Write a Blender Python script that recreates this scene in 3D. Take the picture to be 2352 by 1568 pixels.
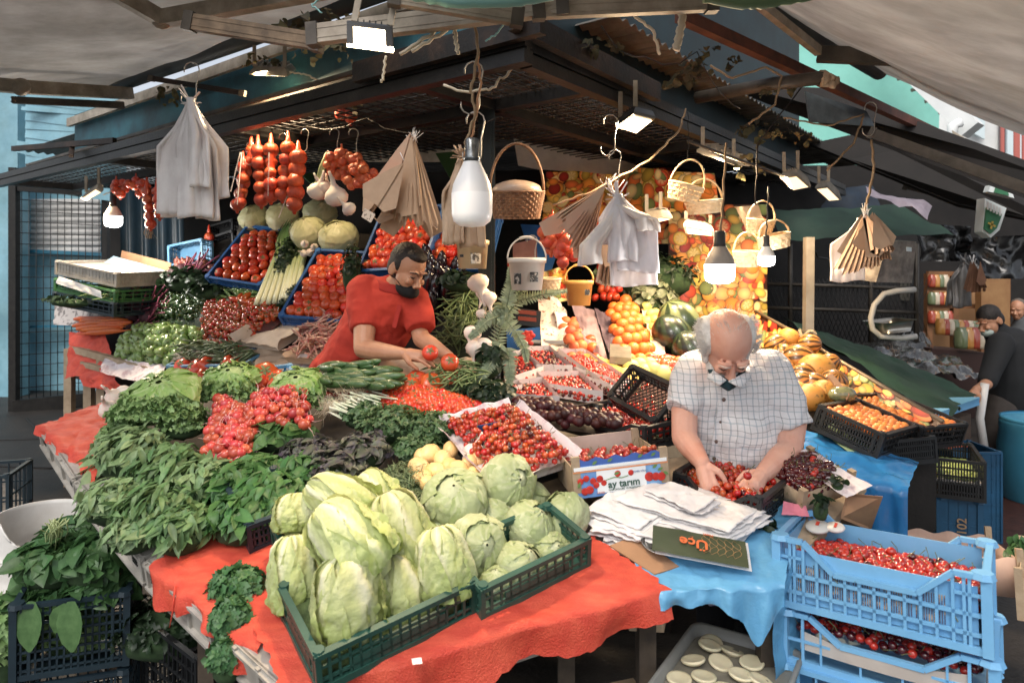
import bpy, math, random
import numpy as np
from mathutils import Vector as V, Matrix, noise
R = random.Random(7)
PI = math.pi
sc = bpy.context.scene
for o in list(bpy.data.objects): bpy.data.objects.remove(o)
COL = sc.collection

# ---------------------------------------------------------------- camera, sky, sun, exposure
H, FPX, CX, HY = 1.7, 1568.0, 1176.0, 630.0
cd = bpy.data.cameras.new('camera'); cam = bpy.data.objects.new('camera', cd); COL.objects.link(cam)
cam.location = (0, 0, H); cam.rotation_euler = (PI/2, 0, 0)
cd.sensor_width = 36; cd.lens = 24; cd.shift_y = -(784-HY)/2352
cd.clip_start = 0.05; cd.clip_end = 400
cd.dof.use_dof = True; cd.dof.focus_distance = 3.0; cd.dof.aperture_fstop = 3.5
sc.camera = cam
w = bpy.data.worlds.new('World'); sc.world = w; w.use_nodes = True
nt = w.node_tree; bg = nt.nodes['Background']
sky = nt.nodes.new('ShaderNodeTexSky'); sky.sky_type = 'NISHITA'; sky.sun_disc = False
sky.sun_elevation = math.radians(52); sky.sun_rotation = math.radians(200); sky.dust_density = 3; sky.air_density = 1.0
hs = nt.nodes.new('ShaderNodeHueSaturation'); hs.inputs['Saturation'].default_value = .35      # overcast sky
nt.links.new(sky.outputs[0], hs.inputs['Color']); nt.links.new(hs.outputs[0], bg.inputs[0]); bg.inputs[1].default_value = 0.15
ld = bpy.data.lights.new('sun', 'SUN'); ld.energy = 1.0; ld.angle = math.radians(30); ld.color = (1, .93, .84)
sun = bpy.data.objects.new('sun', ld); COL.objects.link(sun)
sd = V((math.sin(math.radians(200))*math.cos(math.radians(52)), math.cos(math.radians(200))*math.cos(math.radians(52)), math.sin(math.radians(52))))
sun.rotation_euler = sd.to_track_quat('Z', 'Y').to_euler()
vs = sc.view_settings; vs.view_transform = 'Standard'; vs.look = 'None'; vs.gamma = 1; vs.exposure = .48
sc.cycles.max_bounces = 8; sc.cycles.use_denoising = True
sc.cycles.sample_clamp_indirect = 4

# ---------------------------------------------------------------- places: a point seen at (x, y) of the plan drawing, d metres away
def P(x, y, d): return V(((x-CX)/FPX*d, d, H-(y-HY)/FPX*d))
def PZ(x, y, z):
 d = (H-z)*FPX/(y-HY); return P(x, y, d)
def T1(x, y, up=0):           # sloping foreground table top
 d = (1.49-up)/((y-HY)/FPX+.3); return P(x, y, d)

# ---------------------------------------------------------------- materials
MATS = {}
def lin(c):
 if isinstance(c, str):
  c = c.lstrip('#'); c = [int(c[i:i+2], 16)/255 for i in (0, 2, 4)]
  c = [x/12.92 if x <= .04045 else ((x+.055)/1.055)**2.4 for x in c]
 y = .3*c[0]+.59*c[1]+.11*c[2]; k = .76 if c[1] >= c[0] and c[1] > c[2] else .93      # muted palette
 return (y+(c[0]-y)*k, y+(c[1]-y)*k, y+(c[2]-y)*k, 1)
class NT:
 def __init__(s, m): s.t = m.node_tree; s.b = s.t.nodes['Principled BSDF']
 def n(s, ty, **k):
  x = s.t.nodes.new('ShaderNode'+ty)
  for a, b in k.items():
   if a[0] == '_': x.inputs[a[1:].replace('_', ' ')].default_value = b
   else: setattr(x, a, b)
  return x
 def l(s, a, b): s.t.links.new(a, b)
 def set(s, k, v):
  if k in s.b.inputs: s.b.inputs[k].default_value = v
def mat(name, col, col2=None, rough=.5, ns=8, spec=.5, metal=0, bump=0, bs=60, rnd=0, island=0, trans=0, coat=0, sss=0, emit=0, ecol=None, vcol=False, dirt=0, alpha=1, contrast=(.35, .65), wave=None, stretch=None, sheen=0):
 if name in MATS: return MATS[name]
 m = bpy.data.materials.new(name); m.use_nodes = True; N = NT(m)
 N.set('Roughness', rough); N.set('Metallic', metal); N.set('Specular IOR Level', spec)
 N.set('Base Color', lin(col))
 tc = N.n('TexCoord').outputs['Object']
 if stretch:
  mp = N.n('Mapping'); mp.inputs['Scale'].default_value = stretch; N.l(tc, mp.inputs[0]); tc = mp.outputs[0]
 cur = None
 if col2 is not None:
  nz = N.n('TexNoise', _Scale=ns, _Detail=5.0, _Roughness=.6); N.l(tc, nz.inputs['Vector'])
  cr = N.n('ValToRGB'); cr.color_ramp.elements[0].position = contrast[0]; cr.color_ramp.elements[1].position = contrast[1]
  cr.color_ramp.elements[0].color = lin(col); cr.color_ramp.elements[1].color = lin(col2)
  N.l(nz.outputs['Fac'], cr.inputs[0]); cur = cr.outputs[0]
 if vcol:
  a = N.n('VertexColor'); a.layer_name = 'c'
  if cur is not None:
   mx = N.n('MixRGB', blend_type='MULTIPLY'); mx.inputs[0].default_value = 1; N.l(cur, mx.inputs[1]); N.l(a.outputs[0], mx.inputs[2]); cur = mx.outputs[0]
  else: cur = a.outputs[0]
 if dirt:
  nz = N.n('TexNoise', _Scale=ns*.35+.5, _Detail=8.0, _Roughness=.7); N.l(tc, nz.inputs['Vector'])
  cr = N.n('ValToRGB'); cr.color_ramp.elements[0].position = .38; cr.color_ramp.elements[1].position = .62
  cr.color_ramp.elements[0].color = (1-dirt, 1-dirt, 1-dirt*1.1 if dirt < .9 else 0, 1); cr.color_ramp.elements[1].color = (1, 1, 1, 1)
  N.l(nz.outputs['Fac'], cr.inputs[0])
  mx = N.n('MixRGB', blend_type='MULTIPLY'); mx.inputs[0].default_value = 1
  if cur is not None: N.l(cur, mx.inputs[1])
  else: mx.inputs[1].default_value = lin(col)
  N.l(cr.outputs[0], mx.inputs[2]); cur = mx.outputs[0]
 if rnd or island:
  hs = N.n('HueSaturation')
  if cur is not None: N.l(cur, hs.inputs['Color'])
  else: hs.inputs['Color'].default_value = lin(col)
  src = N.n('NewGeometry').outputs['Random Per Island'] if island else N.n('ObjectInfo').outputs['Random']
  k = island or rnd
  a = N.n('MapRange'); a.inputs[3].default_value = 1-k*.55; a.inputs[4].default_value = 1+k*.55; N.l(src, a.inputs[0]); N.l(a.outputs[0], hs.inputs['Value'])
  wn = N.n('TexWhiteNoise', noise_dimensions='1D'); N.l(src, wn.inputs['W'])
  b = N.n('MapRange'); b.inputs[3].default_value = .5-k*.008; b.inputs[4].default_value = .5+k*.05; N.l(wn.outputs[0], b.inputs[0]); N.l(b.outputs[0], hs.inputs['Hue'])
  cur = hs.outputs[0]
 if cur is not None: N.l(cur, N.b.inputs['Base Color'])
 if bump:
  nz = N.n('TexNoise', _Scale=bs, _Detail=4.0); N.l(tc, nz.inputs['Vector'])
  bp = N.n('Bump', _Strength=bump, _Distance=.01); N.l(nz.outputs['Fac'], bp.inputs['Height'])
  if wave:
   wv = N.n('TexWave', _Scale=wave, _Distortion=3.0); N.l(tc, wv.inputs[0])
   b2 = N.n('Bump', _Strength=bump, _Distance=.01); N.l(wv.outputs['Fac'], b2.inputs['Height']); N.l(bp.outputs[0], b2.inputs['Normal']); bp = b2
  N.l(bp.outputs[0], N.b.inputs['Normal'])
 if coat: N.set('Coat Weight', coat); N.set('Coat Roughness', .12)
 if sheen: N.set('Sheen Weight', sheen)
 if sss:
  N.set('Subsurface Weight', sss); N.set('Subsurface Scale', .02); N.set('Subsurface Radius', (1, .4, .25))
 if emit:
  N.set('Emission Color', lin(ecol or col)); N.set('Emission Strength', emit)
 if trans:                                   # thin leaf or cloth lets light through
  tr = N.n('BsdfTranslucent'); mxs = N.n('MixShader', _Fac=trans); out = [x for x in N.t.nodes if x.type == 'OUTPUT_MATERIAL'][0]
  if cur is not None: N.l(cur, tr.inputs[0])
  else: tr.inputs[0].default_value = lin(col)
  N.l(N.b.outputs[0], mxs.inputs[1]); N.l(tr.outputs[0], mxs.inputs[2]); N.l(mxs.outputs[0], out.inputs[0])
 if alpha < 1: N.set('Alpha', alpha)
 MATS[name] = m; return m

# ---------------------------------------------------------------- mesh builder
class MB:
 def __init__(s): s.v = []; s.f = []; s.m = []; s.c = []; s.cur = 0; s.col = None
 def add(s, vs, fs, mi=None, cols=None):
  b = len(s.v); s.v += [tuple(x) for x in vs]; s.f += [tuple(i+b for i in f) for f in fs]
  s.m += [s.cur if mi is None else mi]*len(fs)
  if cols is not None: s.c += [tuple(x) for x in cols]
  elif s.col is not None: s.c += [s.col]*len(vs)
  elif s.c: s.c += [(1, 1, 1)]*len(vs)
  return s
 def box(s, c, e, M=None, taper=1):
  hx, hy, hz = e[0]/2, e[1]/2, e[2]/2
  vs = [V((sx*hx*(taper if sz < 0 else 1), sy*hy*(taper if sz < 0 else 1), sz*hz)) for sz in (-1, 1) for sy in (-1, 1) for sx in (-1, 1)]
  vs = [(M @ v if M else v)+V(c) for v in vs]
  return s.add(vs, [(0, 2, 3, 1), (4, 5, 7, 6), (0, 1, 5, 4), (2, 6, 7, 3), (0, 4, 6, 2), (1, 3, 7, 5)])
 def bar(s, a, b, w, h=None, up=V((0, 0, 1))):      # rectangular bar from a to b
  a, b = V(a), V(b); h = h or w; d = (b-a); L = d.length
  if L < 1e-6: return s
  d.normalize(); up = V(up); x = d.cross(up)
  if x.length < 1e-3: x = d.cross(V((1, 0, 0)))
  x.normalize(); z = x.cross(d)
  M = Matrix((x, d, z)).transposed()
  return s.box((a+b)/2, (w, L, h), M)
 def tube(s, pts, r, n=6, cap=True):
  pts = [V(p) for p in pts]
  if not hasattr(r, '__len__'): r = [r]*len(pts)
  vs = []; prev = None
  for i, p in enumerate(pts):
   t = (pts[min(i+1, len(pts)-1)]-pts[max(i-1, 0)])
   if t.length < 1e-9: t = V((0, 0, 1))
   t.normalize()
   if prev is None:
    x = t.cross(V((0, 0, 1)));  x = x if x.length > 1e-3 else t.cross(V((1, 0, 0)))
   else: x = prev - t*prev.dot(t)
   if x.length < 1e-6: x = t.orthogonal()
   x.normalize(); prev = x; y = t.cross(x)
   for k in range(n):
    a = 2*PI*k/n; vs.append(p+(x*math.cos(a)+y*math.sin(a))*r[i])
  fs = [(i*n+k, i*n+(k+1) % n, (i+1)*n+(k+1) % n, (i+1)*n+k) for i in range(len(pts)-1) for k in range(n)]
  if cap: fs += [tuple(range(n))[::-1], tuple(range((len(pts)-1)*n, len(pts)*n))]
  return s.add(vs, fs)
 def lathe(s, prof, n=16, M=None, c=(0, 0, 0), cols=None, f=None):    # prof: (r, z)
  vs = []; cc = []
  for i, (r, z) in enumerate(prof):
   for k in range(n):
    a = 2*PI*k/n; rr = r*(f(a, z) if f else 1); v = V((rr*math.cos(a), rr*math.sin(a), z)); vs.append((M @ v if M else v)+V(c))
    if cols: cc.append(cols[i])
  fs = [(i*n+k, i*n+(k+1) % n, (i+1)*n+(k+1) % n, (i+1)*n+k) for i in range(len(prof)-1) for k in range(n)]
  return s.add(vs, fs, cols=cc if cols else None)
 def ball(s, c, r, nu=12, nv=8, M=None, f=None):
  if not hasattr(r, '__len__'): r = (r, r, r)
  vs = []; c = V(c)
  for j in range(nv+1):
   th = PI*j/nv
   for i in range(nu):
    a = 2*PI*i/nu; v = V((math.sin(th)*math.cos(a), math.sin(th)*math.sin(a), math.cos(th)))
    k = f(v) if f else 1
    v = V((v.x*r[0]*k, v.y*r[1]*k, v.z*r[2]*k)); vs.append((M @ v if M else v)+c)
  fs = [(j*nu+i, (j+1)*nu+i, (j+1)*nu+(i+1) % nu, j*nu+(i+1) % nu) for j in range(nv) for i in range(nu)]
  return s.add(vs, fs)
 def grid(s, fn, nu, nv, cfn=None, close=False):
  vs = [fn(i/nu, j/nv) for j in range(nv+1) for i in range(nu+1)]
  cols = [cfn(i/nu, j/nv) for j in range(nv+1) for i in range(nu+1)] if cfn else None
  fs = [(j*(nu+1)+i, j*(nu+1)+i+1, (j+1)*(nu+1)+i+1, (j+1)*(nu+1)+i) for j in range(nv) for i in range(nu)]
  return s.add(vs, fs, cols=cols)
 def leaf(s, p, d, nrm, L, W, bend=.5, fold=.25, seg=3, wave=0, shape=(0, .8, 1, .62, 0), stem=0):
  p, d, nrm = V(p), V(d).normalized(), V(nrm)
  x = d.cross(nrm); x = x.normalized() if x.length > 1e-4 else d.orthogonal().normalized(); n2 = x.cross(d)
  if stem:
   q = p+d*stem; s.tube([p, q], [.0012, .001], 3, False); p = q
  vs = []; seg = len(shape)-1
  for i, wd in enumerate(shape):
   t = i/seg; ang = bend*t
   q = p+d*(L*t*(1-bend*bend*t*t*.12))-n2*(L*t*t*bend*.5)
   wv = (R.random()-.5)*wave*L
   hw = W*.5*max(wd, .04)
   vs += [q-x*hw+n2*(hw*fold*2+wv), q, q+x*hw+n2*(hw*fold*2-wv)]
  fs = []
  for i in range(seg):
   a = i*3; fs += [(a, a+1, a+4, a+3), (a+1, a+2, a+5, a+4)]
  return s.add(vs, fs)
 def tf(s, M):
  s.v = [tuple(M @ V(v)) for v in s.v]; return s
 def mesh(s, name, mats, smooth=True):
  me = bpy.data.meshes.new(name); me.from_pydata(s.v, [], s.f)
  if not isinstance(mats, (list, tuple)): mats = [mats]
  for m in mats: me.materials.append(m)
  if len(mats) > 1: me.polygons.foreach_set('material_index', s.m)
  if smooth: me.polygons.foreach_set('use_smooth', [True]*len(s.f))
  if s.c:
   ca = me.color_attributes.new('c', 'FLOAT_COLOR', 'POINT')
   arr = np.ones((len(s.v), 4), dtype=np.float32); arr[:, :3] = np.array(s.c, dtype=np.float32); ca.data.foreach_set('color', arr.ravel())
  me.update(); return me
 def obj(s, name, mats, parent=None, smooth=True, loc=None):
  if loc is not None:
   L = V(loc); s.v = [tuple(V(v)-L) for v in s.v]
  o = bpy.data.objects.new(name, s.mesh(name, mats, smooth)); COL.objects.link(o)
  if parent:
   o.parent = parent
   if parent.name in WORLD: o.location = -parent.location
  if loc is not None: o.location = loc
  return o
WORLD = set()            # things whose parts are written in scene coordinates
def tag(o, label, cat, group=None, kind=None):
 if label: o['label'] = label
 if cat: o['category'] = cat
 if group: o['group'] = group
 if kind: o['kind'] = kind
 return o
def empty(name, label=None, cat=None, group=None, loc=(0, 0, 0), M=None):
 o = bpy.data.objects.new(name, None); COL.objects.link(o); o.empty_display_size = .05
 if M is not None: o.matrix_world = M
 else: o.location = loc; WORLD.add(o.name)
 return tag(o, label, cat, group)
def struct(o): o['kind'] = 'structure'; return o
def place(me, name, M, label, cat, group=None):
 o = bpy.data.objects.new(name, me); COL.objects.link(o); o.matrix_world = M
 return tag(o, label, cat, group)
def kids(o): return [c for c in bpy.data.objects if c.parent == o]
def rotm(d=None, roll=None):
 q = (V(d).normalized().to_track_quat('Z', 'X') if d is not None else V((R.gauss(0, 1), R.gauss(0, 1), R.gauss(0, 1))).normalized().to_track_quat('Z', 'X'))
 return q.to_matrix() @ Matrix.Rotation(R.random()*2*PI if roll is None else roll, 3, 'Z')
def xf(p, rot=None, s=1):
 M = (rot or Matrix.Identity(3)).to_4x4()
 if not hasattr(s, '__len__'): s = (s, s, s)
 return Matrix.Translation(V(p)) @ M @ Matrix.Diagonal((s[0], s[1], s[2], 1))
def frame(A, B, C, skew=0):            # local x from A to B, local y towards C
 x = (B-A); L = x.length; x.normalize(); y = (C-A); y -= x*y.dot(x); W = y.length; y.normalize(); z = x.cross(y)
 if z.z < 0: z = -z
 M = Matrix((x, (y*(1-skew)+(C-A).normalized()*skew).normalized(), z)).transposed().to_4x4(); M.translation = A
 return M, L, W
def nz(v, s=1.0, o=0): return noise.noise(V(v)*s+V((o, o*.7, -o)))
def modmesh(o, *mods):          # bake modifiers into the mesh
 for ty, kw in mods:
  m = o.modifiers.new(ty, ty)
  for k, v in kw.items(): setattr(m, k, v)
 dg = bpy.context.evaluated_depsgraph_get(); dg.update()
 me = bpy.data.meshes.new_from_object(o.evaluated_get(dg)); old = o.data; o.modifiers.clear(); o.data = me
 me.polygons.foreach_set('use_smooth', [True]*len(me.polygons))
 return o
def fuse(o, vox=.01, it=4, fac=.5):
 return modmesh(o, ('REMESH', dict(mode='VOXEL', voxel_size=vox, use_smooth_shade=True)), ('SMOOTH', dict(iterations=it, factor=fac)))
def sheet(name, quad, nu, nv, m, amp=0, fr=3, droop=None, parent=None, seed=0, thick=0, edge=0, cfn=None):
 # cloth or paper over a quad (4 points: 00, 10, 11, 01) with folds; droop(u, v) adds a displacement
 a, b, c, d = [V(q) for q in quad]; n = (b-a).cross(d-a).normalized()
 if n.z < 0: n = -n
 def fn(u, v):
  uu, vv = u, v
  if edge:
   e1 = edge*nz((u*9, v*9, seed), 1); uu = u+(e1 if u in (0, 1) else 0)*.6; vv = v+(e1 if v in (0, 1) else 0)
  p = (a*(1-uu)+b*uu)*(1-vv)+(d*(1-uu)+c*uu)*vv
  if amp: p = p+n*amp*(nz(p, fr, seed)+.5*nz(p, fr*2.7, seed+5)+.25*nz(p, fr*7, seed+9))
  if droop: p = p+V(droop(u, v))
  return p
 mb = MB(); mb.grid(fn, nu, nv, cfn)
 o = mb.obj(name, m, parent)
 if thick: modmesh(o, ('SOLIDIFY', dict(thickness=thick)))
 return o

# ---------------------------------------------------------------- common materials
M_black = mat('black_steel', '#1d1b1a', '#2c2926', rough=.42, ns=14, metal=.3, bump=.15, dirt=.3)
M_blackp = mat('black_plastic', '#17181a', '#222426', rough=.4, ns=6)
M_wire = mat('galvanised_wire', '#a9a49c', rough=.35, metal=.8)
M_grayp = mat('grey_plastic', '#b5b0a8', '#98928a', rough=.55, ns=9, dirt=.25)
M_green = mat('green_crate_plastic', '#1f5a4c', '#17473d', rough=.4, ns=5)
M_green2 = mat('grass_green_crate_plastic', '#2f7a34', '#246328', rough=.45)
M_navy = mat('dark_teal_crate_plastic', '#1c2b35', '#24363f', rough=.42, ns=6)
M_blue = mat('blue_crate_plastic', '#2a62a0', '#1f5089', rough=.4, ns=5)
M_sky = mat('sky_blue_crate_plastic', '#7fc0ee', '#70b4e6', rough=.38, ns=4, dirt=.12, trans=.12)
M_lblue = mat('pale_blue_crate_plastic', '#6aa0c4', '#5288ac', rough=.45)
M_wood = mat('pale_box_wood', '#b59f84', '#a48d72', rough=.75, ns=20, bump=.2, dirt=.2)
M_board = mat('brown_cardboard', '#a97f5c', '#957052', rough=.85, ns=7, bump=.1)
M_paper = mat('cream_paperboard', '#dccab8', '#cbb6a3', rough=.8, ns=9, bump=.15, dirt=.12)
M_kraft = mat('kraft_paper', '#b48e6a', '#a37c5a', rough=.8, ns=12, bump=.2, trans=.12)
M_kraft2 = mat('pale_kraft_paper', '#cbb096', '#bb9e83', rough=.8, ns=12, bump=.2, trans=.15)
M_white = mat('white_plastic_film', '#f2f0ef', '#e6e2e2', rough=.38, ns=10, trans=.2, bump=.5, bs=35)
M_whitep = mat('white_plastic', '#e6e3df', '#d6d1ca', rough=.4, dirt=.1)
M_stem = mat('green_stem', '#6f7a38', rough=.6)
M_pstem = mat('dry_green_stalk', '#7a7a3c', '#5d6a2c', rough=.6)
# ================================================================= THE PLACE
M_pave = mat('wet_paving', '#1f1b18', '#352f2a', rough=.6, ns=3, bump=.5, bs=40, dirt=.35)
g = MB(); g.grid(lambda u, v: V((-60+120*u, -40+160*v, 0)), 2, 2); struct(g.obj('ground', M_pave))
M_strip = mat('stone_kerb', '#77706a', '#5a534c', rough=.6, ns=30, bump=.5, dirt=.3)
def ground_strip(name, pts, z, m, th=.12):
 mb = MB(); top = [PZ(x, y, z) for x, y in pts]; n = len(top)
 mb.add(top+[p-V((0, 0, th)) for p in top], [tuple(range(n))]+[(i, i+n, (i+1) % n+n, (i+1) % n) for i in range(n)])
 return struct(mb.obj(name, m, smooth=False))
ground_strip('pavement_kerb', [(-160, 1020), (0, 1090), (150, 1245), (330, 1420), (240, 1490), (60, 1330), (-200, 1200)], .1, M_strip)
M_red = mat('red_brick_paving', '#5a3328', '#43251d', rough=.55, ns=14, bump=.4, dirt=.3)
ground_strip('brick_path', [(1980, 1090), (2500, 1040), (2700, 1330), (2150, 1320)], .006, M_red, .005)
for k, (a, b) in enumerate([((0, 1010), (160, 1005)), ((0, 1070), (120, 1075)), ((60, 960), (220, 1130))]):
 mb = MB(); mb.bar(PZ(*a, .004), PZ(*b, .004), .03, .006); struct(mb.obj('paving_joint_line', mat('joint', '#171412', rough=.8)))

def panel(name, pts, m, th=.03, parent=None, smooth=False, bow=0):
 p = [V(q) if len(q) == 3 and isinstance(q, V) else P(*q) for q in pts]; n = (p[1]-p[0]).cross(p[-1]-p[0]).normalized()
 if n.y > 0: n = -n
 k = len(p); mb = MB(); mb.add(p+[q-n*th for q in p], [tuple(range(k)), tuple(range(k, 2*k))[::-1]]+[(i, (i+1) % k, (i+1) % k+k, i+k) for i in range(k)])
 return mb.obj(name, m, parent, smooth)
# ---- blue shop front at the far end on the left
M_bluew = mat('blue_painted_metal', '#8fc0d0', '#7aadc0', rough=.4, ns=2.5, dirt=.3, bump=.1)
M_blued = mat('deep_blue_panel', '#2e7f9c', '#23657f', rough=.45, ns=3, dirt=.3)
M_shut = mat('grey_roller_shutter', '#c9c5c1', '#b4b1ae', rough=.5, dirt=.2)
b = empty('shop_building', 'pale blue metal shop front with a closed roller shutter behind the wire gate', 'shop', loc=P(100, 900, 10))
mb = MB(); mb.grid(lambda u, v: P(-500+780*u, 200, 10)*0+V((P(-500+790*u, 0, 10).x, 10+.012*(1 if int(v*26) % 2 else 0), -0.02+4.9*v)), 4, 52); mb.obj('wall', M_bluew, b, smooth=False)
mb = MB(); mb.grid(lambda u, v: P(72+160*u, 582-125*v, 9.93)+V((0, -.02*abs(math.sin(v*PI*9)), 0)), 2, 72); mb.obj('shutter', M_shut, b)
for (a, c) in (((60, 0), (60, 560)), ((0, 0), (0, 620))):
 mb = MB(); mb.bar(P(a[0]-30, 200, 9.6), P(a[0]-30, 960, 9.6), .24, .3); mb.obj('column', M_bluew, b, smooth=False)
mb = MB(); mb.bar(P(-100, 568, 9.86), P(245, 585, 9.86), .12, .05); mb.bar(P(-100, 755, 9.86), P(245, 745, 9.86), .1, .03); mb.obj('ledge', M_blued, b, smooth=False)
mb = MB()
for k in range(11):
 y = 215+k*20; mb.bar(P(60, y+8, 8.9+.02*k), P(262, y+8+26-14*(k % 2), 8.6), .02, .15)
mb.obj('louvre_siding', M_bluew, b, smooth=False)
mb = MB(); mb.bar(P(50, 338, 8.4), P(190, 372, 7.9), .12, .14); mb.bar(P(52, 250, 8.8), P(210, 262, 8.8), .05, .05); mb.obj('rail', M_bluew, b, smooth=False)
# ---- wire gate
f = empty('wire_gate', 'tall black wire mesh gate standing in front of the blue wall', 'gate', loc=P(140, 940, 8.6))
A, B = P(33, 432, 8.5), P(243, 447, 8.9); A0, B0 = V((A.x, A.y, 0.0)), V((B.x, B.y, 0.05))
mb = MB(); mb.bar(A0, A+V((0, 0, .25)), .09); mb.bar(B0, B, .07); mb.bar(A, B, .07); mb.bar(A0+V((0, 0, .06)), B0+V((0, 0, .06)), .16); mb.obj('gate_frame', M_black, f, smooth=False)
mb = MB()
for i in range(1, 13):
 q = i/13; mb.tube([A0.lerp(B0, q), A.lerp(B, q)], .006, 4)
for i in range(1, 20):
 z = i/20; mb.tube([A0.lerp(A, z), B0.lerp(B, z)], .005, 4)
mb.obj('wire_mesh', M_black, f)
# ---- dark back walls of the stall
M_dwall = mat('dark_back_wall', '#262220', '#191716', rough=.85, ns=5, bump=.2, dirt=.3)  # near-black brown with random mottling
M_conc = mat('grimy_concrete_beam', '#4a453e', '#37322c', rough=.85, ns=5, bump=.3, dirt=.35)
bw = empty('stall_back_wall', 'dark wall closing the back of the vegetable stall', 'wall', loc=P(800, 700, 6.6)); 
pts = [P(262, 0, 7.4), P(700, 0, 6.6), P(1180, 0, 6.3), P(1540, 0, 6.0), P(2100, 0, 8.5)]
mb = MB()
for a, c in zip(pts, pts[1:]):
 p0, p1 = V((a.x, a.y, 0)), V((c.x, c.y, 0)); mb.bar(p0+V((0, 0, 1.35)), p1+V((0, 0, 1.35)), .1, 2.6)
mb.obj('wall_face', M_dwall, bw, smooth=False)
mb = MB(); mb.bar(P(480, 300, 6.0), P(1125, 290, 5.5), .2, .28); mb.obj('lintel_beam', M_conc, bw, smooth=False)
tag(panel('lit_gap_strip', [(480, 352, 6.0), (1120, 342, 5.6), (1120, 372, 5.6), (480, 372, 6.0)], mat('lit_gap_pale', '#b5ab9c', rough=.7, dirt=.4), .02), 'pale strip coloured as the lit gap below the grimy beam behind the onion nets', 'panel')  # added strip; its pale colour stands for light through a gap
M_brick = mat('old_brick', '#8a6a58', '#6b4d40', rough=.9, ns=12, bump=.3, island=.35)
ba = empty('brick_arch', 'old flat arch of upright bricks seen behind the post', 'arch', loc=P(1310, 320, 5.9))
mb = MB()
for k in range(19):
 t = k/18; x = 1190+255*t; y0 = 282+30*t; y1 = 322+34*t
 mb.bar(P(x+12, y0-18, 5.7), P(x-6, y1, 5.7), .042, .06)
mb.obj('brick_course', M_brick, ba, smooth=False)
panel('mortar', [(1180, 250, 5.74), (1460, 300, 5.74), (1460, 372, 5.74), (1180, 318, 5.74)], mat('mortar', '#4d4038', rough=.95), .03, ba)
tag(sheet('white_tarpaulin', [P(1180, 320, 5.5), P(1520, 392, 5.3), P(1420, 402, 5.2), P(1190, 380, 5.4)], 14, 6, mat('white_tarp', '#e6ddd0', '#d3c9bc', rough=.6, trans=.35), .05, 2), 'white tarpaulin sagging behind the wicker basket', 'tarpaulin')
# ---- steel canopy frame with mesh
C0 = V((.025, 2.66, 2.6)); E1 = V((-.792, .61, 0)); E2 = V((.61, .792, 0)); Z = V((0, 0, 1))
def G(a, b, z=0): return C0+E1*a+E2*b+Z*z
cf = empty('canopy_frame', 'black steel canopy frame with wire mesh standing on one square post', 'canopy', loc=V((G(.64, .64).x, G(.64, .64).y, 0)))
def beam(name, a, b, w=.05, h=.05, m=None):
 mb = MB(); mb.bar(a, b, w, h); mb.bar(a+Z*-.062, b+Z*-.062, w*1.15, h); mb.bar(a+Z*-.03, b+Z*-.03, w*.5, .03); mb.obj(name, m or M_black, cf, smooth=False)
M_rust = mat('rusty_black_steel', '#3a2a20', '#1c1917', rough=.5, ns=5, metal=.3, bump=.2, contrast=(.4, .55))
beam('front_beam', G(-.05, 0), G(6.1, 0)); beam('front_beam', G(0, .05), G(0, 5.6))
mb = MB(); mb.bar(G(-.16, -.06, .03), G(.9, -.06, .03), .04, .09); mb.bar(G(-.06, -.12, .05), G(-.06, 1.1, .03), .04, .09); mb.obj('corner_bracket', M_rust, cf, smooth=False)
for (a, c) in ((G(.64, .64), G(6.1, .64)), (G(.64, .64), G(.64, 5.6)), (G(0, .64, .0), G(.64, .64, .0)), (G(.64, 0), G(.64, .64)), (G(2.2, 0), G(2.2, .64)), (G(4, 0), G(4, .64)), (G(0, 2.3), G(.64, 2.3)), (G(0, 4.2), G(.64, 4.2)), (G(6.1, 0), G(6.1, .7))):
 mb = MB(); mb.bar(a+Z*-.02, c+Z*-.02, .06, .07); mb.obj('cross_beam', M_black, cf, smooth=False)
mb = MB()
for b_ in np.arange(.07, 1.5, .085): mb.tube([G(.05, b_), G(6.1, b_)], .0048, 4)
for a_ in np.arange(.1, 6.1, .085): mb.tube([G(a_, .02), G(a_, 1.5)], .0048, 4)
for a_ in np.arange(.07, .7, .085): mb.tube([G(a_, .02), G(a_, 5.6)], .0048, 4)
for b_ in np.arange(.7, 5.6, .085): mb.tube([G(.02, b_), G(1.2, b_)], .0048, 4)
mb.obj('wire_mesh', M_black, cf)
pb = G(.64, .64); pb = pb-V((.04, 0, 0)); mb = MB(); mb.bar(V((pb.x, pb.y, 0)), V((pb.x, pb.y, 2.57)), .085, .085, up=(0, 1, 0))
for s in (-.022, .022): mb.bar(V((pb.x, pb.y-.042, .02))+V((s, 0, 0)), V((pb.x, pb.y-.042, 2.5))+V((s, 0, 0)), .018, .01)
mb.obj('post', mat('post_black', '#141a1c', '#1d2526', rough=.35, metal=.3, ns=10, dirt=.25), cf, smooth=False)
# corrugated roof above the mesh
M_corr = mat('corrugated_iron', '#8d8a84', '#6a6660', rough=.5, metal=.5, ns=4, dirt=.4)
def corr(a0, a1, b0, b1, z, along):
 mb = MB(); n = 120
 def fn(u, v):
  a = a0+(a1-a0)*u; b = b0+(b1-b0)*v; ph = (a if along == 'b' else b)*2*PI/.09
  return G(a, b, z+.014*math.sin(ph))
 mb.grid(fn, 2 if along != 'b' else 300, 300 if along != 'b' else 2); return mb
cr = empty('corrugated_roof', 'corrugated iron roof lying above the mesh of the stall', 'roof', loc=G(2, 2, .4))
corr(.3, 7, .45, 6.5, .42, 'a').obj('roof_sheet', M_corr, cr)
corr(.02, .3, .8, 6.5, .36, 'a').obj('eaves_sheet', M_corr, cr)
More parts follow.
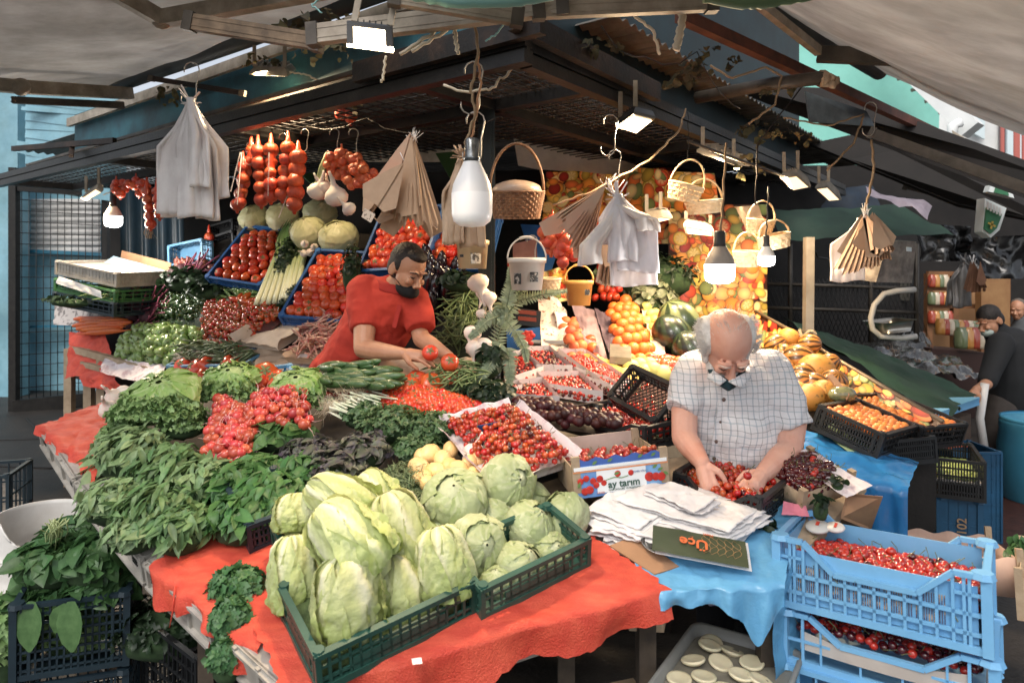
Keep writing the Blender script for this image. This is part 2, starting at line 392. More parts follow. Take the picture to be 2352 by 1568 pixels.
# teal fascia boards above the beams
M_teal = mat('teal_board', '#20606f', '#153f4c', rough=.6, ns=4, dirt=.35, bump=.1)
M_tealk = mat('dark_teal_board', '#14333a', '#0f2429', rough=.6, ns=4, dirt=.35)
M_alu = mat('dusty_aluminium', '#b4a897', '#8f8374', rough=.5, metal=.25, ns=8, dirt=.4, stretch=(1, 1, 1))
M_alud = mat('dark_aluminium', '#5d554c', '#433c35', rough=.5, metal=.3, ns=8, dirt=.35)
t = empty('fascia_board', 'teal fascia board with a pale rail above the onion side of the canopy', 'fascia', loc=P(420, 200, 4.8))
panel('board', [G(.5, .32, .12), G(5.2, .32, .10), G(5.2, .32, .52), G(.5, .32, .52)], M_teal, .03, t)
mb = MB(); mb.bar(G(.6, .27, .46), G(5.2, .27, .44), .03, .07); mb.obj('pale_rail', M_alu, t, smooth=False)
mb = MB(); mb.bar(G(1.2, .2, .12), G(5.2, .2, .10), .03, .05); mb.bar(G(1.0, .08, .1), G(5.6, .08, .08), .02, .02); mb.obj('lower_rail', M_alud, t, smooth=False)
mb = MB(); mb.bar(G(3.6, .0, .05), G(5.0, -.2, .12), .03, .04); mb.bar(G(4.2, -.05, .1), G(4.1, -.1, -.02), .03, .03); mb.obj('stay', M_rust, t, smooth=False)
t = empty('fascia_board', 'dark teal boards above the orange and cherry side of the canopy', 'fascia', loc=P(1600, 150, 4))
panel('board', [G(.25, .2, .1), G(.25, 4.9, .1), G(.25, 4.9, 1.9), G(.25, .2, .75)], M_tealk, .03, t)
mb = MB(); mb.bar(P(1560, 35, 3.2), P(2190, 325, 5.5), .05, .06); mb.obj('rust_rail', mat('rust_rail', '#6d3a26', '#4b2a1e', rough=.7, ns=10), t, smooth=False)
mb = MB(); mb.tube([P(1600, 225, 4), P(1760, 195, 3.7), P(1895, 178, 3.5)], .035, 10); mb.obj('pole', M_alud, t)
panel('sheet_offcut', [(1850, 210, 4.4), (1990, 255, 4.6), (2010, 290, 4.6), (1860, 280, 4.4)], mat('dull_zinc', '#6f787c', '#4a5154', rough=.4, metal=.5, ns=6), .01, t)
# ---- retractable awnings
M_fab = mat('grey_awning_fabric', '#b3aea8', '#8f8a84', rough=.85, ns=2.2, bump=.12, bs=120, trans=.3, dirt=.3)
def awning(lab, pa, pb_, out, drop, ln, arms):
 aw = empty('awning', lab, 'awning', loc=(pa+pb_)/2)
 mb = MB(); mb.grid(lambda u, v: pa.lerp(pb_, u)+out*(ln*v)+V((0, 0, -drop*v-.05*math.sin(PI*v)+.03*nz((u*3, v*2, 1), 2))), 24, 16); mb.obj('fabric', M_fab, aw)
 mb = MB(); mb.tube([pa, pb_], .055, 14); mb.obj('roller_tube', mat('slate_tube', '#3c4446', '#2c3234', rough=.5, ns=5), aw)
 for pts, wd, m in arms:
  mb = MB(); mb.bar(pts[0], pts[1], wd*.7, wd); 
  for s in (-.3, .3): mb.bar(V(pts[0])+Z*wd*s+V((0, -wd*.36, 0)), V(pts[1])+Z*wd*s+V((0, -wd*.36, 0)), .004, .006)
  mb.obj('folding_arm', m, aw, smooth=False)
  if len(pts) > 2:
   mb = MB(); e = V(pts[1]); mb.ball(e, (wd*.75, wd*.5, wd*.7), 10, 6); mb.obj('elbow', M_alu, aw)
   mb = MB(); mb.bar(pts[1], pts[2], wd*.8, wd); mb.obj('folding_arm', m, aw, smooth=False)
 return aw
awning('grey fabric awning unrolled over the white bag and onion side', P(235, 207, 5.16), P(900, -30, 3.33), -E2, .36, 2.5,
       [([P(190, -60, 2.95), P(372, 44, 3.15), P(760, -26, 2.95)], .07, M_alu), ([P(-200, 178, 4.2), P(48, 200, 4.2), P(300, 215, 4.9)], .08, M_alu), ([P(28, 230, 4.6), P(285, 242, 4.8)], .045, M_alud)])
awning('grey fabric awning unrolled over the bearded man side', P(1700, -30, 3.36)*2.3-P(2020, 165, 4.6)*1.3, P(2020, 165, 4.6), -E1, .95, 1.55,
       [([P(1878, 125, 3.9), P(2092, 133, 3.7)], .085, M_alud), ([P(2085, 133, 3.7), P(2700, 345, 3.2)], .095, mat('taupe_aluminium', '#8a7565', '#77655a', rough=.5, ns=8, dirt=.2)), ([P(1720, -10, 3.3), P(1880, 118, 3.8)], .05, M_alu)])
# dusty awning bars hanging over the corner
def barthing(lab, a, b_, wd, m=M_alu, nm='awning_bar'):
 e = empty(nm, lab, 'bar', loc=(V(a)+V(b_))/2); L = V((0, 0, 0))
 mb = MB(); mb.bar(V(a)-L, V(b_)-L, wd*.6, wd); 
 for s in (-.25, .25): mb.bar(V(a)-L+Z*wd*s+V((0, -wd*.31, 0)), V(b_)-L+Z*wd*s+V((0, -wd*.31, 0)), .003, .004)
 mb.obj('rail', m, e, smooth=False)
 mb = MB(); d = (V(b_)-V(a)).normalized(); mb.bar(V(a)-d*.01, V(a)+d*.03, wd*.75, wd*1.2); mb.obj('end_cap', M_alud, e, smooth=False); mb = MB(); mb.bar(V(b_)-d*.03, V(b_)+d*.01, wd*.75, wd*1.2); mb.obj('end_cap', M_alud, e, smooth=False)
 return e
barthing('dusty awning bar from the dark end cap to the corner floodlight', P(432, 50, 2.6), P(735, 98, 2.5), .06, mat('brown_dusty_bar', '#8f765c', '#5f4c3a', rough=.7, ns=12, dirt=.4))
barthing('dusty white bar running behind the big warm floodlight', P(715, 82, 2.35), P(1300, 10, 2.2), .065)
barthing('short dusty bar crossing above the big hanging bulb', P(900, -8, 2.1), P(1195, 42, 2.15), .05)
barthing('pale dusty bar at the top above the rusty corner of the frame', P(1230, 26, 2.2), P(1640, 8, 2.25), .05)
barthing('thin dark bar above the hanging white bags', P(345, 180, 4.2), P(560, 215, 4.0), .03, M_rust)
# ---- neighbouring canopies, buildings beyond on the right
M_turq = mat('turquoise_render', '#7fe0cd', '#6fd2c0', rough=.7, ns=1.5, dirt=.12)
M_wht = mat('white_render', '#eef0ee', '#dfe3e2', rough=.7, ns=2, dirt=.1)
M_pw = mat('window_dark', '#6b5a5c', rough=.2)
b = empty('turquoise_house', 'turquoise rendered house wall under a white roof gutter', 'house', loc=P(1990, 300, 11))
panel('wall', [(1820, 60, 11), (2160, 190, 11), (2150, 500, 11), (1820, 500, 11)], M_turq, .2, b)
mb = MB(); mb.bar(P(2050, 120, 10.4), P(2235, 300, 9.6), .3, .25); mb.obj('gutter', M_wht, b, smooth=False)
mb = MB()
for k in range(6): t_ = k/6; p = P(2000+190*t_, 130+155*t_, 10.6-.8*t_); mb.bar(p, p+V((.5, .2, .15)), .05, .05)
mb.obj('rafter', M_alu, b, smooth=False)
mb = MB(); mb.tube([P(2188, 330, 9.5), P(2188, 290, 9.5), P(2205, 282, 9.5)], .07, 10); mb.obj('drain_pipe', M_wht, b)
b = empty('white_house', 'white house with pale shutters beyond the roofs', 'house', loc=P(2300, 300, 14))
panel('wall', [(2050, -200, 14), (2800, -200, 14), (2800, 900, 14), (2050, 900, 14)], M_wht, .2, b)
for x0, x1, y0, y1 in ((2215, 2224, 200, 240), (2298, 2310, 250, 345)):
 panel('window', [(x0, y0, 13.9), (x1, y0+6, 13.9), (x1, y1+6, 13.9), (x0, y1, 13.9)], M_pw, .05, b)
for x0, x1, y0, y1 in ((2226, 2262, 205, 300), (2314, 2350, 255, 395)):
 panel('shutter', [(x0, y0, 13.85), (x1, y0+20, 13.85), (x1, y1+20, 13.85), (x0, y1, 13.85)], mat('pale_blue_shutter', '#d5e6ea', rough=.5), .05, b)
for x0, x1 in ((2300, 2307), (2330, 2343), (2349, 2360)):
 panel('red_stripe', [(x0, 230, 12.9), (x1, 232, 12.9), (x1, 450, 12.9), (x0, 450, 12.9)], mat('brick_red_paint', '#c0675c', rough=.7), .03, b)
tag(sheet('loose_tarpaulin', [P(2190, 300, 9), P(2290, 360, 8.6), P(2300, 400, 8.5), P(2190, 340, 9)], 12, 8, mat('beige_tarp', '#cfc4b2', '#a08f78', rough=.8), .12, 4), 'beige tarpaulin bunched on the dark canopy roof', 'tarpaulin')
M_dk = mat('near_black', '#15110f', '#1f1a17', rough=.8, ns=4)  # plain near-black shared by roof edge, canopy, far wall and liners
tag(panel('neighbour_roof', [(1690, 210, 5.4), (1790, 250, 5.5), (2420, 480, 4.6), (2420, 410, 4.6), (1900, 218, 5.2)], M_dk, .06), 'black sloping roof edge of the neighbouring stall', 'roof')
tag(panel('neighbour_awning', [(1860, 330, 6.5), (2000, 300, 6.3), (2450, 470, 5.4), (2450, 520, 5.2), (2200, 470, 5.8)], M_dk, .05), 'dark brown canopy below the black roof edge', 'canopy')
barthing('long dull rail of the neighbouring awning over the paper bags', P(2000, 305, 4.9), P(2480, 478, 4.2), .07, M_alud, 'awning_rail')
barthing('dark curved front rail of the far shop roof', P(2080, 420, 6.2), P(2480, 520, 5.6), .1, M_alud, 'awning_rail')
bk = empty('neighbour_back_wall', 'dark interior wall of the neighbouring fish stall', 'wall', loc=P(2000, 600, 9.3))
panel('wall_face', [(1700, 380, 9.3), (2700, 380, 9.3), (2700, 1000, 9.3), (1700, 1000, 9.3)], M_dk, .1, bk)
panel('tiled_panel', [(1760, 525, 8.2), (2090, 560, 8.2), (2090, 690, 8.2), (1760, 690, 8.2)], mat('grey_tile', '#5a5852', '#4a4843', rough=.3, ns=4, dirt=.3), .04, bk)
mb = MB()
for xc in (1795, 1870, 1935):   # leaping shapes painted on the tiles
 mb.tube([P(xc-28, 628, 8.13), P(xc-12, 604, 8.13), P(xc+8, 600, 8.13), P(xc+30, 618, 8.13)], [.015, .075, .07, .01], 8); mb.tube([P(xc, 600, 8.12), P(xc-8, 588, 8.12)], [.03, .005], 6)
mb.obj('dolphin_motif', mat('dark_motif', '#2f2e2c', rough=.4), bk)
tag(sheet('green_awning', [P(1770, 482, 5.6), P(2060, 470, 5.8), P(2190, 540, 5.4), P(1800, 548, 5.4)], 20, 8, mat('dark_green_canvas', '#1d4433', '#15352a', rough=.7, ns=4), .06, 2), 'dark green canvas valance above the neighbouring stall', 'awning')
tag(sheet('lilac_tarpaulin', [P(1990, 425, 5.3), P(2140, 475, 5.2), P(2130, 505, 5.1), P(2000, 450, 5.2)], 12, 5, mat('lilac_film', '#b8aab4', '#998b96', rough=.5), .06, 4), 'pale lilac tarpaulin strip under the dark canopy', 'tarpaulin')
tag(panel('ochre_screen', [(1770, 436, 7.5), (1870, 428, 7.4), (1850, 480, 7.3), (1775, 480, 7.4)], mat('ochre', '#6d5b41', rough=.8), .03), 'dull ochre screen under the frame beside the dark blue cloth', 'screen')
tag(sheet('dark_blue_cloth', [P(1870, 430, 7.4), P(2000, 428, 7.4), P(2030, 486, 7.2), P(1850, 486, 7.2)], 12, 6, mat('ink_blue', '#14283a', '#0e1d2b', rough=.7), .05, 4), 'dark blue cloth hung under the far canopy', 'cloth')
m_ = empty('metal_rack', 'metal rail rack with black netting behind the sloped display', 'rack', loc=P(1950, 680, 6.5))
mb = MB()
for y in (655, 710): mb.tube([P(1750, y-4, 6.6), P(2110, y+8, 6.6)], .02, 6)
for x in (1815, 2000, 2105): mb.tube([P(x, 560, 6.6), P(x, 800, 6.6)], .022, 6)
mb.obj('rails', M_alud, m_)
mb = MB()
for k in range(34): x = 1750+k*10; mb.tube([P(x, 640, 6.62), P(x+60, 790, 6.62)], .003, 3); mb.tube([P(x+60, 640, 6.63), P(x, 790, 6.63)], .003, 3)
mb.obj('netting', M_blackp, m_)
e = empty('steel_pole', 'thin square steel pole rising from the edge of the fruit poster', 'pole', loc=P(1855, 765, 4.6))
mb = MB(); mb.bar(P(1856, 765, 4.6), P(1858, 545, 4.6), .055); mb.obj('shaft', mat('pale_steel', '#a59d92', '#8c857b', rough=.45, metal=.3, ns=8), e, smooth=False)
mb = MB(); mb.tube([e.location+V((.05*math.cos(a), .05*math.sin(a), .02*math.sin(3*a))) for a in np.linspace(0, 12, 30)], .012, 5); mb.obj('rope_knot', mat('rope', '#b9a68a', '#9c8a70', rough=.9), e)
# ================================================================= KIT: crates, produce, bunches
def patch(p00, p10, p11, p01, bulge=0, n=None):
 a, b, c, d = [V(q) for q in (p00, p10, p11, p01)]
 nn = V(n) if n else (b-a).cross(d-a).normalized()
 if nn.z < 0: nn = -nn
 return lambda u, v: (a*(1-u)+b*u)*(1-v)+(d*(1-u)+c*u)*v+nn*bulge*min(1, 6*u*(1-u))*min(1, 6*v*(1-v))
def scat(protos, name, label, cat, group, fn, nu, nv, jit=.25, s=(.9, 1.1), dirfn=None, skip=0, out=None, zj=0, rollr=True):
 k = 0; res = []
 for j in range(nv):
  for i in range(nu):
   if R.random() < skip: continue
   u = (i+.5+(.5 if j % 2 else 0)*.9-.22+R.uniform(-jit, jit))/nu; v = (j+.5+R.uniform(-jit, jit))/nv
   u = min(max(u, .02), .98); v = min(max(v, .02), .98)
   p = fn(u, v)+V((0, 0, R.uniform(-zj, zj)))
   rt = rotm(dirfn(u, v)) if dirfn else rotm()
   sc_ = R.uniform(*s); M = xf(p, rt, sc_)
   if out is not None: out.append((R.choice(protos), M)); continue
   res.append(place(R.choice(protos), name, M, label, cat, group)); k += 1
 return res
def bed(name, label, fn, m, off=.03, nu=10, nv=8, cat='liner', amp=.008):  # dark sheet filling gaps; shade beneath the produce is in its colour
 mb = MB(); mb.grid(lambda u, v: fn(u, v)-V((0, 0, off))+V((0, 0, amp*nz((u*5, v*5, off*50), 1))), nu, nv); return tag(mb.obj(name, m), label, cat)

def crate(name, label, M, L, W, Hh, m, nh=3, nvl=8, nvw=5, dip=0, post=.028, group=None, bar=.006, band=.0, cat='crate', solid=False, base=True, mesh=False, cap=True):
 r = empty(name, label, cat, group, M=M); t = .008
 def side(fn, length, nv_, dp):
  mb = MB(); a, b = .14*length, .3*length
  def top(s):
   if not dp: return Hh
   if s < a or s > length-a: return Hh
   if s < b: return Hh-dp*(s-a)/(b-a)
   if s > length-b: return Hh-dp*(length-a-s)/(b-a)
   return Hh-dp
  ss = [0, length] if not dp else [0, a, b, length-b, length-a, length]
  for s0, s1 in zip(ss, ss[1:]): mb.bar(fn(s0, top(s0)), fn(s1, top(s1)), .018, .014)
  mb.bar(fn(0, .01), fn(length, .01), .012, .02)
  if solid:
   vs = []; n = 12
   for i in range(n+1): s_ = length*i/n; vs += [fn(s_, .01), fn(s_, top(s_))]
   mb.add(vs, [(2*i, 2*i+2, 2*i+3, 2*i+1) for i in range(n)])
  for i in range(1, nh+1):
   z = Hh*i/(nh+1)
   if z > Hh-dp-.01: mb.bar(fn(0, z), fn(a, z), bar, bar); mb.bar(fn(length-a, z), fn(length, z), bar, bar)
   else: mb.bar(fn(0, z), fn(length, z), bar, bar*1.3)
  if band: mb.bar(fn(length*.2, band), fn(length*.8, band), .006, .05)
  for i in range(1, nv_):
   s_ = length*i/nv_
   if mesh:
    s2 = min(max(s_+(Hh*.6), 0), length); s3 = max(s_-(Hh*.6), 0)
    mb.bar(fn(s_, .01), fn(s2, min(top(s2), .01+Hh*(s2-s_)/(Hh*.6))), bar*.7, bar*.7); mb.bar(fn(s_, .01), fn(s3, min(top(s3), .01+Hh*(s_-s3)/(Hh*.6))), bar*.7, bar*.7)
   else: mb.bar(fn(s_, .01), fn(s_, top(s_)), bar, bar)
  mb.obj('side_panel', m, r, smooth=False)
 side(lambda s, z: V((s, 0, z)), L, nvl, dip); side(lambda s, z: V((s, W, z)), L, nvl, dip)
 side(lambda s, z: V((0, s, z)), W, nvw, 0); side(lambda s, z: V((L, s, z)), W, nvw, 0)
 for x, y in ((0, 0), (L, 0), (L, W), (0, W)):
  mb = MB(); sx = 1 if x == 0 else -1; sy = 1 if y == 0 else -1
  mb.bar((x, y, 0), (x, y, Hh+.004), post*.5); mb.bar((x+sx*post, y, 0), (x+sx*post, y, Hh), .008); mb.bar((x, y+sy*post, 0), (x, y+sy*post, Hh), .008)
  if cap: mb.tube([(x+sx*.008, y+sy*.008, Hh-.004), (x+sx*.008, y+sy*.008, Hh+.012)], [post*.62, post*.5], 8)
  mb.obj('corner_post', m, r, smooth=False)
 if base:
  mb = MB(); mb.box((L/2, W/2, .006), (L-.01, W-.01, .006)); 
  mb.obj('base', m, r, smooth=False)
 return r
def crate_at(name, label, A, B, C, Hh, m, **k):
 M, L, W = frame(A, B, C, k.pop('skew', 0)); return crate(name, label, M, L, W, Hh, m, **k), M, L, W
def inbox(M, L, W, z, mx=.02, bulge=0):
 return patch(M @ V((mx, mx, z)), M @ V((L-mx, mx, z)), M @ V((L-mx, W-mx, z)), M @ V((mx, W-mx, z)), bulge)

# ---- produce prototypes (shared meshes)
def proto(name, mb, mats, smooth=True): return mb.mesh(name, mats, smooth)
M_tom = mat('tomato_skin', '#d6361c', '#c02a14', rough=.28, spec=.5, ns=3, rnd=.34, coat=.15, sss=.05)
M_tomd = mat('cherry_tomato_skin', '#dc2f17', rough=.2, rnd=.3, coat=.4)
def tomato(R0, fl, lobes, calyx):
 mb = MB(); ph = R.random()*6
 def f(v):
  a = math.atan2(v.y, v.x); k = 1+lobes*math.cos(5*a+ph)*(1-abs(v.z))*.5; 
  if v.z > .75: k *= 1-.5*(v.z-.75)
  return k
 mb.ball((0, 0, 0), (R0, R0, R0*fl), 14, 9, f=f)
 mb.cur = 1
 if calyx:
  for k in range(5):
   a = k*1.257; mb.leaf((0, 0, R0*fl*.86), (math.cos(a), math.sin(a), .12), (0, 0, 1), R0*.55, R0*.2, .5)
  mb.tube([(0, 0, R0*fl*.82), (R0*.1, 0, R0*fl*1.05)], .0022, 4)
 else: mb.ball((0, 0, R0*fl*.85), (R0*.09, R0*.09, R0*.04), 6, 4)
 mb.cur = 0; return mb
TOM = [proto('tomato_mesh', tomato(.036, .84, .05, i == 0), [M_tom, M_stem]) for i in range(4)]
BIGTOM = [proto('beef_tomato_mesh', tomato(.062, .68, .22, True), [M_tom, M_stem]) for i in range(2)]
CTOM = [proto('cherry_tomato_mesh', tomato(.0165, .97, .0, i == 0), [M_tomd, M_stem]) for i in range(3)]
M_ch = mat('bright_cherry_skin', '#cf2410', '#9c120a', rough=.14, ns=30, rnd=.5, coat=.5)
M_chd = mat('dark_cherry_skin', '#5a0b12', '#3a060c', rough=.14, ns=30, rnd=.4, coat=.5)
def cherry(stem):
 mb = MB(); mb.ball((0, 0, 0), (.0122, .012, .0112), 10, 7, f=lambda v: 1-.18*max(0, v.z-.8)*4)
 mb.cur = 1
 if stem: a = R.random()*6; mb.tube([(0, 0, .009), (.004*math.cos(a), .004*math.sin(a), .022), (.016*math.cos(a+.6), .016*math.sin(a+.6), .038)], [.0011, .0009, .0013], 3, False)
 mb.cur = 0; return mb
CHB = [cherry(i % 3 > 0) for i in range(5)]
CH = [proto('cherry_mesh', m_, [M_ch, M_pstem]) for m_ in CHB]; CHD = [proto('dark_cherry_mesh', m_, [M_chd, M_pstem]) for m_ in CHB]
STUFF = MB(); NCH = [0]
def cherries(fn, nu, nv, label, group, dark=0, s=(.9, 1.15), skip=0, single=True, layers=1, zj=.004):
 for L_ in range(layers):
  tmp = []; scat([0, 1, 2, 3, 4], 'cherry', '', '', '', (lambda u, v, L_=L_: fn(u, v)-V((0, 0, .018*L_))), nu, nv, .3, s, skip=skip, out=tmp, zj=zj)
  for k, M in tmp:
   dk = R.random() < dark
   if single and L_ == 0 and NCH[0] < 300: place((CHD if dk else CH)[k], 'cherry', M, label, 'cherry', group); NCH[0] += 1
   else:
    b = CHB[k]; base = len(STUFF.v); STUFF.v += [tuple(M @ V(v)) for v in b.v]; STUFF.f += [tuple(i+base for i in f_) for f_ in b.f]; STUFF.m += [(1 if m_ == 1 else (2 if dk else 0)) for m_ in b.m]
M_bell = mat('green_bell_skin', '#8fa843', '#6b8e2f', rough=.25, ns=4, rnd=.35, coat=.3)
M_dpep = mat('dark_green_pepper_skin', '#39551c', '#2b4416', rough=.22, ns=5, rnd=.35, coat=.4)
M_rpep = mat('red_pepper_skin', '#c42c12', '#8c1d0c', rough=.2, ns=5, rnd=.5, coat=.5)
def pepper(r, L, lob, tip, bend=0, stem=.02):
 mb = MB(); prof = [(0, 0), (.55, .0), (.95, .1), (1, .3), (.9, .6), (tip, .92), (0, 1)]; ph = R.random()*6
 n = 12
 vs = []
 for rr, z in prof:
  for k in range(n):
   a = 2*PI*k/n; q = rr*r*(1+lob*math.cos(3*a+ph)); vs.append((q*math.cos(a)+bend*z*z, q*math.sin(a), -z*L+(.12*r if rr == .55 else 0)))
 mb.add(vs, [(i*n+k, i*n+(k+1) % n, (i+1)*n+(k+1) % n, (i+1)*n+k) for i in range(len(prof)-1) for k in range(n)])
 mb.cur = 1; mb.tube([(0, 0, -.002), (0, 0, stem*.4), (stem*.4, 0, stem)], [r*.28, r*.12, r*.1], 5); mb.cur = 0
 return mb
BELL = [proto('bell_pepper_mesh', pepper(.035, .075, .13, .75), [M_bell, M_stem]) for i in range(4)]
DPEP = [proto('green_pepper_mesh', pepper(.018, .085, .08, .35, .03), [M_dpep, M_stem]) for i in range(4)]
RPEP = [proto('red_pepper_mesh', pepper(.021, .075, .08, .4, .015, .028), [M_rpep, M_pstem]) for i in range(4)]
LPEP = [proto('long_pepper_mesh', pepper(.011, .14, .05, .4, .05, .03), [mat('bright_green_pepper_skin', '#6c8f2e', '#557a22', rough=.25, rnd=.3, coat=.3), M_stem]) for i in range(3)]
def veg(L, r0, prof, n=10, bend=0, m=1): # long thing along z
 mb = MB(); pts = []; rs = []
 for i, q in enumerate(prof):
  t = i/(len(prof)-1); pts.append((bend*math.sin(t*PI)*L, 0, t*L)); rs.append(max(q*r0, .0004))
 mb.tube(pts, rs, n); return mb
M_car = mat('carrot_skin', '#e0651a', '#c9531a', rough=.45, ns=20, rnd=.2, bump=.2, stretch=(1, 1, 12))
CARROT = [proto('carrot_mesh', veg(.26, .019, [.5, 1, .95, .85, .7, .5, .2, .05], 9, b), M_car) for b in (.01, -.02, .03)]
M_cuc = mat('cucumber_skin', '#2f4f1f', '#3f6426', rough=.35, ns=24, rnd=.25, bump=.3, bs=120, coat=.2)
CUC = [proto('cucumber_mesh', veg(.17, .019, [.3, .75, .95, 1, 1, .95, .75, .3], 10, b), M_cuc) for b in (.02, .05, -.03)]
M_bean = mat('green_bean_skin', '#7d8f45', '#5f7633', rough=.5, ns=6, rnd=.35)
def curvy(L, r, n=6, wig=.3):
 a = R.uniform(.4, 1.6); b = R.random()*6; pts = []
 for i in range(n+1):
  t = i/n; pts.append((L*wig*math.sin(a*t*2+b)*.5, L*wig*.4*math.cos(a*t*3+b), (t-.5)*L))
 mb = MB(); mb.tube(pts, [r*.4]+[r*R.uniform(.8, 1.1) for _ in range(n-1)]+[r*.2], 5); return mb
BEAN = [proto('green_bean_mesh', curvy(.13, .0045, wig=.5), M_bean) for i in range(6)]
M_borl = mat('borlotti_pod_skin', '#b5706a', '#d7b49c', rough=.6, ns=40, rnd=.25, contrast=(.45, .6))
BORL = [proto('borlotti_pod_mesh', curvy(.15, .0065, wig=.4), M_borl) for i in range(5)]
M_lem = mat('lemon_skin', '#f3cb8c', '#e8b870', rough=.4, ns=5, rnd=.15, bump=.25, bs=160, sss=.05)
LEM = [proto('lemon_mesh', MB().lathe([(0, -.04), (.008, -.038), (.018, -.031), (.028, -.018), (.0315, 0), (.028, .018), (.018, .031), (.007, .039), (0, .041)], 14), M_lem)]
M_org = mat('orange_skin', '#e8701a', '#dc5f12', rough=.42, ns=5, rnd=.12, bump=.25, bs=150)
ORG = [proto('orange_mesh', MB().ball((0, 0, 0), .037, 14, 10), M_org)]
M_apr = mat('apricot_skin', '#e68a35', '#d8692c', rough=.5, ns=4, rnd=.2)
APR = [proto('apricot_mesh', MB().ball((0, 0, 0), (.021, .021, .022), 10, 7), M_apr)]
M_plum = mat('plum_skin', '#2e0f16', '#4a181f', rough=.45, ns=6, rnd=.5, spec=.4)
PLUM = [proto('plum_mesh', MB().ball((0, 0, 0), (.02, .02, .022), 12, 8), M_plum)]
M_gpl = mat('green_plum_skin', '#8fa63c', '#a6b84e', rough=.3, rnd=.2)
GPL = [proto('green_plum_mesh', MB().ball((0, 0, 0), .015, 9, 6), M_gpl)]
M_rad = mat('radish_skin', '#c93c42', '#ae282f', rough=.3, ns=4, rnd=.45, coat=.2)
M_rtail = mat('radish_tail', '#e8b4b0', rough=.6)
def radish():
 mb = MB(); mb.ball((0, 0, 0), (.018, .018, .0175), 12, 8); mb.cur = 1
 a = R.random()*6; mb.tube([(0, 0, -.015), (.006*math.cos(a), .006*math.sin(a), -.03), (.03*math.cos(a), .03*math.sin(a), -.045)], [.002, .0009, .0004], 4, False); mb.cur = 0; return mb
RAD = [proto('radish_mesh', radish(), [M_rad, M_rtail]) for i in range(4)]
M_gar = mat('garlic_skin', '#ece0d3', '#dcc7bd', rough=.55, ns=10, rnd=.12, stretch=(1, 1, .3), sss=.1)
def garlic():
 mb = MB(); ph = R.random()*6
 mb.lathe([(0, -.022), (.012, -.021), (.024, -.012), (.0275, 0), (.022, .013), (.011, .022), (.006, .03), (.005, .045)], 16, f=lambda a, z: 1+.06*math.cos(7*a+ph)); mb.tube([(0, 0, .04), (.004, 0, .06)], [.005, .003], 6); return mb
GAR = [proto('garlic_bulb_mesh', garlic(), M_gar) for i in range(3)]
M_app = mat('red_apple_skin', '#c8321e', '#d9762f', rough=.3, ns=3, rnd=.3, contrast=(.5, .7))
APP = [proto('apple_mesh', MB().lathe([(0, -.024), (.012, -.029), (.026, -.02), (.034, 0), (.031, .018), (.018, .028), (.007, .026), (0, .02)], 14), M_app)]
M_pear = mat('quince_yellow_skin', '#cfc06a', '#b9b058', rough=.5, ns=4, rnd=.15)
PEAR = [proto('pale_melon_mesh', MB().ball((0, 0, 0), (.055, .055, .05), 14, 9), M_pear)]
M_on = mat('onion_skin', '#8d4a3c', '#6e2f2c', rough=.4, ns=6, rnd=.3, stretch=(1, 1, .2))
ONI = [proto('onion_mesh', MB().lathe([(0, -.026), (.02, -.022), (.031, 0), (.024, .018), (.01, .028), (.004, .042)], 12), M_on)]
M_beet = mat('beetroot_skin', '#4d1f30', '#33141f', rough=.6, ns=8, rnd=.35, bump=.3)
M_bst = mat('beetroot_stalk', '#a8506a', '#8c3c56', rough=.5)
def beet():
 mb = MB(); mb.ball((0, 0, 0), (.045, .045, .042), 12, 8); mb.cur = 1
 for k in range(6): a = k*1.05; mb.tube([(.006*math.cos(a), .006*math.sin(a), .038), (.02*math.cos(a), .02*math.sin(a), .1), (.05*math.cos(a), .05*math.sin(a), .17)], .0035, 4)
 mb.cur = 0; return mb
BEET = [proto('beetroot_mesh', beet(), [M_beet, M_bst]) for i in range(2)]

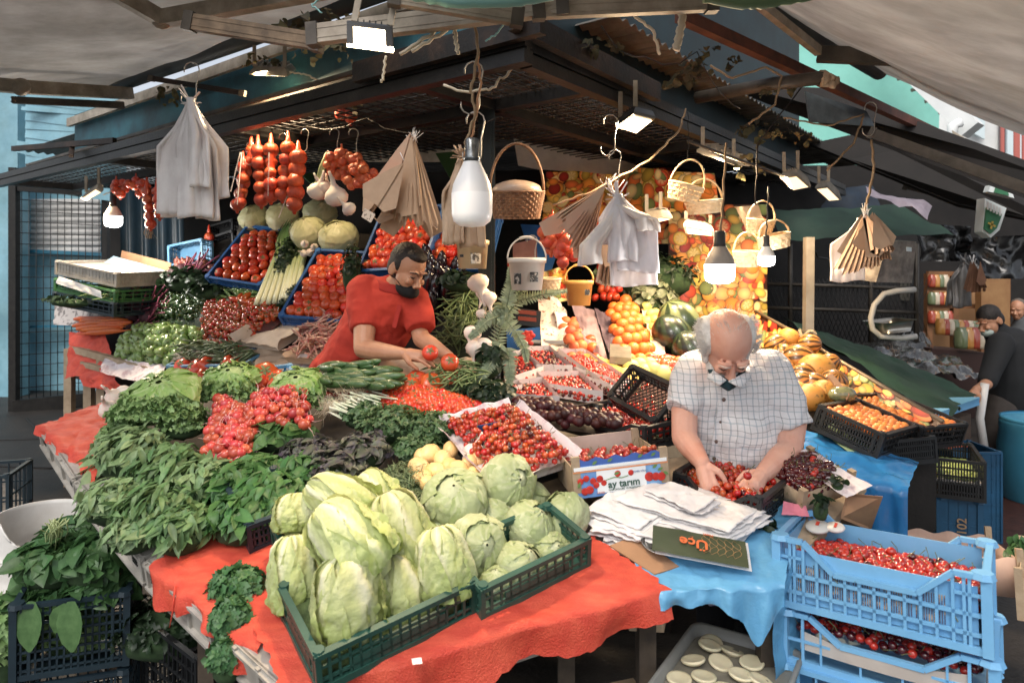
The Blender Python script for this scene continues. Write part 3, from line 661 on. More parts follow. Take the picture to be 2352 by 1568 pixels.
# ---- leafy heads (romaine, iceberg, cabbage): leaves wrapped round a core, local z from butt to tip
def mixc(a, b, t): t = min(max(t, 0), 1); return tuple(a[i]*(1-t)+b[i]*t for i in range(3))
def interp(pr, t):
 for (a, x), (b, y) in zip(pr, pr[1:]):
  if t <= b: return x+(y-x)*(t-a)/(b-a)
 return pr[-1][1]
def leafhead(Rr, L, prof, nleaf, c_white, c_mid, c_tip, ruf=.012, span=1.1, ribw=.2, vein=.1, seed=0, curl=.01):
 mb = MB(); mb.col = c_mid
 mb.lathe([(Rr*.93*interp(prof, t/12), L*t/12) for t in range(13)], 20, cols=[mixc(c_white, c_mid, t/8) for t in range(13)])
 mb.col = None
 for k in range(nleaf):
  a0 = k*2.4+seed; off = .0025+.0022*k; sp = span*(.8+.3*R.random()); vt = .86+.16*R.random(); sd_ = seed*3.1+k*7.7
  def fn(u, v):
   w_ = (u*2-1); t = v*vt; r = Rr*interp(prof, min(t, 1))+off; a = a0+w_*sp*(.35+.65*math.sin(min(1, .15+v)*PI*.5))
   e = (abs(w_)**3)*curl+max(0, v-.72)*curl*2.2
   n1 = noise.noise(V((w_*3+sd_, v*4, 1)))*ruf*(.25+v*v); n2 = noise.noise(V((w_*11+sd_, v*13, 4)))*ruf*.55*(abs(w_)**2+v*v+.15)
   rib = math.exp(-(w_/ribw)**2)*.005*(1-v)*(1 if ribw > .1 else .5)
   vn = .001*math.sin((v*2.2+abs(w_)*1.0)*18)
   r += e+n1+n2+rib+vn
   return V((r*math.cos(a), r*math.sin(a), L*(t+noise.noise(V((w_*5, sd_, 2)))*.035*v)))
  def cf(u, v):
   w_ = u*2-1; rb = math.exp(-(w_/(ribw*(1.25-v)))**2)*(1-v)**.5
   c = mixc(c_mid, c_tip, (v**1.6)*.75+.35*abs(w_)**2+.3*noise.noise(V((w_*2, v*3, sd_))))
   vv = max(0, math.sin((v*2.2+abs(w_)*1.0)*18))**6*vein
   return mixc(c, c_white, rb*.95+vv)
  mb.grid(fn, 18, 22, cf)
 return mb
M_let = mat('lettuce_leaf', '#ffffff', rough=.42, vcol=True, rnd=.12, trans=.22, bump=.35, bs=70, spec=.4)
ROM = [proto('romaine_mesh', leafhead(.058, .27, [(0, .1), (.035, .38), (.12, .66), (.3, .85), (.55, 1), (.75, .95), (.9, .7), (1, .3)], 8, (.76, .75, .56), (.58, .61, .31), (.34, .42, .12), .013, 1.15, .24, .22, s), M_let) for s in (0, 1.3, 2.9)]
ICE = [proto('iceberg_mesh', leafhead(.076, .15, [(0, .02), (.05, .45), (.1, .66), (.25, .9), (.5, 1), (.7, .92), (.88, .62), (1, .05)], 7, (.72, .72, .55), (.53, .57, .36), (.34, .41, .19), .008, 1.5, .09, .35, s, .006), M_let) for s in (0, 1.1, 2.3)]
CAB = [proto('cabbage_mesh', leafhead(.1, .19, [(0, .02), (.05, .45), (.1, .66), (.25, .9), (.5, 1), (.7, .92), (.88, .62), (1, .05)], 6, (.80, .76, .56), (.68, .66, .43), (.50, .51, .28), .006, 1.6, .1, .4, s, .005), M_let) for s in (0, 1.6)]

# ---- leafy bunches
def leafmat(n, c1, c2, isl=.4, rough=.45, trans=.3): return mat(n, c1, c2, rough=rough, ns=30, island=isl, trans=trans, spec=.45)
M_mint = leafmat('mint_leaf', '#6e9250', '#4d7334', .55); M_mint2 = leafmat('tarragon_leaf', '#8ba56a', '#688849', .55)
M_basil = leafmat('basil_leaf', '#4c8232', '#396826'); M_pars = leafmat('parsley_leaf', '#5b7d45', '#446835'); M_spin = leafmat('spinach_leaf', '#4f7d3a', '#3a642d')
M_purp = leafmat('purple_basil_leaf', '#53485a', '#5f6a4c', .6); M_ros = leafmat('herb_needle', '#7d8f5c', '#5f7545', .5)
M_cel = leafmat('celery_leaf', '#4c8040', '#3b6c34'); M_fris = leafmat('curly_lettuce_leaf', '#93b565', '#6f9643'); M_dark = leafmat('dark_herb_leaf', '#2b4324', '#1e331b'); M_fern = leafmat('fern_leaflet', '#9aa984', '#7f9168', .3)
M_stk = mat('pale_stalk', '#a9b878', '#8ea35c', rough=.5)
OVAL = (.1, .85, 1, .7, 0); ROUND = (.15, .95, 1.05, .8, .1); LOBE = (.2, 1, .45, .95, .3, .6, 0); NEED = (.5, 1, .6, 0)
def bunch(name, label, cat, c, rad, n, LL, LW, m, shape=OVAL, flow=(0, 0, 0), out=1.0, up=.3, group=None, stalks=0, wave=.05, bend=.6, rnd=.85, core=True, M=None, stalkdir=None):
 c = V(c); mb = MB(); rx, ry, rz = rad; flow = V(flow)
 for i in range(n):
  a = R.random()*2*PI; zz = R.uniform(-.15, 1)**1; zz = max(-.1, zz); q = math.sqrt(max(0, 1-zz*zz))
  d = V((q*math.cos(a), q*math.sin(a), zz)); k = R.uniform(.62, 1.0)
  p = V((d.x*rx, d.y*ry, d.z*rz))*k
  nrm = (V((d.x/rx, d.y/ry, d.z/rz)).normalized()+V((R.gauss(0, .25), R.gauss(0, .25), .3))).normalized()
  tdir = (V((d.x, d.y, up))*out+flow+V((R.gauss(0, rnd), R.gauss(0, rnd), R.gauss(0, rnd)*.7)))
  tdir = tdir-nrm*tdir.dot(nrm)*.6
  if tdir.length < 1e-3: continue
  s = R.uniform(.45, 1.35); pp = (M @ p if M else p)
  mb.leaf(pp-tdir.normalized()*LL*.4*s, tdir, nrm, LL*s, LW*s*R.uniform(.8, 1.1), R.uniform(.1, bend*2), .2, wave=wave, shape=shape)
 mb2 = None
 o = mb.obj(name, m); o.location = c; tag(o, label, cat, group)
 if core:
  kb = MB(); kb.ball((0, 0, -.02), (rx*.8, ry*.8, rz*.72), 12, 8, f=lambda v: 1+.2*nz(v, 3, n)); kb.obj('shade_core', M_darkcore, o)
 if stalks:
  sb = MB(); sdv = V(stalkdir or (-.1, -.2, .1))
  for i in range(stalks):
   a = V((R.gauss(0, rx*.1), R.gauss(0, ry*.1), rz*.5)); sb.tube([a-sdv*.1, a+sdv*.5+V((R.gauss(0, .01), R.gauss(0, .01), .01)), a+sdv+V((R.gauss(0, rx*.2), R.gauss(0, ry*.2), 0))], .0022, 4)
  sb.obj('stalks', M_stk, o)
 return o
M_darkcore = mat('shaded_foliage', '#2a4a1c', '#1d3714', rough=.9, ns=30)  # dark green core; shade between the leaves is put into its colour
# ---- other helpers
def hook(label, top, s=.12, name='hook'):
 t = V(top); mb = MB(); pts = []
 for k in range(7): a = PI*(1-k/6)*1.1; pts.append((s*.2*math.cos(a)+0, 0, -s*.12+s*.2*math.sin(a)))
 pts += [(s*.12, 0, -s*.5)]
 for k in range(7): a = PI*k/6*1.1; pts.append((-s*.08+s*.2*math.cos(a), 0, -s*.85-s*.2*math.sin(a)))
 mb.tube(pts, .0028, 5); o = mb.obj(name, M_wire); o.location = t; return tag(o, label, 'hook')
def cord(label, pts, r=.005, m=None, sag=0, name='cord', cat='cord'):
 pts = [V(p) for p in pts]; q = []
 for a, b in zip(pts, pts[1:]):
  for k in range(6): t = k/6; q.append(a.lerp(b, t)+Z*(-sag*math.sin(PI*t))+V((.003*math.sin(k*2+a.x*50), 0, .003*math.cos(k*3+a.z*50))))
 q.append(pts[-1]); mb = MB(); mb.tube(q, r, 5); o = mb.obj(name, m or mat('tan_cord', '#9c8263', '#7d6549', rough=.8), loc=q[0]); return tag(o, label, cat)
FONT = None
def text(parent, s, M, size, m, bold=0, name='lettering', shear=0):
 cu = bpy.data.curves.new(name, 'FONT'); cu.body = s; cu.size = size; cu.align_x = 'CENTER'; cu.align_y = 'CENTER'; cu.offset = bold; cu.shear = shear; cu.extrude = .0006
 o = bpy.data.objects.new(name, cu); COL.objects.link(o); dg = bpy.context.evaluated_depsgraph_get()
 me = bpy.data.meshes.new_from_object(o.evaluated_get(dg)); bpy.data.objects.remove(o); me.materials.append(m)
 t = bpy.data.objects.new(name, me); COL.objects.link(t); t.parent = parent
 t.matrix_basis = M; return t
# ================================================================= FOREGROUND TABLE
M_redc = mat('red_raffia_mesh', '#ee5c3c', '#d8412a', rough=.55, ns=12, bump=.5, bs=170, trans=.12, contrast=(.3, .6), stretch=(1, 3, 1), dirt=.12)
M_lil = mat('lilac_print_paper', '#dcd2d4', '#b9a3ab', rough=.7, ns=14, contrast=(.5, .62), bump=.15)
M_shadew = mat('worn_shade_wood', '#4f4336', '#352c24', rough=.85, ns=12, dirt=.3)  # worn leg wood, darkened in colour for the shade beneath the tables
tb = empty('market_table', 'sloping market table of boards on trestles under the greens', 'table', loc=V((-.6, 2.6, 0)))
q = [T1(110, 985, -.14), T1(655, 1600, -.13), T1(1525, 1352, -.13), T1(1330, 905, -.13), T1(700, 880, -.13)]
mb = MB(); n = len(q); mb.add(q+[p-Z*.03 for p in q], [tuple(range(n))[::-1], tuple(range(n, 2*n))]+[(i, (i+1) % n, (i+1) % n+n, i+n) for i in range(n)])
mb.obj('table_top', mat('grey_boards', '#6b6258', '#514940', rough=.8, ns=10), tb, smooth=False)
for (x, y) in ((200, 1010), (480, 1350), (680, 1520), (1300, 1400), (1480, 1340), (1250, 1000)):
 p = T1(x, y, -.16); mb = MB(); mb.bar((p.x, p.y, 0), p, .05); mb.obj('leg', M_shadew, tb, smooth=False)
mb = MB(); a = T1(680, 1560, -.2); c = T1(1500, 1370, -.2); mb.bar((a.x+.05, a.y+.05, .3), (c.x-.05, c.y+.02, .34), .04, .09); mb.obj('stretcher', M_wood, tb, smooth=False)
tag(panel('plank', [PZ(1440, 1420, .62), PZ(1530, 1428, .62), PZ(1525, 1452, .62), PZ(1445, 1448, .62)], M_wood, .03), 'short plank end sticking out under the red cloth corner', 'plank')
# upside-down grey trays edging the table
tr = [(88, 968), (172, 1092), (330, 1275), (490, 1425), (655, 1575)]
labs = ['grey plastic tray edging the table beneath the far red cloth', 'grey plastic tray edging the table beside the pale long leaves', 'grey plastic tray edging the table above the spinach crate', 'grey plastic tray with square holes below the hanging celery leaves']
def tray(label, A, B, C, Hh=.1):
 M, L, W = frame(A, B, C)
 M = M @ Matrix.Translation((0, 0, -Hh)); r = empty('plastic_tray', label, 'tray', 'grey trays edging the table', M=M)
 mb = MB(); fl = .012
 mb.box((L/2, W/2, Hh-.004), (L-.012, W-.01, .008)); mb.box((L/2, .006, Hh/2), (L-.02, .008, Hh)); mb.box((.006, W/2, Hh/2), (.008, W-.02, Hh)); mb.box((L-.006, W/2, Hh/2), (.008, W-.02, Hh)); mb.obj('shell', M_grayp, r, smooth=False)
 mb = MB()
 for z, t in ((.006, .02), (Hh*.86, .014)): mb.box((L/2, -.002, z), (L, t, .01))
 for x in (.012, L*.33, L*.66, L-.012): mb.box((x, -.001, Hh/2), (.014, .012, Hh*.96))
 mb.obj('rib', M_grayp, r, smooth=False)
 mb = MB()
 for x0 in (L*.08, L*.84):
  for i in range(4):
   for j in range(4): mb.box((x0+i*.0105, .0005, Hh*.35+j*.0105), (.006, .004, .006))
 mb.obj('ventilation_grid', M_blackp, r, smooth=False)
for k, lab in enumerate(labs):
 A, B = T1(*tr[k]), T1(*tr[k+1]); C = A+V((.9, .35, .2)); tray(lab, A.lerp(B, .01)-Z*.012, A.lerp(B, .985)-Z*.012, A+(V((.33, .12, .02))))
A, B = T1(670, 1545, -.012), T1(1105, 1470, -.012); 
tray('grey plastic tray under the front of the romaine crate', A, B, A+V((-.2, .3, .09)))
A, B = T1(1125, 1465, -.012), T1(1500, 1345, -.012); tray('grey plastic tray under the red cloth corner beneath the iceberg crate', A, B, A+V((-.2, .3, .09)))

def drape(name, label, quad, hang, m, nu=40, nv=24, amp=.01, fr=6, seed=0, hf=.25, edge=.03, cat='cloth', slack=0, backhang=0):
 a, b, c, d = [V(p) for p in quad]; n = (b-a).cross(d-a).normalized(); n = n if n.z > 0 else -n; out = -((d-a)+(c-b)).normalized(); out.z = 0; out.normalize()
 def fn(u, v):
  if v < hf:
   t = 1-v/hf; p = a.lerp(b, u); h = (hang(u) if callable(hang) else hang)
   h *= 1+.25*nz((u*6, seed, 0))+edge*4*nz((u*40, seed, 0))
   return p+out*(.02+.014*math.sin(u*26+seed)*t+.02*nz((u*9, t, seed)))+Z*(-h*t)+Z*(.006*(1-t))
  w_ = (v-hf)/(1-hf); p = a.lerp(b, u).lerp(d.lerp(c, u), w_)
  e = edge*(nz((v*14, seed, 3))) if u in (0, 1) else 0
  p = p+(b-a).normalized()*e
  return p+n*(.006+amp*(nz(p, fr, seed)+.5*nz(p, fr*2.3, seed+4)+.3*nz(p, fr*5, seed)))
 mb = MB(); mb.grid(fn, nu, nv); return tag(mb.obj(name, m), label, cat)
drape('mesh_cloth', 'red raffia cloth at the far corner of the greens table, beside the garlic', [T1(95, 975), T1(208, 1072), T1(330, 985), T1(250, 925)], .03, M_redc, seed=1, amp=.012, hf=.15)
drape('mesh_cloth', 'small red raffia flap hanging between two grey trays near the pale leaves', [T1(165, 1020, .01), T1(225, 1090, .01), T1(300, 1010, .015), T1(200, 975, .015)], .05, M_redc, 20, 14, seed=3)
drape('mesh_cloth', 'red raffia cloth with torn hanging strips below the basil, above the celery leaves', [T1(355, 1290, .004), T1(600, 1480, .004), T1(760, 1300, .004), T1(500, 1200, .004)], lambda u: .07+.03*math.sin(u*9), M_redc, seed=5, amp=.01)
drape('mesh_cloth', 'large red raffia cloth spread under both green crates and over the front edge', [T1(645, 1585, .008), T1(1530, 1345, .008), T1(1350, 1225, .008), T1(560, 1380, .008)], lambda u: .13*(1-u*.35), M_redc, 90, 40, seed=8, amp=.009, fr=5, hf=.3)
mb = MB()
for k, (x, y) in enumerate(((402, 1345), (490, 1395), (520, 1400))):
 p = T1(x, y); mb.tube([p, p-Z*.06+V((.004, -.02, 0)), p-Z*.11+V((-.006, -.02, 0))], [.004, .003, .001], 4)
tag(mb.obj('raffia_strand', M_redc), 'frayed red raffia strands dangling over the table edge', 'strand')
tag(sheet('paper_scrap', [T1(945, 1512, .03), T1(968, 1510, .03), T1(970, 1524, .03), T1(948, 1526, .03)], 4, 4, M_white, .004), 'tiny white scrap lying on the red cloth in front', 'scrap')
# ---- romaine crate and iceberg crate
A, B, C = T1(735, 1592, .01), T1(1102, 1434, .01), T1(595, 1443, .01)
r1, Mr, Lr, Wr = crate_at('vegetable_crate', 'green plastic crate full of romaine lettuce at the front of the table', A, B, C, .108, M_green, skew=.6, nh=2, nvl=16, nvw=10, group='green plastic crates of lettuce', band=.035, cat='crate')
A2, B2, C2 = T1(1108, 1424, .01), T1(1354, 1306, .01), T1(1010, 1330, .01)
r2, Mi, Li, Wi = crate_at('vegetable_crate', 'green plastic crate piled with pale round iceberg lettuces', A2, B2, C2, .098, M_green, skew=.4, nh=2, nvl=12, nvw=8, group='green plastic crates of lettuce', band=.03)
A3, B3, C3 = T1(640, 1275, .01), T1(760, 1200, .01), T1(618, 1235, .01)
crate_at('vegetable_crate', 'green plastic crate half hidden behind the upper romaine heads', T1(668, 1330, .01), T1(900, 1230, .01), T1(618, 1280, .01), .1, M_green, nh=2, nvl=10, nvw=5, group='green plastic crates of lettuce')
crate_at('vegetable_crate', 'dark teal plastic crate under the basil beside the torn red cloth', T1(578, 1272, .0), T1(700, 1225, .0), T1(470, 1190, .0), .1, M_navy, nh=3, nvl=12, nvw=12)
ml = MB(); ml.box((Lr/2, Wr/2, .04), (Lr-.03, Wr-.03, .06)); lin_ = ml.obj('liner', mat('dark_lettuce_leaves', '#3f5320', '#5e7530', rough=.9, ns=30, bump=.4), r1)
def head(me, name, x0, y0, x1, y1, d, group, label, cat='lettuce', s=1, roll=0, tilt=0):
 # butt at (x0, y0), tip at (x1, y1), scaled to the drawn length
 p0 = P(x0, y0, d); p1 = P(x1, y1, d-tilt); L = (p1-p0).length; base = .27 if me in ROM else (.15 if me in ICE else .19)
 k = L/base; rt = (p1-p0).normalized().to_track_quat('Z', 'X').to_matrix() @ Matrix.Rotation(roll, 3, 'Z')
 return place(me, name, xf(p0+V((0, .035, .012)), rt, (s, s, k)), label, cat, group)
gr = 'romaine heads in the front crate'
RS = [(780, 1300, 798, 1505, 1.72, 1.3, 'romaine lettuce standing butt up in the front corner of the green crate'),
      (662, 1250, 672, 1440, 1.86, 1.0, 'romaine lettuce at the outer side of the green crate, beside the celery leaves'),
      (720, 1190, 880, 1345, 1.80, 1.3, 'romaine lettuce lying on top with a torn drooping leaf'),
      (890, 1300, 930, 1470, 1.82, 1.0, 'slim romaine lettuce in the middle of the front row'),
      (1000, 1230, 1040, 1415, 1.86, 1.1, 'romaine lettuce with a loose green outer leaf beside the iceberg crate'),
      (880, 1150, 960, 1355, 1.93, 1.25, 'large pale romaine lettuce leaning over the middle of the crate'),
      (700, 1130, 865, 1225, 2.0, 1.1, 'romaine lettuce lying crosswise at the back of the crate'),
      (672, 1150, 670, 1250, 2.0, .95, 'small romaine lettuce peeping out beside the basil'),
      (820, 1110, 900, 1200, 2.15, 1.0, 'pale romaine butt behind the top lettuces next to the needle herb')]
for k, (x0, y0, x1, y1, d, s, lab) in enumerate(RS):
 head(ROM[k % 3], 'romaine_lettuce', x0, y0, x1, y1, d, gr, lab, s=s*.95, roll=(k*2.1+.4), tilt=.04)
gi = 'iceberg lettuces in the green crate'
IS = [(1045, 1150, 66, 2.16, 'largest iceberg lettuce leaning against the lemons'), (1165, 1110, 58, 2.28, 'darker green iceberg lettuce on top of the pile'), (1095, 1255, 62, 2.02, 'iceberg lettuce at the front of the pile beside the romaine'),
      (1140, 1192, 46, 2.2, 'pale iceberg lettuce in the middle of the pile'), (1218, 1208, 52, 2.14, 'iceberg lettuce showing its white underside and pink butt'), (1293, 1190, 52, 2.2, 'iceberg lettuce with a dark torn hole beside the white bags'),
      (1195, 1300, 50, 1.98, 'wrinkled iceberg lettuce low behind the front rim'), (1268, 1270, 42, 2.08, 'small iceberg lettuce at the corner near the brown cardboard'), (1145, 1335, 36, 1.93, 'half iceberg lettuce hanging over the front rim of the crate'),
      (1215, 1150, 42, 2.35, 'white iceberg lettuce behind the darker green one'), (985, 1215, 38, 2.2, 'dark iceberg lettuce low between romaine and the largest ball'), (1010, 1230, 40, 2.1, 'shaded iceberg lettuce under the largest one')]
for k, (x, y, r_, d, lab) in enumerate(IS):
 s = r_/FPX*d/.078; dr = V((R.uniform(-.6, .6), R.uniform(-.9, .1), R.uniform(.2, 1))).normalized(); rt = rotm(dr)
 place(ICE[k % 3], 'iceberg_lettuce', xf(P(x, y, d)-dr*.075*s, rt, s), lab, 'lettuce', gi)

# ---- the big leafy heap on the outer side
gb = 'mint bunches heaped over the table edge'
def bt(name, label, x, y, up, rpx, n, LL, LW, m, **k):
 c = T1(x, y, up); f = c.y/FPX; return bunch(name, label, 'herbs', c, (rpx[0]*f, rpx[2]*f if len(rpx) > 2 else rpx[0]*f, rpx[1]*f), n, LL, LW, m, **k)
fl = (-.5, -.8, -.5)
MI = [(300, 1040, 90, 'mint bunch at the far end of the heap, next to the curly lettuce'), (390, 1090, 100, 'mint bunch in the upper middle of the heap below the big curly lettuce'), (262, 1150, 75, 'mint bunch spilling over the table edge above the grey tray'),
      (360, 1180, 105, 'mint bunch in the centre of the heap with the palest leaves'), (470, 1110, 85, 'mint bunch leaning against the front radishes'), (420, 1215, 80, 'mint bunch drooping over the torn red cloth'), (310, 1220, 65, 'mint bunch hanging lowest over the edge beside the spinach crate')]
for k, (x, y, r_, lab) in enumerate(MI):
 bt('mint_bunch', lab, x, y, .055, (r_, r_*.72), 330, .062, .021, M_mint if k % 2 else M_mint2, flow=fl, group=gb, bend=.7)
for k, (x, y, r_, lab) in enumerate(((540, 1120, 75, 'basil bunch below the front radishes'), (620, 1150, 90, 'basil bunch beside the romaine crate, leaves hanging over the dark crate'), (560, 1190, 80, 'basil bunch hanging over the dark teal crate'), (690, 1090, 65, 'basil bunch between the mint and the purple basil'))):
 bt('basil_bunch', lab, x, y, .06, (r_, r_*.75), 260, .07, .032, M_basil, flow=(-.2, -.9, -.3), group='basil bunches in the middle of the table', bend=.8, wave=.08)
for k, (x, y, r_, lab) in enumerate(((640, 1000, 70, 'spinach bunch with round leaves between the two radish piles'), (590, 1075, 60, 'round leaf bunch in front of the lower radishes'))):
 bt('spinach_bunch', lab, x, y, .08, (r_, r_*.5), 130, .075, .045, leafmat('round_green_leaf', '#5b8a3a', '#43702b'), shape=ROUND, flow=(0, -.4, 0), group='round leaf bunches', bend=.6)
for k, (x, y, r_, lab) in enumerate(((720, 1045, 75, 'purple basil bunch nearer the round leaves'), (830, 1035, 75, 'purple basil bunch beside the parsley'), (770, 1075, 75, 'purple basil bunch behind the back romaine'))):
 bt('purple_basil_bunch', lab, x, y, .07, (r_, r_*.6), 230, .055, .024, M_purp, flow=(-.2, -.3, .2), group='purple basil bunches')
for k, (x, y, r_, lab) in enumerate(((900, 975, 85, 'parsley bunch behind the purple basil'), (990, 985, 75, 'parsley bunch beside the cherry tray'), (840, 950, 60, 'parsley bunch next to the spring onions'), (960, 1030, 60, 'parsley bunch just behind the lemons'))):
 bt('parsley_bunch', lab, x, y, .06, (r_, r_*.55), 420, .03, .026, M_pars, shape=LOBE, flow=(0, -.3, .1), group='parsley bunches', bend=.5, wave=.15)
for k, (x, y, r_, lab) in enumerate(((930, 1110, 70, 'fine needle leaved herb beside the lemons'), (900, 1155, 60, 'fine needle leaved herb behind the top romaine'), (965, 1160, 50, 'fine needle leaved herb against the largest iceberg'))):
 bt('tarragon_bunch', lab, x, y, .06, (r_, r_*.7), 620, .035, .004, M_ros, shape=NEED, flow=(.1, 0, .5), group='needle herb bunches', rnd=.9)
# pale long leaves at the table edge
mb = MB()
for k in range(9):
 p = T1(300+R.uniform(-40, 30), 1030+R.uniform(-20, 40), .03); q2 = T1(185+R.uniform(-15, 20), 1085+R.uniform(-20, 30), .01); d = q2-p; mb.leaf(p, d, (0, -.3, 1), d.length*1.1, .06, .4, .3, wave=.06, shape=(.3, .7, 1, .8, .2))
tag(mb.obj('chard_leaves', leafmat('pale_long_leaf', '#9db272', '#7d9a55', .2)), 'pale long chard leaves lying over the table edge by the red cloth', 'greens')
# curly lettuces
def frisee(x, y, rx, rz, d, lab, n=260):
 c = P(x, y, d); f = d/FPX; r = empty('curly_lettuce', lab, 'lettuce', 'pale curly lettuces behind the radishes', loc=c)
 core = leafhead(rx*f*.8, rz*f*1.1, [(0, .3), (.1, .7), (.3, 1), (.6, .95), (.85, .6), (1, .1)], 7, (.60, .66, .40), (.40, .52, .22), (.22, .38, .08), .02, 1.3, .12, .5, x*.1, .02)
 core.tf(Matrix.Translation(c+V((0, rx*f*.3, -rz*f*.45)))@Matrix.Rotation(.5, 4, 'X')); core.obj('heart', M_let, r)
 mb = MB(); 
 for i in range(n):
  a = R.uniform(0, 2*PI); k = R.uniform(.8, 1.12); p = c+V((math.cos(a)*rx*f*k*(1-.35*(i%3)/2), math.sin(a)*rx*f*.6*k-rx*f*.12, -rz*f*(.7-.75*(i%3)/2*R.random())))
  mb.leaf(p, (math.cos(a)+R.gauss(0, .8), math.sin(a)*.8+R.gauss(0, .8)-.2, R.gauss(0, .5)), (R.gauss(0, .4), R.gauss(-.2, .4), 1), .03, .03, .8, .35, wave=.4, shape=(.3, 1, .6, 1.1, .4, .8, .2))
 mb.obj('frilly_leaves', M_fris, r)
frisee(365, 905, 92, 55, 2.75, 'large pale curly lettuce behind the mint heap, between the garlic and the blue tomato crate', 900)
frisee(525, 872, 62, 45, 2.95, 'darker frilled curly lettuce in front of the beef tomatoes', 620)
frisee(680, 890, 68, 48, 2.95, 'curly lettuce between the two radish piles and the cucumbers', 560)
bt('curly_parsley', 'curly green tuft at the edge of the far red cloth', 250, 1010, .05, (28, 36), 160, .02, .02, M_fris, shape=LOBE, wave=.4)
for k, (x, y, r_, l_) in enumerate(((300, 965, 50, 'curly leaf lettuce under the large pale curly lettuce, garlic side'), (420, 975, 60, 'curly leaf lettuce between the large curly lettuce and the radishes'))):
 bt('leaf_lettuce', l_, x, y, .07, (r_, r_*.5), 200, .04, .035, M_fris, shape=LOBE, wave=.4, group='curly leaf lettuces')
# radishes
for (qs, nu, nv, lab) in ((((468, 1040), (560, 1050), (600, 960), (500, 905)), 8, 9, 'round red radish with a white tail in the front radish pile'), (((520, 985), (720, 985), (700, 895), (600, 895)), 9, 6, 'round pink radish in the radish pile beside the spring onions')):
 fn = patch(*[T1(x, y, .12) for x, y in qs], bulge=.03)
 for up in (0, -.025): scat(RAD, 'radish', lab, 'radish', 'radishes', (lambda u, v: fn(u, v)+Z*up), nu-(1 if up else 0), nv-(1 if up else 0), .3, (.8, 1.35), zj=.008)
place(RAD[0], 'radish', xf(T1(518, 928, .16), rotm((0, -.3, 1)), 1.2), 'single radish sitting highest behind the front radish pile', 'radish', 'radishes')
bt('radish_greens', 'radish leaves under the red radishes', 600, 960, .05, (120, 22, 70), 240, .05, .03, M_basil, shape=ROUND)
# spring onions
for k in range(3):
 c = T1(770+k*32, 930-k*8, .1); mb = MB(); mb.cur = 0
 for i in range(26):
  a = R.uniform(-.8, .8); p = c+V((R.gauss(0, .02), R.gauss(0, .03), R.gauss(0, .012))); d = V((.6+R.gauss(0, .15), -.2+R.gauss(0, .2), -.15))
  mb.cur = 0; mb.tube([p, p+d*.025, p+d*.11], [.006, .005, .004], 5); mb.cur = 1
  for j in range(3): mb.tube([p, p-V((.015+R.random()*.02, R.gauss(0, .015), R.gauss(0, .015))), p-V((.03+R.random()*.025, R.gauss(0, .03), R.gauss(0, .03)))], .0006, 3, False)
 tag(mb.obj('spring_onion_bunch', [mat('onion_white', '#e5e0cc', '#b9c79a', rough=.4, ns=10), mat('root_hair', '#d6c6ab', rough=.8)]), ['spring onion bunch with white root hair nearest the radishes', 'spring onion bunch in the middle of three beside the parsley', 'spring onion bunch nearest the cherry tomatoes'][k], 'spring onions', 'spring onion bunches')
# lemons, garlic
LE = [(988, 1043, 24), (1017, 1055, 22), (962, 1075, 25), (1000, 1083, 22), (1053, 1078, 22), (1035, 1032, 18), (968, 1048, 18), (1078, 1063, 18), (1090, 1090, 20), (1020, 1100, 23), (1048, 1108, 23), (985, 1112, 20), (1072, 1105, 20), (1098, 1052, 16), (975, 1098, 18), (1030, 1070, 18), (960, 1100, 16)]
for x, y, r_ in LE:
 c = T1(x, y, .085); f = c.y/FPX; place(LEM[0], 'lemon', xf(c, rotm((R.gauss(0, 1), -1, R.gauss(0, .6))), r_*f/.0315), 'yellow lemon in the heap between the parsley and the icebergs', 'lemon', 'lemons')
GA = [(1085, 1035, 20, .09), (1104, 1022, 19, .1), (1075, 1055, 14, .09), (1118, 1048, 17, .08), (1125, 1075, 19, .07), (1108, 1092, 17, .06)]
for x, y, r_, up in GA:
 c = T1(x, y, up); f = c.y/FPX; place(GAR[R.randrange(3)], 'garlic_bulb', xf(c, rotm((R.gauss(0, .6), R.gauss(0, .6)-.5, 1)), r_*f/.026), 'white garlic bulb between the lemons and the cherry tray', 'garlic', 'garlic bulbs beside the lemons')
for k, (x, y, r_) in enumerate(((262, 912, 20), (250, 940, 20), (285, 905, 14))):
 place(GAR[k], 'garlic_bulb', xf(T1(x, y, .06), rotm((R.gauss(0, 1), -.6, .6)), 1.5), ['upper garlic bulb on the far red cloth', 'lower garlic bulb on the far red cloth', 'garlic bulb half hidden by the large curly lettuce'][k], 'garlic', 'garlic bulbs on the far red cloth')
# hanging celery leaves over the front edge
for k, (x, y, d, r_, dz, lab) in enumerate(((545, 1350, 1.95, 70, 50, 'celery leaf bunch lying on the edge of the torn red cloth'), (530, 1430, 1.85, 50, 60, 'celery leaf bunch hanging in the middle of the table edge'), (520, 1515, 1.8, 40, 55, 'celery leaf bunch hanging lowest at the table edge'))):
 f = d/FPX; bunch('celery_bunch', lab, 'herbs', P(x, y, d), (r_*f, r_*f*.7, dz*f), 300, .038, .032, M_cel, shape=LOBE, flow=(-.1, -.5, -.8), group='celery leaf bunches over the edge', wave=.12, up=0)

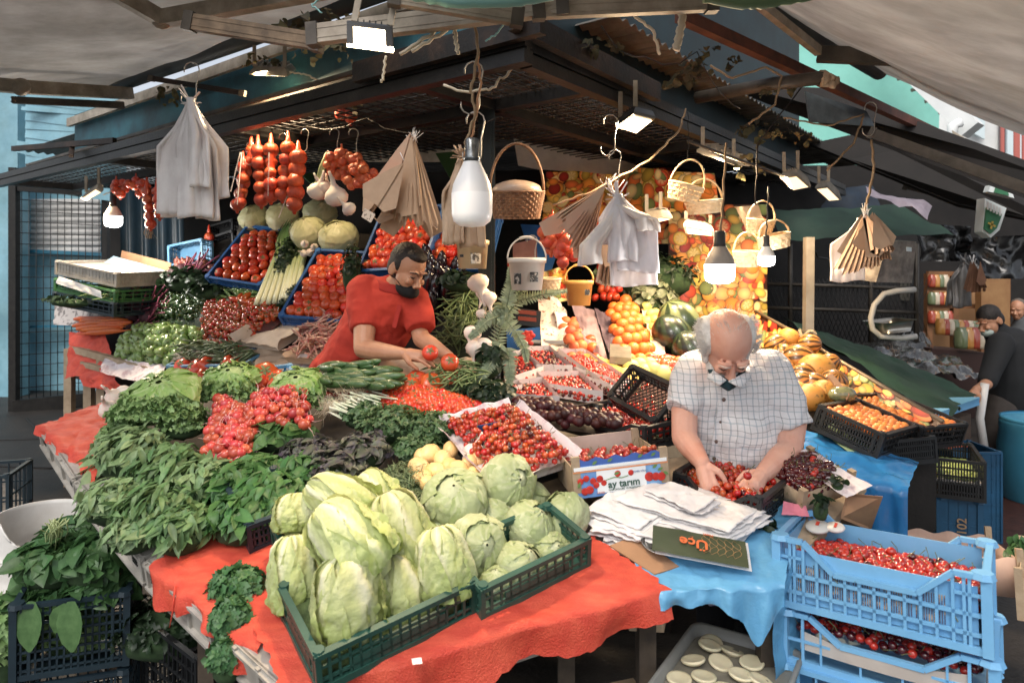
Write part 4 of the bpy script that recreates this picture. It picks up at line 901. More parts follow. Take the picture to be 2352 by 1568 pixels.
# ================================================================= CHERRY SIDE
# cherry tray on a black crate
fnT = lambda x, y, up=0: T1(x, y, up)
A, B, C = T1(1140, 1140, -.02), T1(1312, 1085, -.02), T1(1048, 985, -.02)
crate_at('fruit_crate', 'black plastic crate under the paper lined cherry tray', A, B, C, .07, M_blackp, mesh=True, nvl=16, nvw=14)
def papertray(label, A, B, C, Hh, m, flare=.02, name='paper_tray', cat='tray', th=0, wob=.012):
 M, L, W = frame(A, B, C); r = empty(name, label, cat, M=M)
 mb = MB(); mb.box((L/2, W/2, .003), (L, W, .004)); mb.obj('base', m, r, smooth=False)
 for (p, q, o) in (((0, 0), (L, 0), (0, -1)), ((L, 0), (L, W), (1, 0)), ((L, W), (0, W), (0, 1)), ((0, W), (0, 0), (-1, 0))):
  mb = MB(); sd_ = R.random()*50
  mb.grid(lambda u, v: V((p[0]+(q[0]-p[0])*u+o[0]*flare*v*v, p[1]+(q[1]-p[1])*u+o[1]*flare*v*v, Hh*v+(wob*nz((u*7, sd_, v*2), 1) if v > .5 else 0))), 14, 4)
  mb.obj('side', m, r)
 return M, L, W
M1, L1, W1 = papertray('cherry tray lined with lilac printed paper above the black crate', T1(1140, 1128, .07), T1(1318, 1070, .07), T1(1042, 985, .07), .055, M_lil, .035)
cherries(inbox(M1, L1, W1, .05, .01, .03), 15, 11, 'bright red cherry in the lilac paper tray', 'cherries in the lilac paper tray', .05, layers=2, zj=.008)
tag(panel('blue_card', [T1(1095, 978, .17), T1(1150, 968, .17), T1(1160, 985, .13), T1(1100, 995, .13)], M_blue, .002), 'dark blue card tucked at the back of the lilac paper tray', 'card')
# printed cherry box
q0, q1, q2 = P(1318, 1148, 2.30), P(1538, 1116, 2.34), P(1306, 1075, 2.55)
Mb, Lb, Wb = frame(P(1320, 1146, 2.28), P(1537, 1118, 2.33), P(1300, 1085, 2.58))
cb = empty('cherry_box', 'blue and white printed cherry box with wooden corner posts', 'box', M=Mb); M_pbl = mat('print_blue', '#4a78c4', '#7fb0e0', rough=.5, ns=6); M_pw_ = mat('print_white', '#e4e8ea', rough=.5); M_tk = mat('dark_green_ink', '#2f5a4c', rough=.6)
hb = .105
mb = MB(); mb.box((Lb/2, 0, hb/2), (Lb, .004, hb)); fp = mb.obj('front_panel', M_pbl, cb, smooth=False)
mb = MB(); n = 24; vs = []
for i in range(n+1): x = Lb*i/n; vs += [(x, -.001, hb-.001), (x, -.001, hb+.022+.006*math.sin(i*1.3))]
mb.add(vs, [(2*i, 2*i+2, 2*i+3, 2*i+1) for i in range(n)]); mb.obj('scalloped_edge', mat('print_deep_blue', '#3f62ad', rough=.5), cb)
mb = MB(); mb.box((Lb*.5, -.0035, hb*.5), (Lb*.52, .002, hb*.8)); mb.box((Lb*.5, -.0035, hb*.93), (Lb*.98, .002, .012)); mb.obj('white_field', M_pw_, fp, smooth=False)
mb = MB(); mb.box((Lb*.5, -.005, hb*.84), (Lb, .001, .005)); mb.obj('orange_band', mat('print_orange', '#d58a58', rough=.5), fp, smooth=False)
mb = MB()
for i, (x, z, r_) in enumerate(((.07, .55, .011), (.13, .62, .011), (.2, .52, .011), (.27, .56, .012), (.31, .42, .01), (.23, .38, .011), (.16, .25, .014), (.11, .22, .013), (.46, .66, .011), (.6, .64, .01), (.79, .44, .016), (.86, .42, .014), (.92, .4, .015))):
 mb.ball((x*Lb, -.006, z*hb), (r_, .0012, r_), 12, 6)
mb.obj('printed_cherries', mat('print_red', '#cf3222', '#a91e18', rough=.35, ns=60), fp)
mb = MB()
for i, (x, z, a) in enumerate(((.88, .62, .3), (.94, .55, -.5), (.04, .35, 1.2), (.42, .66, .2), (.83, .7, .6), (.2, 1.05, .5), (.36, 1.08, .5), (.68, 1.1, .5), (.82, 1.1, .5))):
 mb.leaf((x*Lb, -.0075, z*hb), (math.cos(a), 0, math.sin(a)), (0, -1, 0), .022, .01, 0, 0)
mb.tube([(.33*Lb, -.0065, .5*hb), (.42*Lb, -.0065, .56*hb), (.5*Lb, -.0065, .52*hb), (.57*Lb, -.0065, .56*hb)], .0014, 4)
mb.obj('printed_leaves', mat('print_green', '#5c8a3a', rough=.5), fp)
def TM(x, y, z): return Matrix.Translation((x, y, z)) @ Matrix.Rotation(PI/2, 4, 'X')
text(fp, 'ay tarım', TM(Lb*.52, -.0072, hb*.34), .034, M_tk, .0006)
text(fp, 'TARIM ÜRÜNLERİ  VE PAZARLAMA', TM(Lb*.52, -.0072, hb*.17), .0072, M_tk)
text(fp, 'SÜPER KİRAZ', TM(Lb*.7, -.0072, hb*.66), .0085, mat('ink_blue_grey', '#6a86b0', rough=.6)); text(fp, 'KIRMIZI', TM(Lb*.27, -.0072, hb*.12), .008, mat('ink_rose', '#c77a7a', rough=.6))
mb = MB(); mb.box((Lb/2, Wb, hb*.62), (Lb, .004, hb*1.25)); mb.obj('back_panel', mat('pale_box_inside', '#c4b2a6', '#b09d92', rough=.8), cb, smooth=False)
mb = MB(); mb.box((0, Wb/2, hb*.5), (.004, Wb, hb)); mb.box((Lb, Wb/2, hb*.5), (.004, Wb, hb)); mb.box((Lb/2, Wb/2, .003), (Lb, Wb, .004)); mb.obj('side_panel', M_wood, cb, smooth=False)
for x, y in ((0, 0), (Lb, 0), (0, Wb), (Lb, Wb)):
 mb = MB(); mb.box((x+(.012 if x == 0 else -.012), y+(.004 if y == 0 else -.004), hb*.75), (.028, .014, hb*1.15)); mb.obj('corner_post', M_wood, cb, smooth=False)
for (x, y, z) in ((.2, .03, 1.0), (.22, .02, .8), (.45, .02, 1.02), (.08, .04, .95), (.72, .05, 1.1), (.76, .03, 1.0), (.82, .04, 1.08), (.88, .05, 1.0), (.93, .05, 1.05), (.8, .06, 1.0), (.35, .06, .9)):
 M = Mb @ Matrix.Translation((x*Lb, y-.0+.012, z*hb+.012)); place(CH[R.randrange(5)], 'cherry', M, 'bright red cherry in the printed box', 'cherry', 'cherries in the printed box'); NCH[0] += 1
cherries(inbox(Mb, Lb, Wb, hb*.75, .02), 9, 7, 'bright red cherry in the printed box', 'cherries in the printed box', 0, single=False)
# vendor's black crate
Mv, Lv, Wv = frame(P(1560, 1172, 2.42), P(1740, 1228, 2.22), P(1545, 1085, 2.62))
A, B = P(1548, 1150, 2.4), P(1742, 1218, 2.2)
cv, Mv, Lv, Wv = crate_at('fruit_crate', 'black plastic crate of cherries the bearded man is sorting', A, B, A+P(1802, 1150, 2.42)-B, .1, M_blackp, mesh=True, nvl=16, nvw=12, dip=.04, cat='crate')
cherries(inbox(Mv, Lv, Wv, .078, .012, .01), 13, 10, 'bright red cherry in the crate under the bearded man\'s hands', 'cherries being sorted', .04, layers=2, zj=.008)
# FRONT BLUE CRATES (stack)
A, B, D_ = P(1787, 1387, 2.07), P(2271, 1509, 1.76), P(2340, 1420, 1.975)
MA, LA, WA = frame(A, B, A+(D_-B))
ck = dict(nh=3, nvl=14, nvw=8)
st = crate('fruit_crate', 'topmost sky blue plastic crate full of cherries in front', MA, LA, WA, .2, M_sky, dip=.075, group='sky blue crates stacked in front', band=0, post=.05, bar=.008, **ck)
mb = MB()
for y, s in ((-.0, 1),):
 for i in range(64):
  x = LA*(.1+.72*i/63)
  if i % 13 == 12: continue
  for z0, z1 in ((.052, .088), (.1, .13)): mb.bar((x, .009, z0), (x, .009, z1), .0042, .002)
mb.obj('slot', [mat('slot_dark', '#4a3c58', '#c99a5c', rough=.7, ns=60, contrast=(.5, .6))], st, smooth=False)
for s, z in (((0, .004, 0), 0),):
 mb = MB(); mb.box((LA/2, .012, .095), (LA-.04, .004, .15)); mb.obj('inner_wall', M_sky, st, smooth=False)
 mb = MB(); mb.box((LA/2, WA-.012, .1), (LA-.04, .004, .17)); mb.box((.012, WA/2, .1), (.004, WA-.04, .17)); mb.box((LA-.012, WA/2, .1), (.004, WA-.04, .17)); mb.obj('inner_wall', M_sky, st, smooth=False)
cherries(inbox(MA, LA, WA, .118, .02, .022), 19, 11, 'red cherry in the topmost sky blue crate', 'cherries in the topmost blue crate', .12, s=(1.0, 1.3), zj=.006)
cherries(inbox(MA, LA, WA, .098, .02, .018), 18, 10, '', '', .2, single=False, s=(1.1, 1.3))
mb = MB(); mb.box((LA/2, WA/2, .085), (LA-.05, WA-.05, .01)); mb.obj('liner', mat('crate_lining', '#3a1210', rough=.9), st, smooth=False)
# glass jar lids lying in the crate
jr = empty('plastic_cup', 'clear plastic cup lid with a red mark lying on the cherries', 'cup lid', M=MA @ Matrix.Translation((.065, WA-.075, .175)) @ Matrix.Rotation(.25, 4, 'X'))
mb = MB(); mb.lathe([(0, 0), (.034, 0), (.038, .006), (.036, .012), (.03, .012), (.028, .018), (0, .018)], 20); mb.obj('lid_disc', mat('milky_plastic', '#d9dcd9', rough=.25, trans=.3), jr)
mb = MB(); mb.lathe([(0, 0), (.026, 0), (.03, .005), (.026, .011), (0, .012)], 18, c=(.05, .012, .004)); mb.obj('small_lid', M_whitep, jr)
mb = MB(); mb.box((.052, .012, .0175), (.008, .026, .002)); mb.box((.0, .0, .0195), (.01, .022, .002)); mb.obj('red_mark', mat('mark_red', '#d2452f', rough=.5), jr, smooth=False)
Mn = MA @ Matrix.Translation((.012, .012, -.17)); L2, W2 = LA*1.0, WA*1.02
s2 = crate('fruit_crate', 'second sky blue crate of the stack with a grey board lining', Mn, L2, W2, .15, M_sky, nh=1, nvl=5, nvw=4, group='sky blue crates stacked in front', post=.055, dip=.06)
mb = MB(); mb.grid(lambda u, v: V((L2*(.09+.8*u), .004-.012*math.sin(PI*u), .05+.055*v-.02*math.sin(PI*u)*v)), 16, 2); mb.grid(lambda u, v: V((L2-.02, W2*u, .04+.07*v)), 6, 2); mb.obj('board_lining', mat('grey_board', '#b7b1ab', '#a39c96', rough=.7, ns=5), s2)
cherries(inbox(Mn, L2, W2, .105, .03), 20, 11, '', '', .5, single=False, s=(1.0, 1.25), zj=.008)
s3 = crate('fruit_crate', 'third sky blue crate at the bottom of the stack', MA @ Matrix.Translation((.0, .0, -.33)), L2, W2, .155, M_sky, nh=1, nvl=5, nvw=4, group='sky blue crates stacked in front', post=.055)
mb = MB()
for i in range(5):
 x = L2*(.1+.18*i); mb.box((x+.035, -.004, .1), (.075, .006, .026))
mb.obj('label_window', mat('pale_window', '#cfc8c0', rough=.6), s3, smooth=False)
mb = MB(); mb.box((L2/2, W2/2, -.2), (L2, W2, .4)); o = mb.obj('box_pallet', M_board, None, smooth=False); o.matrix_world = MA @ Matrix.Translation((0, 0, -.34)); tag(o, 'cardboard box carrying the sky blue crate stack', 'box')
# cardboard boxes behind the blue stack
def cardbox(name, label, A, B, C, Hh, m, scal=True, posts=True, cat='box'):
 M, L, W = frame(A, B, C); r = empty(name, label, cat, M=M)
 for k, (p, q) in enumerate((((0, 0), (L, 0)), ((L, 0), (L, W)), ((L, W), (0, W)), ((0, W), (0, 0)))):
  mb = MB(); n = 24; vs = []
  for i in range(n+1):
   t = i/n; x = p[0]+(q[0]-p[0])*t; y = p[1]+(q[1]-p[1])*t; h = Hh*(.86+(.05*math.sin(t*22) if scal and k % 2 == 0 else 0)); vs += [(x, y, 0), (x, y, h)]
  mb.add(vs, [(2*i, 2*i+2, 2*i+3, 2*i+1) for i in range(n)]); o = mb.obj('side', m, r, smooth=False); modmesh(o, ('SOLIDIFY', dict(thickness=.004)))
 if posts:
  for x, y in ((.0, .0), (L, 0), (0, W), (L, W)):
   mb = MB(); mb.box((x, y, Hh*.55), (.022, .022, Hh*1.15)); mb.obj('corner_post', M_wood, r, smooth=False)
 mb = MB(); mb.box((L/2, W/2, .004), (L, W, .004)); mb.obj('base', m, r, smooth=False)
 return r, M, L, W
cardbox('cardboard_box', 'pale cardboard box with wavy rim and wooden posts behind the blue stack', P(2060, 1340, 2.55), P(2350, 1375, 2.4), P(2120, 1290, 2.9), .15, mat('rose_board', '#c0a292', '#b29484', rough=.85))
cardbox('cardboard_box', 'wooden cornered box at the photo edge beside the blue stack', P(2346, 1420, 2.2), P(2500, 1450, 2.1), P(2360, 1330, 2.6), .14, M_wood)
bunch('salad_bunch', 'green leaves showing beside the blue stack at the picture edge', 'greens', P(2352, 1290, 2.5), (.05, .06, .1), 60, .05, .03, M_cel)
# tub of pale discs
A, B, C = PZ(1600, 1500, .45), PZ(1838, 1572, .45), PZ(1400, 1640, .45)
Mt, Lt, Wt = frame(A, B, C); tb2 = empty('plastic_tub', 'translucent plastic tub of artichoke hearts in water', 'tub', M=Mt)
def ring(L, W, z, o, r=.04, n=5):
 pts = []
 for cx, cy, a0 in ((L-r+o, r-o, -PI/2), (L-r+o, W-r+o, 0), (r-o, W-r+o, PI/2), (r-o, r-o, PI)):
  for k in range(n): a = a0+PI/2*k/(n-1); pts.append(V((cx+r*math.cos(a), cy+r*math.sin(a), z)))
 return pts
mb = MB(); rings = [ring(Lt, Wt, 0, -.015), ring(Lt, Wt, .1, 0), ring(Lt, Wt, .104, .01), ring(Lt, Wt, .1, .014), ring(Lt, Wt, .09, .014)]; n = len(rings[0])
for rg in rings: mb.v += [tuple(x) for x in rg]
mb.f = [(i*n+k, i*n+(k+1) % n, (i+1)*n+(k+1) % n, (i+1)*n+k) for i in range(4) for k in range(n)]+[tuple(range(n))]; mb.m = [0]*len(mb.f)
o = mb.obj('tub_shell', mat('frosted_plastic', '#a9aaa4', '#9a9b95', rough=.25, trans=.45), tb2)
mb = MB(); mb.add(ring(Lt, Wt, .07, -.006), [tuple(range(n))]); mb.obj('water', mat('cloudy_water', '#8f8a7c', '#7e7a6e', rough=.06, ns=6, trans=.2), tb2, smooth=False)
M_art = mat('artichoke_heart', '#d9cfae', '#c9bd9a', rough=.5, ns=8, rnd=.1, sss=.1)
ARTM = proto('artichoke_heart_mesh', MB().lathe([(0, -.008), (.022, -.008), (.034, 0), (.037, .005), (.035, .009), (.029, .009), (.022, .006), (0, .005)], 22), M_art)
for k, (x, y, z, tx, ty) in enumerate(((.07, .09, .085, .1, .1), (.12, .15, .075, -.1, .2), (.05, .19, .08, .1, -.2), (.13, .06, .07, .3, .1), (.2, .1, .075, -.1, 0), (.19, .19, .08, .1, .1), (.1, .25, .075, .1, 0), (.17, .27, .07, .1, .1), (.06, .04, .065, -.3, .1), (.24, .17, .07, .2, .2), (.24, .26, .07, 0, 0), (.04, .29, .07, 0, 0))):
 if x > Lt-.03: continue
 place(ARTM, 'artichoke_heart', Mt @ Matrix.Translation((x, y, z)) @ Matrix.Rotation(tx, 4, 'X') @ Matrix.Rotation(ty, 4, 'Y'), 'pale artichoke heart floating in the tub', 'artichoke heart', 'artichoke hearts in the tub')
mb = MB(); mb.box((Lt/2, Wt/2, -.2), (Lt, Wt, .38)); o = mb.obj('wooden_box', M_wood, None, smooth=False); o.matrix_world = Mt; tag(o, 'wooden box carrying the tub of artichoke hearts', 'box')
crate_at('fruit_crate', 'black plastic crate in the dark under the blue table, behind the tub', PZ(1690, 1560, .3), PZ(1830, 1590, .3), PZ(1740, 1480, .3), .16, M_blackp, mesh=True, nvl=10, nvw=8)
# ---- blue table with bags
M_tarp = mat('light_blue_plastic', '#6db4e0', '#559fd0', rough=.25, ns=3, bump=.8, bs=20, coat=.3, trans=.15)
M_tarp2 = mat('bright_blue_plastic', '#2d87c6', '#1f6dab', rough=.2, ns=3, bump=.5, bs=12, coat=.3, trans=.1)
t2 = empty('side_table', 'low side table hidden under the light blue plastic', 'table', loc=V((.8, 2.4, 0)))
q = [T1(1500, 1345, -.03), T1(1790, 1330, -.03), T1(1990, 1110, -.03), T1(1700, 1030, -.03), T1(1330, 1080, -.03)]
mb = MB(); n = 5; mb.add(q+[p-Z*.03 for p in q], [(4, 3, 2, 1, 0), (5, 6, 7, 8, 9)]+[(i, (i+1) % n, (i+1) % n+n, i+n) for i in range(n)]); mb.obj('table_top', M_wood, t2, smooth=False)
for p in q[:4]:
 mb = MB(); mb.bar((p.x*.97, p.y+.04, 0), (p.x*.97, p.y+.04, p.z-.03), .05); mb.obj('leg', M_shadew, t2, smooth=False)
drape('plastic_cover', 'light blue plastic sheet spread over the side table and hanging in a fold', [T1(1480, 1352), T1(1800, 1345), T1(1850, 1090), T1(1380, 1120)], lambda u: .045+.11*math.exp(-((u-.8)/.13)**2), M_tarp, 90, 60, seed=11, amp=.016, fr=7, hf=.3, edge=.01, cat='plastic sheet')
tag(sheet('plastic_cover', [T1(1795, 1330, .0), T1(1870, 1250, 0), T1(1870, 1250, 0)-Z*.7, T1(1760, 1345, .0)-Z*.7], 14, 26, M_tarp, .03, 3), 'light blue plastic curtain hanging behind the sky blue crates', 'plastic sheet')
drape('plastic_cover', 'bright blue plastic sheet draped over the table behind the dark cherries', [P(1845, 1060, 2.75), P(2085, 1125, 2.6), P(2110, 1062, 2.9), P(1850, 985, 3.1)], .42, M_tarp2, 40, 44, seed=14, amp=.03, fr=4, hf=.5, edge=.01, cat='plastic sheet')
tag(sheet('green_card', [P(1868, 978, 3.12), P(1905, 968, 3.15), P(2080, 1078, 2.8), P(2010, 1082, 2.75)], 6, 3, mat('pale_green_board', '#8fae7c', '#7d9c6c', rough=.8), .003), 'pale green board under the apricot crates', 'board')
# bags
Wq = [((1350, 1205), (1530, 1235), (1620, 1180), (1450, 1135), .05, 'white plastic bag bundle nearest the icebergs'), ((1400, 1148), (1660, 1215), (1765, 1168), (1480, 1105), .085, 'white plastic bag bundle lying on top beside the cherry crate'), ((1530, 1175), (1690, 1240), (1765, 1180), (1600, 1115), .06, 'white plastic bag bundle under the cherry crate corner'), ((1385, 1240), (1500, 1258), (1640, 1200), (1400, 1180), .02, 'white plastic bags lowest in the heap, above the brown cardboard'), ((1340, 1170), (1470, 1215), (1560, 1150), (1420, 1110), .07, 'white plastic bags wedged between the icebergs and the printed box'), ((1480, 1130), (1600, 1170), (1650, 1140), (1540, 1105), .11, 'small folded white bag topping the heap by the printed box')]
for k, (a, b_, c, d, up, lab) in enumerate(Wq):
 q = [T1(*a, up), T1(*b_, up), T1(*c, up), T1(*d, up)]
 for j in range(3):
  o = sheet('plastic_bag', [p-Z*.014*j+V((R.gauss(0, .012), R.gauss(0, .012), 0)) for p in q], 34, 24, M_white, .011, 9, seed=k*3+j*7, thick=.004, edge=.06)
  tag(o, [lab, 'middle layer: '+lab, 'lowest layer: '+lab][j], 'bag', 'white plastic bags lying on the blue table')
# green printed bag, upside down
Mg, Lg, Wg = frame(T1(1712, 1243, .06), T1(1500, 1205, .075), T1(1690, 1278, .058)); 
gbag = empty('printed_bag', 'green paper bag with orange lettering lying upside down', 'bag', M=Mg)
mb = MB(); mb.grid(lambda u, v: V((Lg*u, (Wg*1.5)*v+.004*nz((u*20, 0, 3)), .003*nz((u*5, v*4, 2)))), 20, 8); mb.obj('bag_front', mat('olive_print', '#3d4a2c', '#354126', rough=.5), gbag)
mb = MB(); mb.grid(lambda u, v: V((Lg*u-.01, (Wg*1.6)*v-.01, -.012)), 4, 4); mb.obj('bag_back', M_white, gbag)
M_or = mat('orange_ink', '#d8662c', rough=.6)
flip = Matrix.Diagonal((1, 1, 1, 1))
text(gbag, 'Üçe', Matrix.Translation((Lg*.56, Wg*.72, .006)), .052, M_or, .001); text(gbag, 'Hasat', Matrix.Translation((Lg*.4, Wg*.12+.0, .006)), .013, M_or)
mb = MB()
for k in range(5):
 for s in (-1, 1):
  a = s*1.0+PI/2*.0; x = Lg*.08+.022*k; c0 = V((x, Wg*.7, .006)); mb.tube([c0+V((.0, s*.0, 0))]+[c0+V((.012*math.sin(PI*t)+.016*t, s*.038*t, 0)) for t in (.3, .6, 1)]+[c0+V((-.012*math.sin(PI*t)+.016*t, s*.038*t, 0)) for t in (.6, .3, 0)], .0007, 3)
mb.obj('leaf_outline', mat('tan_ink', '#b98d5c', rough=.6), gbag)
# steel plate, cardboard, odd scraps
pl = MB(); pl.lathe([(0, .002), (.036, .002), (.04, .005), (.052, .008), (.053, .0095), (.051, .0095), (.04, .0065), (.036, .0035), (0, .0035)], 28); o = pl.obj('steel_plate', mat('polished_steel', '#b8bab8', rough=.22, metal=.95)); o.matrix_world = xf(T1(1512, 1252, .03), rotm((.05, -.25, 1)), 1.0); tag(o, 'round steel plate beside the green printed bag', 'plate')
o = panel('cardboard_flap', [T1(1400, 1252, .022), T1(1462, 1228, .03), T1(1560, 1300, .012), T1(1503, 1318, .012)], M_board, .004); tag(o, 'brown corrugated cardboard lying between the red cloth and the bags', 'cardboard')
tag(sheet('paper_scrap', [T1(1795, 1182, .02), T1(1860, 1185, .02), T1(1850, 1160, .04), T1(1800, 1150, .05)], 12, 8, mat('pink_paper', '#e3869a', '#d37488', rough=.7), .015, 12), 'crumpled pink paper beside the sorting crate', 'paper')
bunch('leaf_scrap', 'withered leaves on the blue plastic below the pink paper', 'leaves', T1(1760, 1205, .015), (.035, .04, .012), 26, .035, .018, M_dark)
tag(sheet('purple_bag', [P(1530, 1350, 2.02), P(1650, 1345, 2.05), P(1645, 1392, 2.0), P(1545, 1385, 1.98)], 24, 14, mat('violet_film', '#6f6a94', '#57527c', rough=.35, bump=.3), .035, 9, thick=.02), 'violet plastic bag hanging under the blue table edge', 'bag')
tag(sheet('white_bundle', [P(1570, 1338, 2.05), P(1625, 1335, 2.05), P(1622, 1352, 2.03), P(1580, 1354, 2.03)], 12, 8, M_white, .02, 12, thick=.02), 'small white bundle wedged above the violet bag', 'bag')
tag(sheet('foil_scrap', [T1(1720, 1222, .008), T1(1775, 1225, .008), T1(1790, 1200, .008), T1(1740, 1195, .01)], 10, 8, mat('foil', '#8fa6b8', rough=.25, metal=.6), .012, 14), 'crumpled foil on the blue plastic', 'foil')
# dark cherries in wooden box
Aw, Bw, Cw = T1(1838, 1180), T1(1948, 1134), T1(1745, 1120)
rw, Mw, Lw, Ww = cardbox('wooden_box', 'wooden box of dark cherries behind the sky blue crates', Aw, Bw, Cw, .085, M_wood, scal=False)
cherries(inbox(Mw, Lw, Ww, .075, .01, .03), 11, 15, 'dark cherry in the wooden box', 'dark cherries in the wooden box', .93, layers=2, zj=.006, s=(.95, 1.15))
tag(sheet('printed_paper', [T1(1945, 1142, .08), T1(2004, 1118, .1), T1(1850, 1030, .12), T1(1800, 1052, .09)], 16, 12, M_lil, .02, 7), 'lilac printed lining paper folded out behind the dark cherries', 'paper')
bunch('leaf_scrap', 'cherry leaves hanging over the corner of the wooden box', 'leaves', T1(1885, 1160, .1), (.03, .02, .04), 22, .04, .02, M_dark, flow=(0, -.2, -1))
bunch('leaf_scrap', 'cherry leaves at the back corner of the wooden box', 'leaves', T1(1925, 1105, .1), (.03, .03, .02), 18, .035, .02, M_dark)
tag(panel('cardboard_flap', [T1(1945, 1132, .06), T1(2028, 1140, .08), P(2000, 1218, 2.36), P(1930, 1190, 2.3)], M_board, .01), 'brown cardboard side of a box below the lilac lining paper', 'cardboard')
# ---- spinach crate, white bin, far dark crate
A, B = P(30, 1552, 2.3), P(290, 1512, 2.42); A.z -= .0
Ms, Ls, Ws = frame(A-Z*.02, B-Z*.02, A+V((-.03, .28, 0)))
crate('vegetable_crate', 'dark plastic crate of spinach standing beside the white bin', Ms, Ls, Ws, .26, M_navy, nh=7, nvl=16, nvw=10, post=.045)
crate('vegetable_crate', 'dark plastic crate under the spinach crate, only its rim in view', Ms @ Matrix.Translation((0, 0, -.285)), Ls, Ws, .26, M_navy, nh=3, nvl=10, nvw=8, post=.045)
SP = [(120, 1290, 95, 60, 'spinach bunch with pale tied stalks on top of the dark crate'), (215, 1290, 85, 65, 'spinach bunch at the table side of the dark crate'), (110, 1370, 80, 45, 'spinach bunch over the front rim of the dark crate'), (225, 1350, 75, 50, 'spinach bunch over the table side rim of the dark crate'), (160, 1230, 60, 40, 'spinach bunch farthest back beside the white bin')]
for k, (x, y, rx, rz, lab) in enumerate(SP):
 d = 2.45 if k != 4 else 2.6; f = d/FPX; bunch('spinach_bunch', lab, 'spinach', P(x, y, d), (rx*f, rx*f*.8, rz*f), 170, .085, .05, M_spin, shape=ROUND, flow=(.2, -.3, .1), group='spinach bunches in the dark crate', bend=.6, stalks=24 if k in (0, 2) else 0, stalkdir=(.05, -.05, .12), wave=.06)
for (x, y, dx, lab) in ((75, 1430, -.05, 'long spinach leaf hanging over the front rim, nearer the bin'), (165, 1430, .02, 'broad spinach leaf hanging over the front rim of the dark crate')):
 mb = MB(); mb.leaf(P(x, y-50, 2.3), (dx, -.12, -1), (0, -1, .1), .17, .085, .2, .12, wave=.03, shape=(.3, .9, 1.05, .95, .7, .1)); mb.leaf(P(x-15, y-45, 2.31), (dx-.4, -.12, -1), (0, -1, .1), .11, .06, .3, .12, shape=ROUND)
 o = mb.obj('spinach_leaf', leafmat('spinach_leaf_pale', '#5d8a45', '#487537', .15), loc=P(x, y-50, 2.3)); tag(o, lab, 'leaf')
bunch('salad_bunch', 'frilly salad leaves spilling beside the dark crate at the picture corner', 'greens', P(10, 1500, 2.4), (.1, .1, .22), 240, .05, .045, M_fris, shape=LOBE, wave=.3)
bunch('salad_bunch', 'salad leaves inside the lower part of the dark crate', 'greens', Ms @ V((Ls/2, Ws/2, .06)), (Ls*.42, Ws*.4, .09), 160, .05, .04, M_fris, shape=LOBE, wave=.3)
wb = empty('white_bin', 'round white plastic bin behind the spinach crate', 'bin', loc=P(95, 1390, 2.9)); c = P(95, 1390, 2.9); rr = .165
mb = MB()
def cut(u, v):
 a = 2*PI*u; h = .42*v-(0); top = 1-.34*max(0, math.cos(a+.3))**.5*(v**6) if v > .5 else 1
 r_ = rr*(1-.03*(1-v))+(.008 if abs(v-.6) < .03 or abs(v-.35) < .03 else 0)
 return V((c.x+r_*math.cos(a), c.y+r_*math.sin(a), c.z-.02+h*top))
mb.grid(cut, 48, 24); o = mb.obj('shell', M_whitep, wb); modmesh(o, ('SOLIDIFY', dict(thickness=.006)))
mb = MB(); mb.tube([V((c.x+(rr+.004)*math.cos(a), c.y+(rr+.004)*math.sin(a), c.z+.25)) for a in np.linspace(0, 2*PI, 40)], .006, 6); mb.obj('rim_band', M_whitep, wb)
crate('vegetable_crate', 'dark teal crate cut by the picture edge on the pavement', Matrix.Translation(V((P(-170, 1180, 3.3).x, 3.2, .1)))@Matrix.Rotation(.3, 4, 'Z'), .4, .3, .62, M_navy, nh=5, nvl=8, nvw=6)
# under the table: dark crates and greens
for k, (x, y, d) in enumerate(((330, 1420, 2.5), (430, 1500, 2.35), (390, 1400, 2.9))):
 M = xf(P(x, y, d)-Z*.3, Matrix.Rotation(-.7, 3, 'Z'), 1); crate('vegetable_crate', ['black crate in the shade under the table by the spinach', 'black crate in the shade under the torn red cloth', 'black crate deepest in the shade under the mint heap'][k], M, .42, .3, .3, M_blackp, nh=5, nvl=12, nvw=8, post=.03, group='black crates in the shade under the table')
bunch('salad_bunch', 'dark salad leaves in the shade under the table', 'greens', P(380, 1440, 2.5), (.2, .15, .12), 200, .05, .04, M_dark, shape=LOBE, wave=.3)
# ================================================================= BACK DISPLAY, onion side
def LW(x, y, up=0):
 return P(x, y, max(3.75, 3.9+(830-y)*.003+(760-x)*.0025)-up)
def lp(*pts, bulge=0, up=0): return patch(*[LW(x, y, up) for x, y in pts], bulge=bulge, n=(0, -.6, .8))
ds = empty('stepped_stand', 'stepped wooden stand under the vegetables at the back', 'stand', loc=V((-1.5, 5.4, 0)))
q = [LW(170, 800, -.25), LW(450, 850, -.2), LW(760, 850, -.2), LW(1120, 850, -.25), LW(1130, 560, -.3), LW(620, 520, -.3), LW(280, 620, -.25)]
mb = MB(); n = len(q); mb.add(q+[V((p.x, p.y, p.z-.25)) for p in q], [tuple(range(n))]+[(i, (i+1) % n, (i+1) % n+n, i+n) for i in range(n)]); mb.obj('stand_board', M_dwall, ds, smooth=False)
for x, y in ((160, 800), (235, 820), (330, 850), (205, 800)):
 p = LW(x, y, .0); mb = MB(); mb.bar((p.x, p.y, .0), p, .06); mb.obj('leg', M_wood, ds, smooth=False)
mb = MB(); mb.bar(LW(165, 800), LW(380, 860), .05, .05); mb.bar(LW(190, 835), LW(360, 880), .04, .04); mb.obj('rail', M_wood, ds, smooth=False)
tag(sheet('mesh_cloth', [LW(152, 872), LW(262, 872), LW(245, 762), LW(158, 762)], 20, 20, M_redc, .03, 8, droop=lambda u, v: (0, 0, .03*math.sin(u*7)*(1-v))), 'red raffia cloth hung below the carrots', 'cloth')
